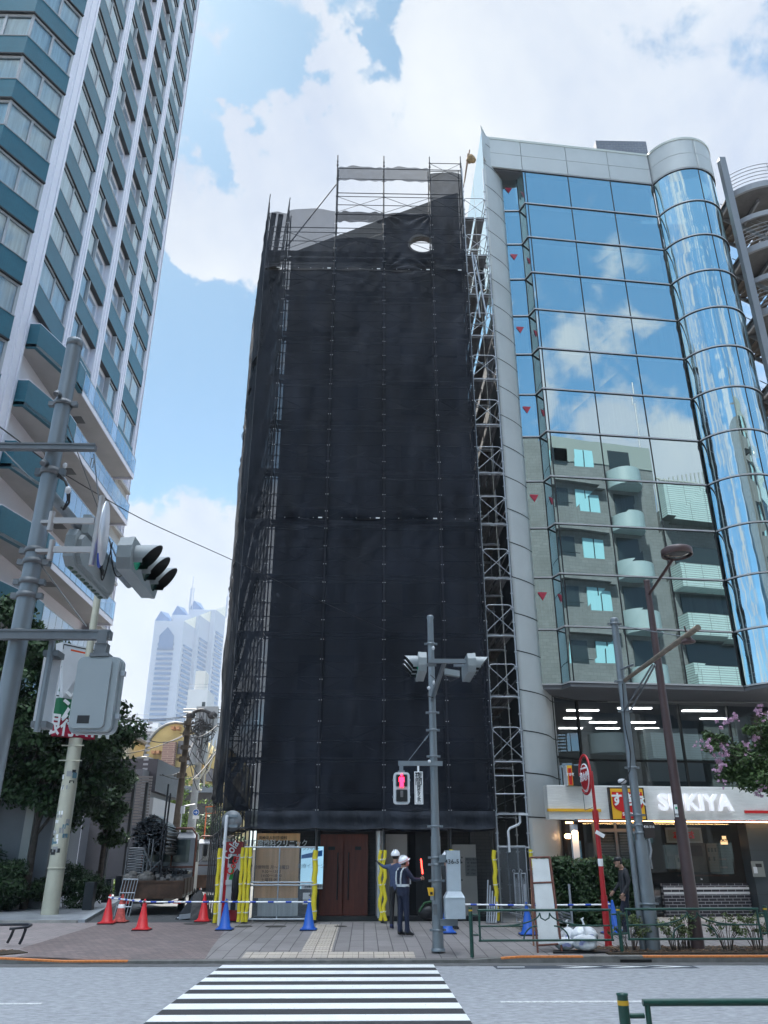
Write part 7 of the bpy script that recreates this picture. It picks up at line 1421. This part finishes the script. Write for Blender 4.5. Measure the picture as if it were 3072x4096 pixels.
# black bundle on the road
b=MB(); p=at(775,3680,26.0); P=[(p.x-.55,26,.12),(p.x-.1,25.8,.12),(p.x+.45,25.9,.12),(p.x+.5,26.5,.12),(p.x-.4,26.6,.12)]; tp_=[(p.x-.1,26.1,.75),(p.x+.1,26.2,.9),(p.x+.25,26.3,.6)]
b.add(P+tp_,[(0,1,5),(1,6,5),(1,2,6),(2,7,6),(2,3,7),(3,4,7),(4,0,5),(4,5,6),(4,6,7)]); tag(b.build('tarpaulin_heap',mat('tarp_black',(.006,.006,.008),.5,var=.4,vs=5,bump=1,bs=6)),'crumpled black tarpaulin on the road left of the scribbled red cone','tarpaulin')
b=MB(); p=at(740,3660,25.9); b.ob((p.x,25.9,.2),(.16,.03,.02),(-.02,.12,0),(0,0,.06)); b.tube((p.x-.22,25.9,.16),(p.x+.2,25.9,.24),.025,n=6); tag(b.build('pale_toolbox',m_galvb),'small pale metal tool beside the black tarpaulin','tool')
# utility poles and wires
m_upc=mat('concrete_pole',(.33,.34,.34),.8,var=.2,vs=3); m_upb=mat('dark_brown_pole',(.10,.075,.055),.8,var=.3,vs=4)
def upole(u0,v0,u1,v1,Y,r,m,label):
    a=at(u0,v0,Y);c=at(u1,v1,Y); t=thing('utility_pole',(c.x,Y,.14),label,'utility pole','utility poles down the side street'); b=MB(); b.tube((c.x,Y,.1),(a.x,Y,a.z),r,r*.75,n=12); b.build('shaft',m,t); return t,a,c
t,a,c=upole(757,2872,700,3300,44,.2,m_upb,'dark brown wooden utility pole leaning in the side street'); b=MB()
for v in (2893,2935,2990,3035,3040,3100,3105): p=at(740,v,43.8); k_=(v-2872)/(3300-2872); x=a.x+(c.x-a.x)*k_; b.box(x-.35,x+.35,43.75,43.8,p.z-.02,p.z+.02); b.ball((x+.28,43.75,p.z+.06),.06,n=6); b.tube((x,43.78,p.z-.1),(x,43.78,p.z+.1),.2,n=10)
b.build('fitting',m_upb,t); b=MB(); p=at(735,3225,43.7); b.tube(p,p+Vector((.6,-.1,.08)),.04,n=6); b.box(p.x-.1,p.x+.06,43.5,43.8,p.z-.35,p.z); b.build('lamp',m_wht,t)
t,a,c=upole(818,2850,757,3310,56,.26,m_upc,'pale concrete utility pole with transformers and coiled cables'); b=MB()
for (u,v) in ((773,2997),(808,2990)): p=at(u,v,55.6); b.tube((p.x,55.6,p.z-1.0),(p.x,55.6,p.z+.9),.42,n=14)
p=at(812,2880,55.6); b.box(p.x-.5,p.x+1.0,55.5,55.9,p.z-.7,p.z+.9); b.build('transformer',mat('transformer_grey',(.30,.32,.33),.5),t); b=MB()
for v in (2838,2850,2870,2895,2905): p=at(815,v,55.6); b.tube((p.x-1.4,55.6,p.z),(p.x+2.2,55.6,p.z),.05,n=5)
for i in range(5): p=at(800+14*i,2845,55.5); b.tube(p,p+Vector((0,0,-2.4)),.05,n=5)
b.build('cross_arm',m_pold,t)
b=MB(); r=random.Random(6)
for i in range(16):
    u,v=r.uniform(768,835),r.uniform(2905,2950); c_=at(u,v,55.3); ra=r.uniform(.35,.8); b.path([(c_.x+ra*math.cos(q),55.3+.1*math.sin(3*q),c_.z+ra*.8*math.sin(q+i)) for q in [R(30*j) for j in range(r.randint(7,12))]],.035,n=4)
for i in range(12): u=r.uniform(775,835); b.path([at(u,2850+r.uniform(0,60),55.2),at(u+r.uniform(-15,15),2940,55.0),at(u+r.uniform(-30,10),3010+r.uniform(-20,60),54.8)],.025,n=4)
b.build('cable_coil',m_cab,t)
b=MB(); P=[at(763,2862,55.5),at(775,2850,55.5),at(790,2842,55.5),at(805,2840,55.5),at(820,2842,55.5),at(838,2852,55.5),at(850,2862,55.5)]; b.path(P,.13,n=6); b.ball(P[0],.35,.2,.25,n=8); b.ball(P[-1],.35,.2,.25,n=8); b.build('thick_cable',m_cab,t)
b=MB(); b.path([at(848,2960,50),at(832,3020,50),at(818,3080,50),at(800,3112,50),at(782,3116,50)],.06,n=5); b.path([at(862,2960,50),at(850,3030,50),at(835,3080,50),at(818,3100,50)],.05,n=5); b.path([at(818,3098,50),at(815,3145,50)],.05,n=5); b.path([at(792,3140,50),at(796,3158,50),at(805,3162,50)],.07,n=5); b.build('pale_cable',mat('cable_cream',(.5,.48,.4),.6),t)
wi=[((480,2868),(760,2860),60),((480,2876),(760,2864),60),((450,3020),(745,2935),44),((600,2962),(745,2937),44),((745,2935),(860,3020),50),((760,2950),(870,2900),50),((640,3100),(760,3060),46),((650,3098),(790,3100),46),((745,3000),(830,3150),50),((770,3120),(915,2925),40),((850,2862),(900,2850),50),((750,2990),(790,3160),50),((755,2880),(850,3120),50),((770,3010),(870,3080),52),((740,3030),(800,2900),52)]
b=MB()
for (p,q,Y) in wi: b.path(wire(at(*p,Y),at(*q,Y+4),.25),.03,n=4)
tag(b.build('overhead_wires',m_cab),'tangle of overhead wires crossing the side street between the poles','wires')
sgn=thing('blue_arrow_sign',(at(785,3240,50).x,50,.14),'round blue arrow sign with a white plate below it down the side street','road sign'); p=at(785,3250,50); b=MB(); b.tube((p.x,50,.14),(p.x,50,p.z+.3),.04,n=6); b.build('pole',m_wht,sgn); b=MB(); b.lathe([(0,0),(.19,0)],(p.x,49.9,p.z),(0,-1,0),n=22); b.lathe([(0,.01),(.165,.01)],(p.x,49.9,p.z),(0,-1,0),n=22,m=1); b.build('disc',[m_txt,mat('sign_blue',(.01,.12,.45),.5)],sgn); text('➔',.23,m_txt,sgn,(p.x,49.85,p.z)); b=MB(); q=at(785,3266,50); b.box(q.x-.19,q.x+.19,49.9,49.92,q.z-.14,q.z+.05); b.build('plate',m_txt,sgn)
mr=thing('traffic_mirror',(at(843,3240,50).x,50,.14),'orange framed traffic mirror on an orange pole at the street bend','mirror'); p=at(843,3240,50); b=MB(); q=at(826,3240,50); b.tube((q.x,50,.14),(q.x,50,p.z+.1),.035,n=8); m_or=mat('mirror_orange',(.65,.14,.04),.5); b.build('pole',m_or,mr); b=MB(); b.ob((p.x,49.9,p.z),(.27,0,.015),(0,.05,0),(-.03,0,.21)); b.build('rim',m_or,mr); b=MB(); b.ob((p.x,49.83,p.z-.01),(.23,0,.015),(0,.02,0),(-.025,0,.16)); b.build('glass',mat('mirror_glass',(.6,.65,.6),.15,metal=.8),mr)

# ---------------- people ----------------
m_skin=mat('skin',(.42,.24,.17),.55); m_navy=mat('navy_cloth',(.012,.018,.045),.8,var=.25,vs=12,bump=.6,bs=14); m_navyl=mat('blue_cloth',(.045,.065,.13),.8,var=.2,vs=10,bump=.5,bs=14); m_helm=mat('helmet_white',(.75,.76,.78),.25); m_shoe=mat('shoe_black',(.015,.015,.017),.5); m_refl=mat('reflective_band',(.55,.58,.60),.4); m_mask=mat('mask_white',(.75,.76,.78),.7); m_hair=mat('hair_black',(.012,.010,.009),.6); m_dgrey=mat('dark_grey_cloth',(.03,.032,.038),.85,var=.2,vs=12,bump=.5,bs=14); m_glove=mat('glove_black',(.01,.01,.01),.7); m_whc=mat('white_sleeve',(.6,.6,.62),.8,bump=.5,bs=14)
def person(name,org,rz,J,label,mats,grp='site workers and guards',sc_=1.0,grip=None):
    """J: joint -> (x,y,z); local frame faces -Y. mats: skin, top, trousers, shoes, sleeve, hand_l, hand_r"""
    M=Matrix.Translation(org)@Matrix.Rotation(rz,4,'Z')@Matrix.Scale(sc_,4); t=thing(name,org,label,'person',grp)
    ds={'pelvis':(0,0,.92),'waist':(0,0,1.05),'chest':(0,.01,1.28),'neck0':(0,.01,1.43),'neck':(0,0,1.50),'head':(0,-.01,1.58),'crown':(0,0,1.67),
        'shL':(.17,.01,1.40),'elL':(.24,.03,1.14),'wrL':(.24,-.03,.90),'shR':(-.17,.01,1.40),'elR':(-.24,.03,1.14),'wrR':(-.24,-.03,.90),
        'hipL':(.09,0,.88),'knL':(.10,-.02,.48),'anL':(.10,.02,.09),'heL':(.10,.05,.04),'toL':(.11,-.16,.03),'hipR':(-.09,0,.88),'knR':(-.10,-.02,.48),'anR':(-.10,.02,.09),'heR':(-.1,.05,.04),'toR':(-.11,-.16,.03)}
    ds.update({k:v for k,v in J.items() if not k.startswith(('curl','hem','dir','side'))}); rad={'pelvis':(.145,.115),'waist':(.135,.105),'chest':(.165,.115),'neck0':(.075,.07),'neck':(.055,.055),'head':(.078,.09),'crown':(.065,.075),'sh':(.075,.075),'el':(.052,.052),'wr':(.035,.032),'hip':(.095,.10),'kn':(.066,.068),'an':(.050,.052),'he':(.045,.04),'to':(.04,.028)}
    E_=[('pelvis','waist',1),('waist','chest',1),('chest','neck0',1),('neck0','neck',0),('neck','head',0),('head','crown',0)]
    for s in 'LR': E_+=[('chest','sh'+s,1),('sh'+s,'el'+s,4),('el'+s,'wr'+s,4),('pelvis','hip'+s,2),('hip'+s,'kn'+s,2),('kn'+s,'an'+s,2),('an'+s,'he'+s,3),('an'+s,'to'+s,3)]
    P={k:Vector(v) for k,v in ds.items()}; segs=[(P[a],P[c],m) for a,c,m in E_]; names=list(P); idx={n:i for i,n in enumerate(names)}; verts=[P[n] for n in names]; edges=[(idx[a],idx[c]) for a,c,_ in E_]; rr_=[rad.get(n,rad.get(n[:2],rad.get(n[:3],(.05,.05)))) for n in names]
    # hands: palm plus five fingers
    for s in 'LR':
        w=P['wr'+s]; d=(w-P['el'+s]).normalized(); hd=Vector(J.get('dir'+s,d)).normalized(); side=Vector(J.get('side'+s,(0,-1,0))); side=(side-hd*side.dot(hd)).normalized(); nrm=hd.cross(side); palm=w+hd*.055; verts.append(palm); rr_.append((.030,.024)); pi_=len(verts)-1; edges.append((idx['wr'+s],pi_)); segs.append((w,palm,5 if s=='L' else 6)); cur=J.get('curl'+s,.5)
        for f in range(5):
            if f<4: o=side*(.027-.018*f); L_=(.075,.082,.077,.06)[f]; b0=palm+hd*.03+o; d1=(hd*math.cos(cur)+nrm*math.sin(cur)); d2=(hd*math.cos(cur*2.2)+nrm*math.sin(cur*2.2)); b1=b0+d1*L_*.5; b2=b1+d2*L_*.5
            else: b0=palm+side*.03-hd*.01; b1=b0+(side*.6+hd*.6+nrm*.4).normalized()*.03; b2=b1+(hd*.7+nrm*.7).normalized()*.028
            i0=len(verts); verts+=[b0,b1,b2]; rr_+=[(.0105,.0105),(.0095,.0095),(.0075,.0075)]; edges+=[(pi_,i0),(i0,i0+1),(i0+1,i0+2)]; segs+=[(b0,b2,5 if s=='L' else 6)]
    me=bpy.data.meshes.new('sk'); me.from_pydata(verts,edges,[]); o=bpy.data.objects.new('sk',me); COL.objects.link(o); md=o.modifiers.new('s','SKIN'); md.use_smooth_shade=True; o.modifiers.new('u','SUBSURF').levels=1
    for i,v in enumerate(me.skin_vertices[0].data): v.radius=rr_[i]; v.use_root=(i==0)
    ev=o.evaluated_get(bpy.context.evaluated_depsgraph_get()); m2=bpy.data.meshes.new_from_object(ev); bpy.data.objects.remove(o); bpy.data.meshes.remove(me)
    hipz=J.get('hem',.90); mis=[]
    for pl in m2.polygons:
        c=pl.center; best=9;mi=0
        for a,b_,m in segs:
            ab=b_-a; tt=max(0,min(1,(c-a).dot(ab)/max(ab.length_squared,1e-9))); dd=(c-(a+ab*tt)).length
            if dd<best: best=dd;mi=m
        if mi==1 and c.z<hipz: mi=2
        if mi==2 and c.z>hipz: mi=1
        mis.append(mi); pl.use_smooth=True
    m2.transform(M); m2.transform(Matrix.Translation(-Vector(org))); 
    m2.materials.clear()
    for q in mats: m2.materials.append(q)
    m2.polygons.foreach_set('material_index',mis)
    m2.name='body'; bo=bpy.data.objects.new('body',m2); COL.objects.link(bo); bo.parent=t
    return t,M,P
def face(t,M,P,fdir,cap='helmet',mask=True,hm=m_helm,stripe=None,hair=True):
    """features on the head; fdir = facing direction (local)"""
    h=P['head']+Vector((0,0,.02)); f=Vector(fdir).normalized(); s=f.cross(Vector((0,0,1))).normalized(); u=s.cross(f)
    def W(x,y,z): return h+s*x+f*y+u*z
    b=MB(M); b.ball(W(0,.005,-.005),.078,.078,.108,n=14); b.ob(W(0,.092,-.012),s*.011,f*.018,u*.02); 
    for q in (-1,1): b.ball(W(q*.078,-.005,-.01),.012,.02,.03,n=8)
    b.ob(W(0,.075,-.055),s*.022,f*.008,u*.005); b.ball(W(0,.04,-.085),.045,.045,.035,n=10); b.build('face',m_skin,t)
    b=MB(M)
    for q in (-1,1): b.ball(W(q*.03,.074,.012),.011,.008,.007,n=6); b.ob(W(q*.03,.079,.032),s*.016,f*.004,u*.004)
    b.build('eyes',m_hair,t)
    if mask: b=MB(M); b.ball(W(0,.055,-.05),.058,.052,.048,n=12); b.build('face_mask',m_mask,t)
    if hair: b=MB(M); b.ball(W(0,-.018,.012),.084,.086,.10,n=12); b.build('hair',m_hair,t)
    if cap=='helmet':
        b=MB(M); k=8;n=20;vs=[]
        for i in range(k+1):
            a=R(92)*i/k
            for j in range(n):
                th=2*PI*j/n; vs.append(W(.118*math.sin(a)*math.cos(th),-.01+.138*math.sin(a)*math.sin(th),.025+.122*math.cos(a)))
        b.add(vs,[(i*n+j,(i+1)*n+j,(i+1)*n+(j+1)%n,i*n+(j+1)%n) for i in range(k) for j in range(n)],0,True)
        n=14; A_=[];B_=[]
        for i in range(n+1): th=R(25)+R(130)*i/n; A_.append(W(.117*math.cos(th),-.01+.137*math.sin(th),.028)); B_.append(W(.128*math.cos(th),-.01+(.137+.05*math.sin(th)**2)*math.sin(th),.012))
        b.add(A_+B_,[(i,i+1,n+2+i,n+1+i) for i in range(n)],0,True)
        for q in (-.04,0,.04): b.path([W(q,.10*math.sin(R(a)),.03+.128*math.cos(R(a))) for a in range(-60,61,15)],.006,n=5)
        b.build('helmet',hm,t)
        if stripe: b=MB(M); b.path([W(.119*math.cos(R(a)),-.01+.139*math.sin(R(a)),.05) for a in range(0,361,15)],.004,n=5); b.build('helmet_stripe',stripe,t)
        b=MB(M); b.path([W(.08,.01,.03),W(.07,.03,-.05),W(.03,.05,-.115),W(-.03,.05,-.115),W(-.07,.03,-.05),W(-.08,.01,.03)],.005,n=5); b.build('chin_strap',m_red if stripe else m_blk,t)
    elif cap: b=MB(M); b.ball(W(0,-.005,.05),.092,.10,.07,n=14); b.ob(W(0,.11,.035),s*.06,f*.05,u*.006); b.build('cap',m_blk,t)
# guard in front: seen from behind, turned right, looking up to the right
GX,GY=.93,20.8
t,M,P=person('person',(GX,GY,gz(GY)),R(120),dict(head=(0,-.035,1.56),crown=(0,-.0,1.64),neck=(0,-.01,1.49),elR=(-.26,-.10,1.20),wrR=(-.18,-.36,1.20),dirR=(.05,-.95,.25),sideR=(0,.1,1),curlR=1.25,elL=(.25,.02,1.15),wrL=(.22,-.14,.98),
 anL=(.09,.06,.09),heL=(.09,.1,.04),toL=(.11,-.12,.03),anR=(-.10,-.03,.09),heR=(-.1,.02,.04),toR=(-.12,-.2,.03),knL=(.10,.02,.48),hem=.86),'security guard in navy uniform and reflective vest raising a glowing red baton',[m_skin,m_navy,m_navy,m_shoe,m_navy,m_skin,m_skin])
face(t,M,P,(0,-.9,.42),stripe=m_red)
b=MB(M)
def ring(z,rx,ry,h,cy=.01):
    n=24; vs=[(rx*math.cos(2*PI*i/n),cy+ry*math.sin(2*PI*i/n),z+dz) for dz in (0,h) for i in range(n)]; b.add(vs,[(i,(i+1)%n,n+(i+1)%n,n+i) for i in range(n)],0,True)
ring(1.045,.178,.140,.055)
for q in (-1,1): b.path([(q*.09,.135,1.09),(q*.10,.142,1.22),(q*.11,.125,1.36),(q*.10,.06,1.445),(q*.10,-.05,1.44),(q*.09,-.12,1.34),(q*.09,-.135,1.1)],.02,n=6)
b.build('reflective_band',m_refl,t)
b=MB(M); n=24; vs=[((.172+.012*math.sin(k*1.2))*math.cos(2*PI*i/n),.01+(.134)*math.sin(2*PI*i/n),.86+k*.09) for k in range(7) for i in range(n)]; b.add(vs,[(k*n+i,k*n+(i+1)%n,(k+1)*n+(i+1)%n,(k+1)*n+i) for k in range(6) for i in range(n)],0,True); b.build('vest',m_navy,t)
w=M@(P['wrR']+Vector((0,-.075,.02))); bt=MB(); m_gl=mat('baton_glow',(1,.03,.02),.5,emis=(1,.03,.02),es=4.5); bt.tube(w+Vector((0,0,.10)),w+Vector((-.035,0,.43)),.016,n=10)
bat=thing('light_baton',tuple(w),'glowing red light baton held upright by the guard','baton'); bt.build('glowing_tube',m_gl,bat); bt=MB(); bt.tube(w-Vector((0,0,.07)),w+Vector((0,0,.11)),.014,n=10); bt.path([w-Vector((0,0,.07)),w-Vector((.01,0,.25)),w-Vector((-.01,0,.42)),w-Vector((.015,0,.6))],.004,n=4); bt.build('handle',m_blk,bat)
# second guard touching the foam sleeve with the left arm
G2=(.80,22.4); 
t,M,P=person('person',(G2[0],G2[1],gz(22.4)),R(165),dict(elL=(.26,-.02,1.36),wrL=(.40,-.05,1.43),shL=(.15,0,1.40),dirL=(.75,-.05,.65),sideL=(0,-1,.2),curlL=.15,head=(.0,-.01,1.60),elR=(-.24,0,1.14),knR=(-.1,-.05,.48),anR=(-.1,.08,.1),heR=(-.1,.12,.05),hem=.93),'worker in blue jacket and white helmet steadying the yellow sleeve with a gloved hand',[m_skin,m_navyl,m_blk,mat('shoe_blue',(.03,.04,.12),.5),m_navyl,m_glove,m_glove],sc_=1.04)
face(t,M,P,(.1,-1,.1),mask=False)
# worker behind the control cabinet
t,M,P=person('person',(2.12,22.3,gz(22.3)),R(150),dict(elL=(.27,.0,1.2),wrL=(.18,-.2,1.12),elR=(-.28,.03,1.2),wrR=(-.22,-.15,1.05),anL=(.16,.0,.09),heL=(.16,.05,.04),toL=(.2,-.17,.03),anR=(-.16,.03,.09),heR=(-.16,.08,.04),toR=(-.2,-.14,.03)),'worker in white helmet and white sleeve mostly hidden behind the numbered cabinet',[m_skin,m_blk,m_blk,m_dgrey,m_whc,m_glove,m_glove],sc_=1.03)
face(t,M,P,(0,-1,.1),mask=False)
# pedestrian walking left behind the poles
t,M,P=person('person',(6.13,20.5,gz(20.5)),R(-90),dict(chest=(0,-.02,1.28),neck=(0,-.05,1.50),head=(0,-.09,1.57),crown=(0,-.08,1.66),knL=(.09,-.16,.50),anL=(.09,-.10,.12),heL=(.09,-.06,.08),toL=(.09,-.28,.06),knR=(-.09,.03,.48),anR=(-.09,.24,.14),heR=(-.09,.29,.12),toR=(-.09,.10,.03),elL=(.23,.04,1.14),wrL=(.22,-.10,.92),elR=(-.23,-.02,1.14),wrR=(-.22,-.20,.95)),'pedestrian in a dark cap and black shirt walking left behind the grey pole',[m_skin,m_dgrey,mat('jeans_navy',(.015,.02,.04),.85,var=.2,vs=10),m_dgrey,m_dgrey,m_skin,m_skin],grp=None)
face(t,M,P,(0,-1,-.05),cap='cap',mask=False)
# worker high up in the access scaffold
hp=at(1920,1035,25.0); zf=hp.z-1.62
t,M,P=person('person',(hp.x,25.1,zf),R(15),dict(elR=(-.26,-.1,1.2),wrR=(-.12,-.28,1.3),elL=(.24,-.12,1.18),wrL=(.1,-.3,1.22)),'worker in white helmet and dark harness standing high in the silver scaffold tower',[m_skin,m_dgrey,m_blk,m_shoe,m_whc,m_glove,m_glove])
face(t,M,P,(0,-1,-.3),mask=False)
b=MB(M)
for q in (-1,1): b.path([(q*.08,-.13,1.0),(q*.09,-.13,1.2),(q*.1,-.08,1.4),(q*.1,.06,1.43),(q*.08,.13,1.2),(q*.05,.13,1.0)],.014,n=5)
ring(.98,.165,.135,.04); b.build('harness',m_refl,t)
# bag on the ground behind the centre pole
b=MB(); p=at(1712,3650,24.4); b.ball((p.x,24.4,.38),.30,.2,.22,n=12); b.path([(p.x-.25,24.3,.4),(p.x-.1,24.25,.62),(p.x+.15,24.3,.66)],.03,n=6,m=1); tag(b.build('dark_duffel',[m_blk,mat('strap_green',(.03,.10,.04),.6)]),'dark bag with a green strap on the step behind the centre pole','bag')
# ---------------- haze ----------------
hz=MB(); hz.box(-420,160,-45,900,-1.3,262); ho=hz.build('haze',[],None,org=(0,300,-1.3)); ho['kind']='stuff'
hm_=bpy.data.materials.new('haze_air'); hm_.use_nodes=True; hn=hm_.node_tree; hn.nodes.clear(); pv=hn.nodes.new('ShaderNodeVolumePrincipled'); pv.inputs['Color'].default_value=(.86,.92,1,1); pv.inputs['Density'].default_value=.00028; pv.inputs['Anisotropy'].default_value=0
oo=hn.nodes.new('ShaderNodeOutputMaterial'); hn.links.new(pv.outputs[0],oo.inputs['Volume']); ho.data.materials.append(hm_)
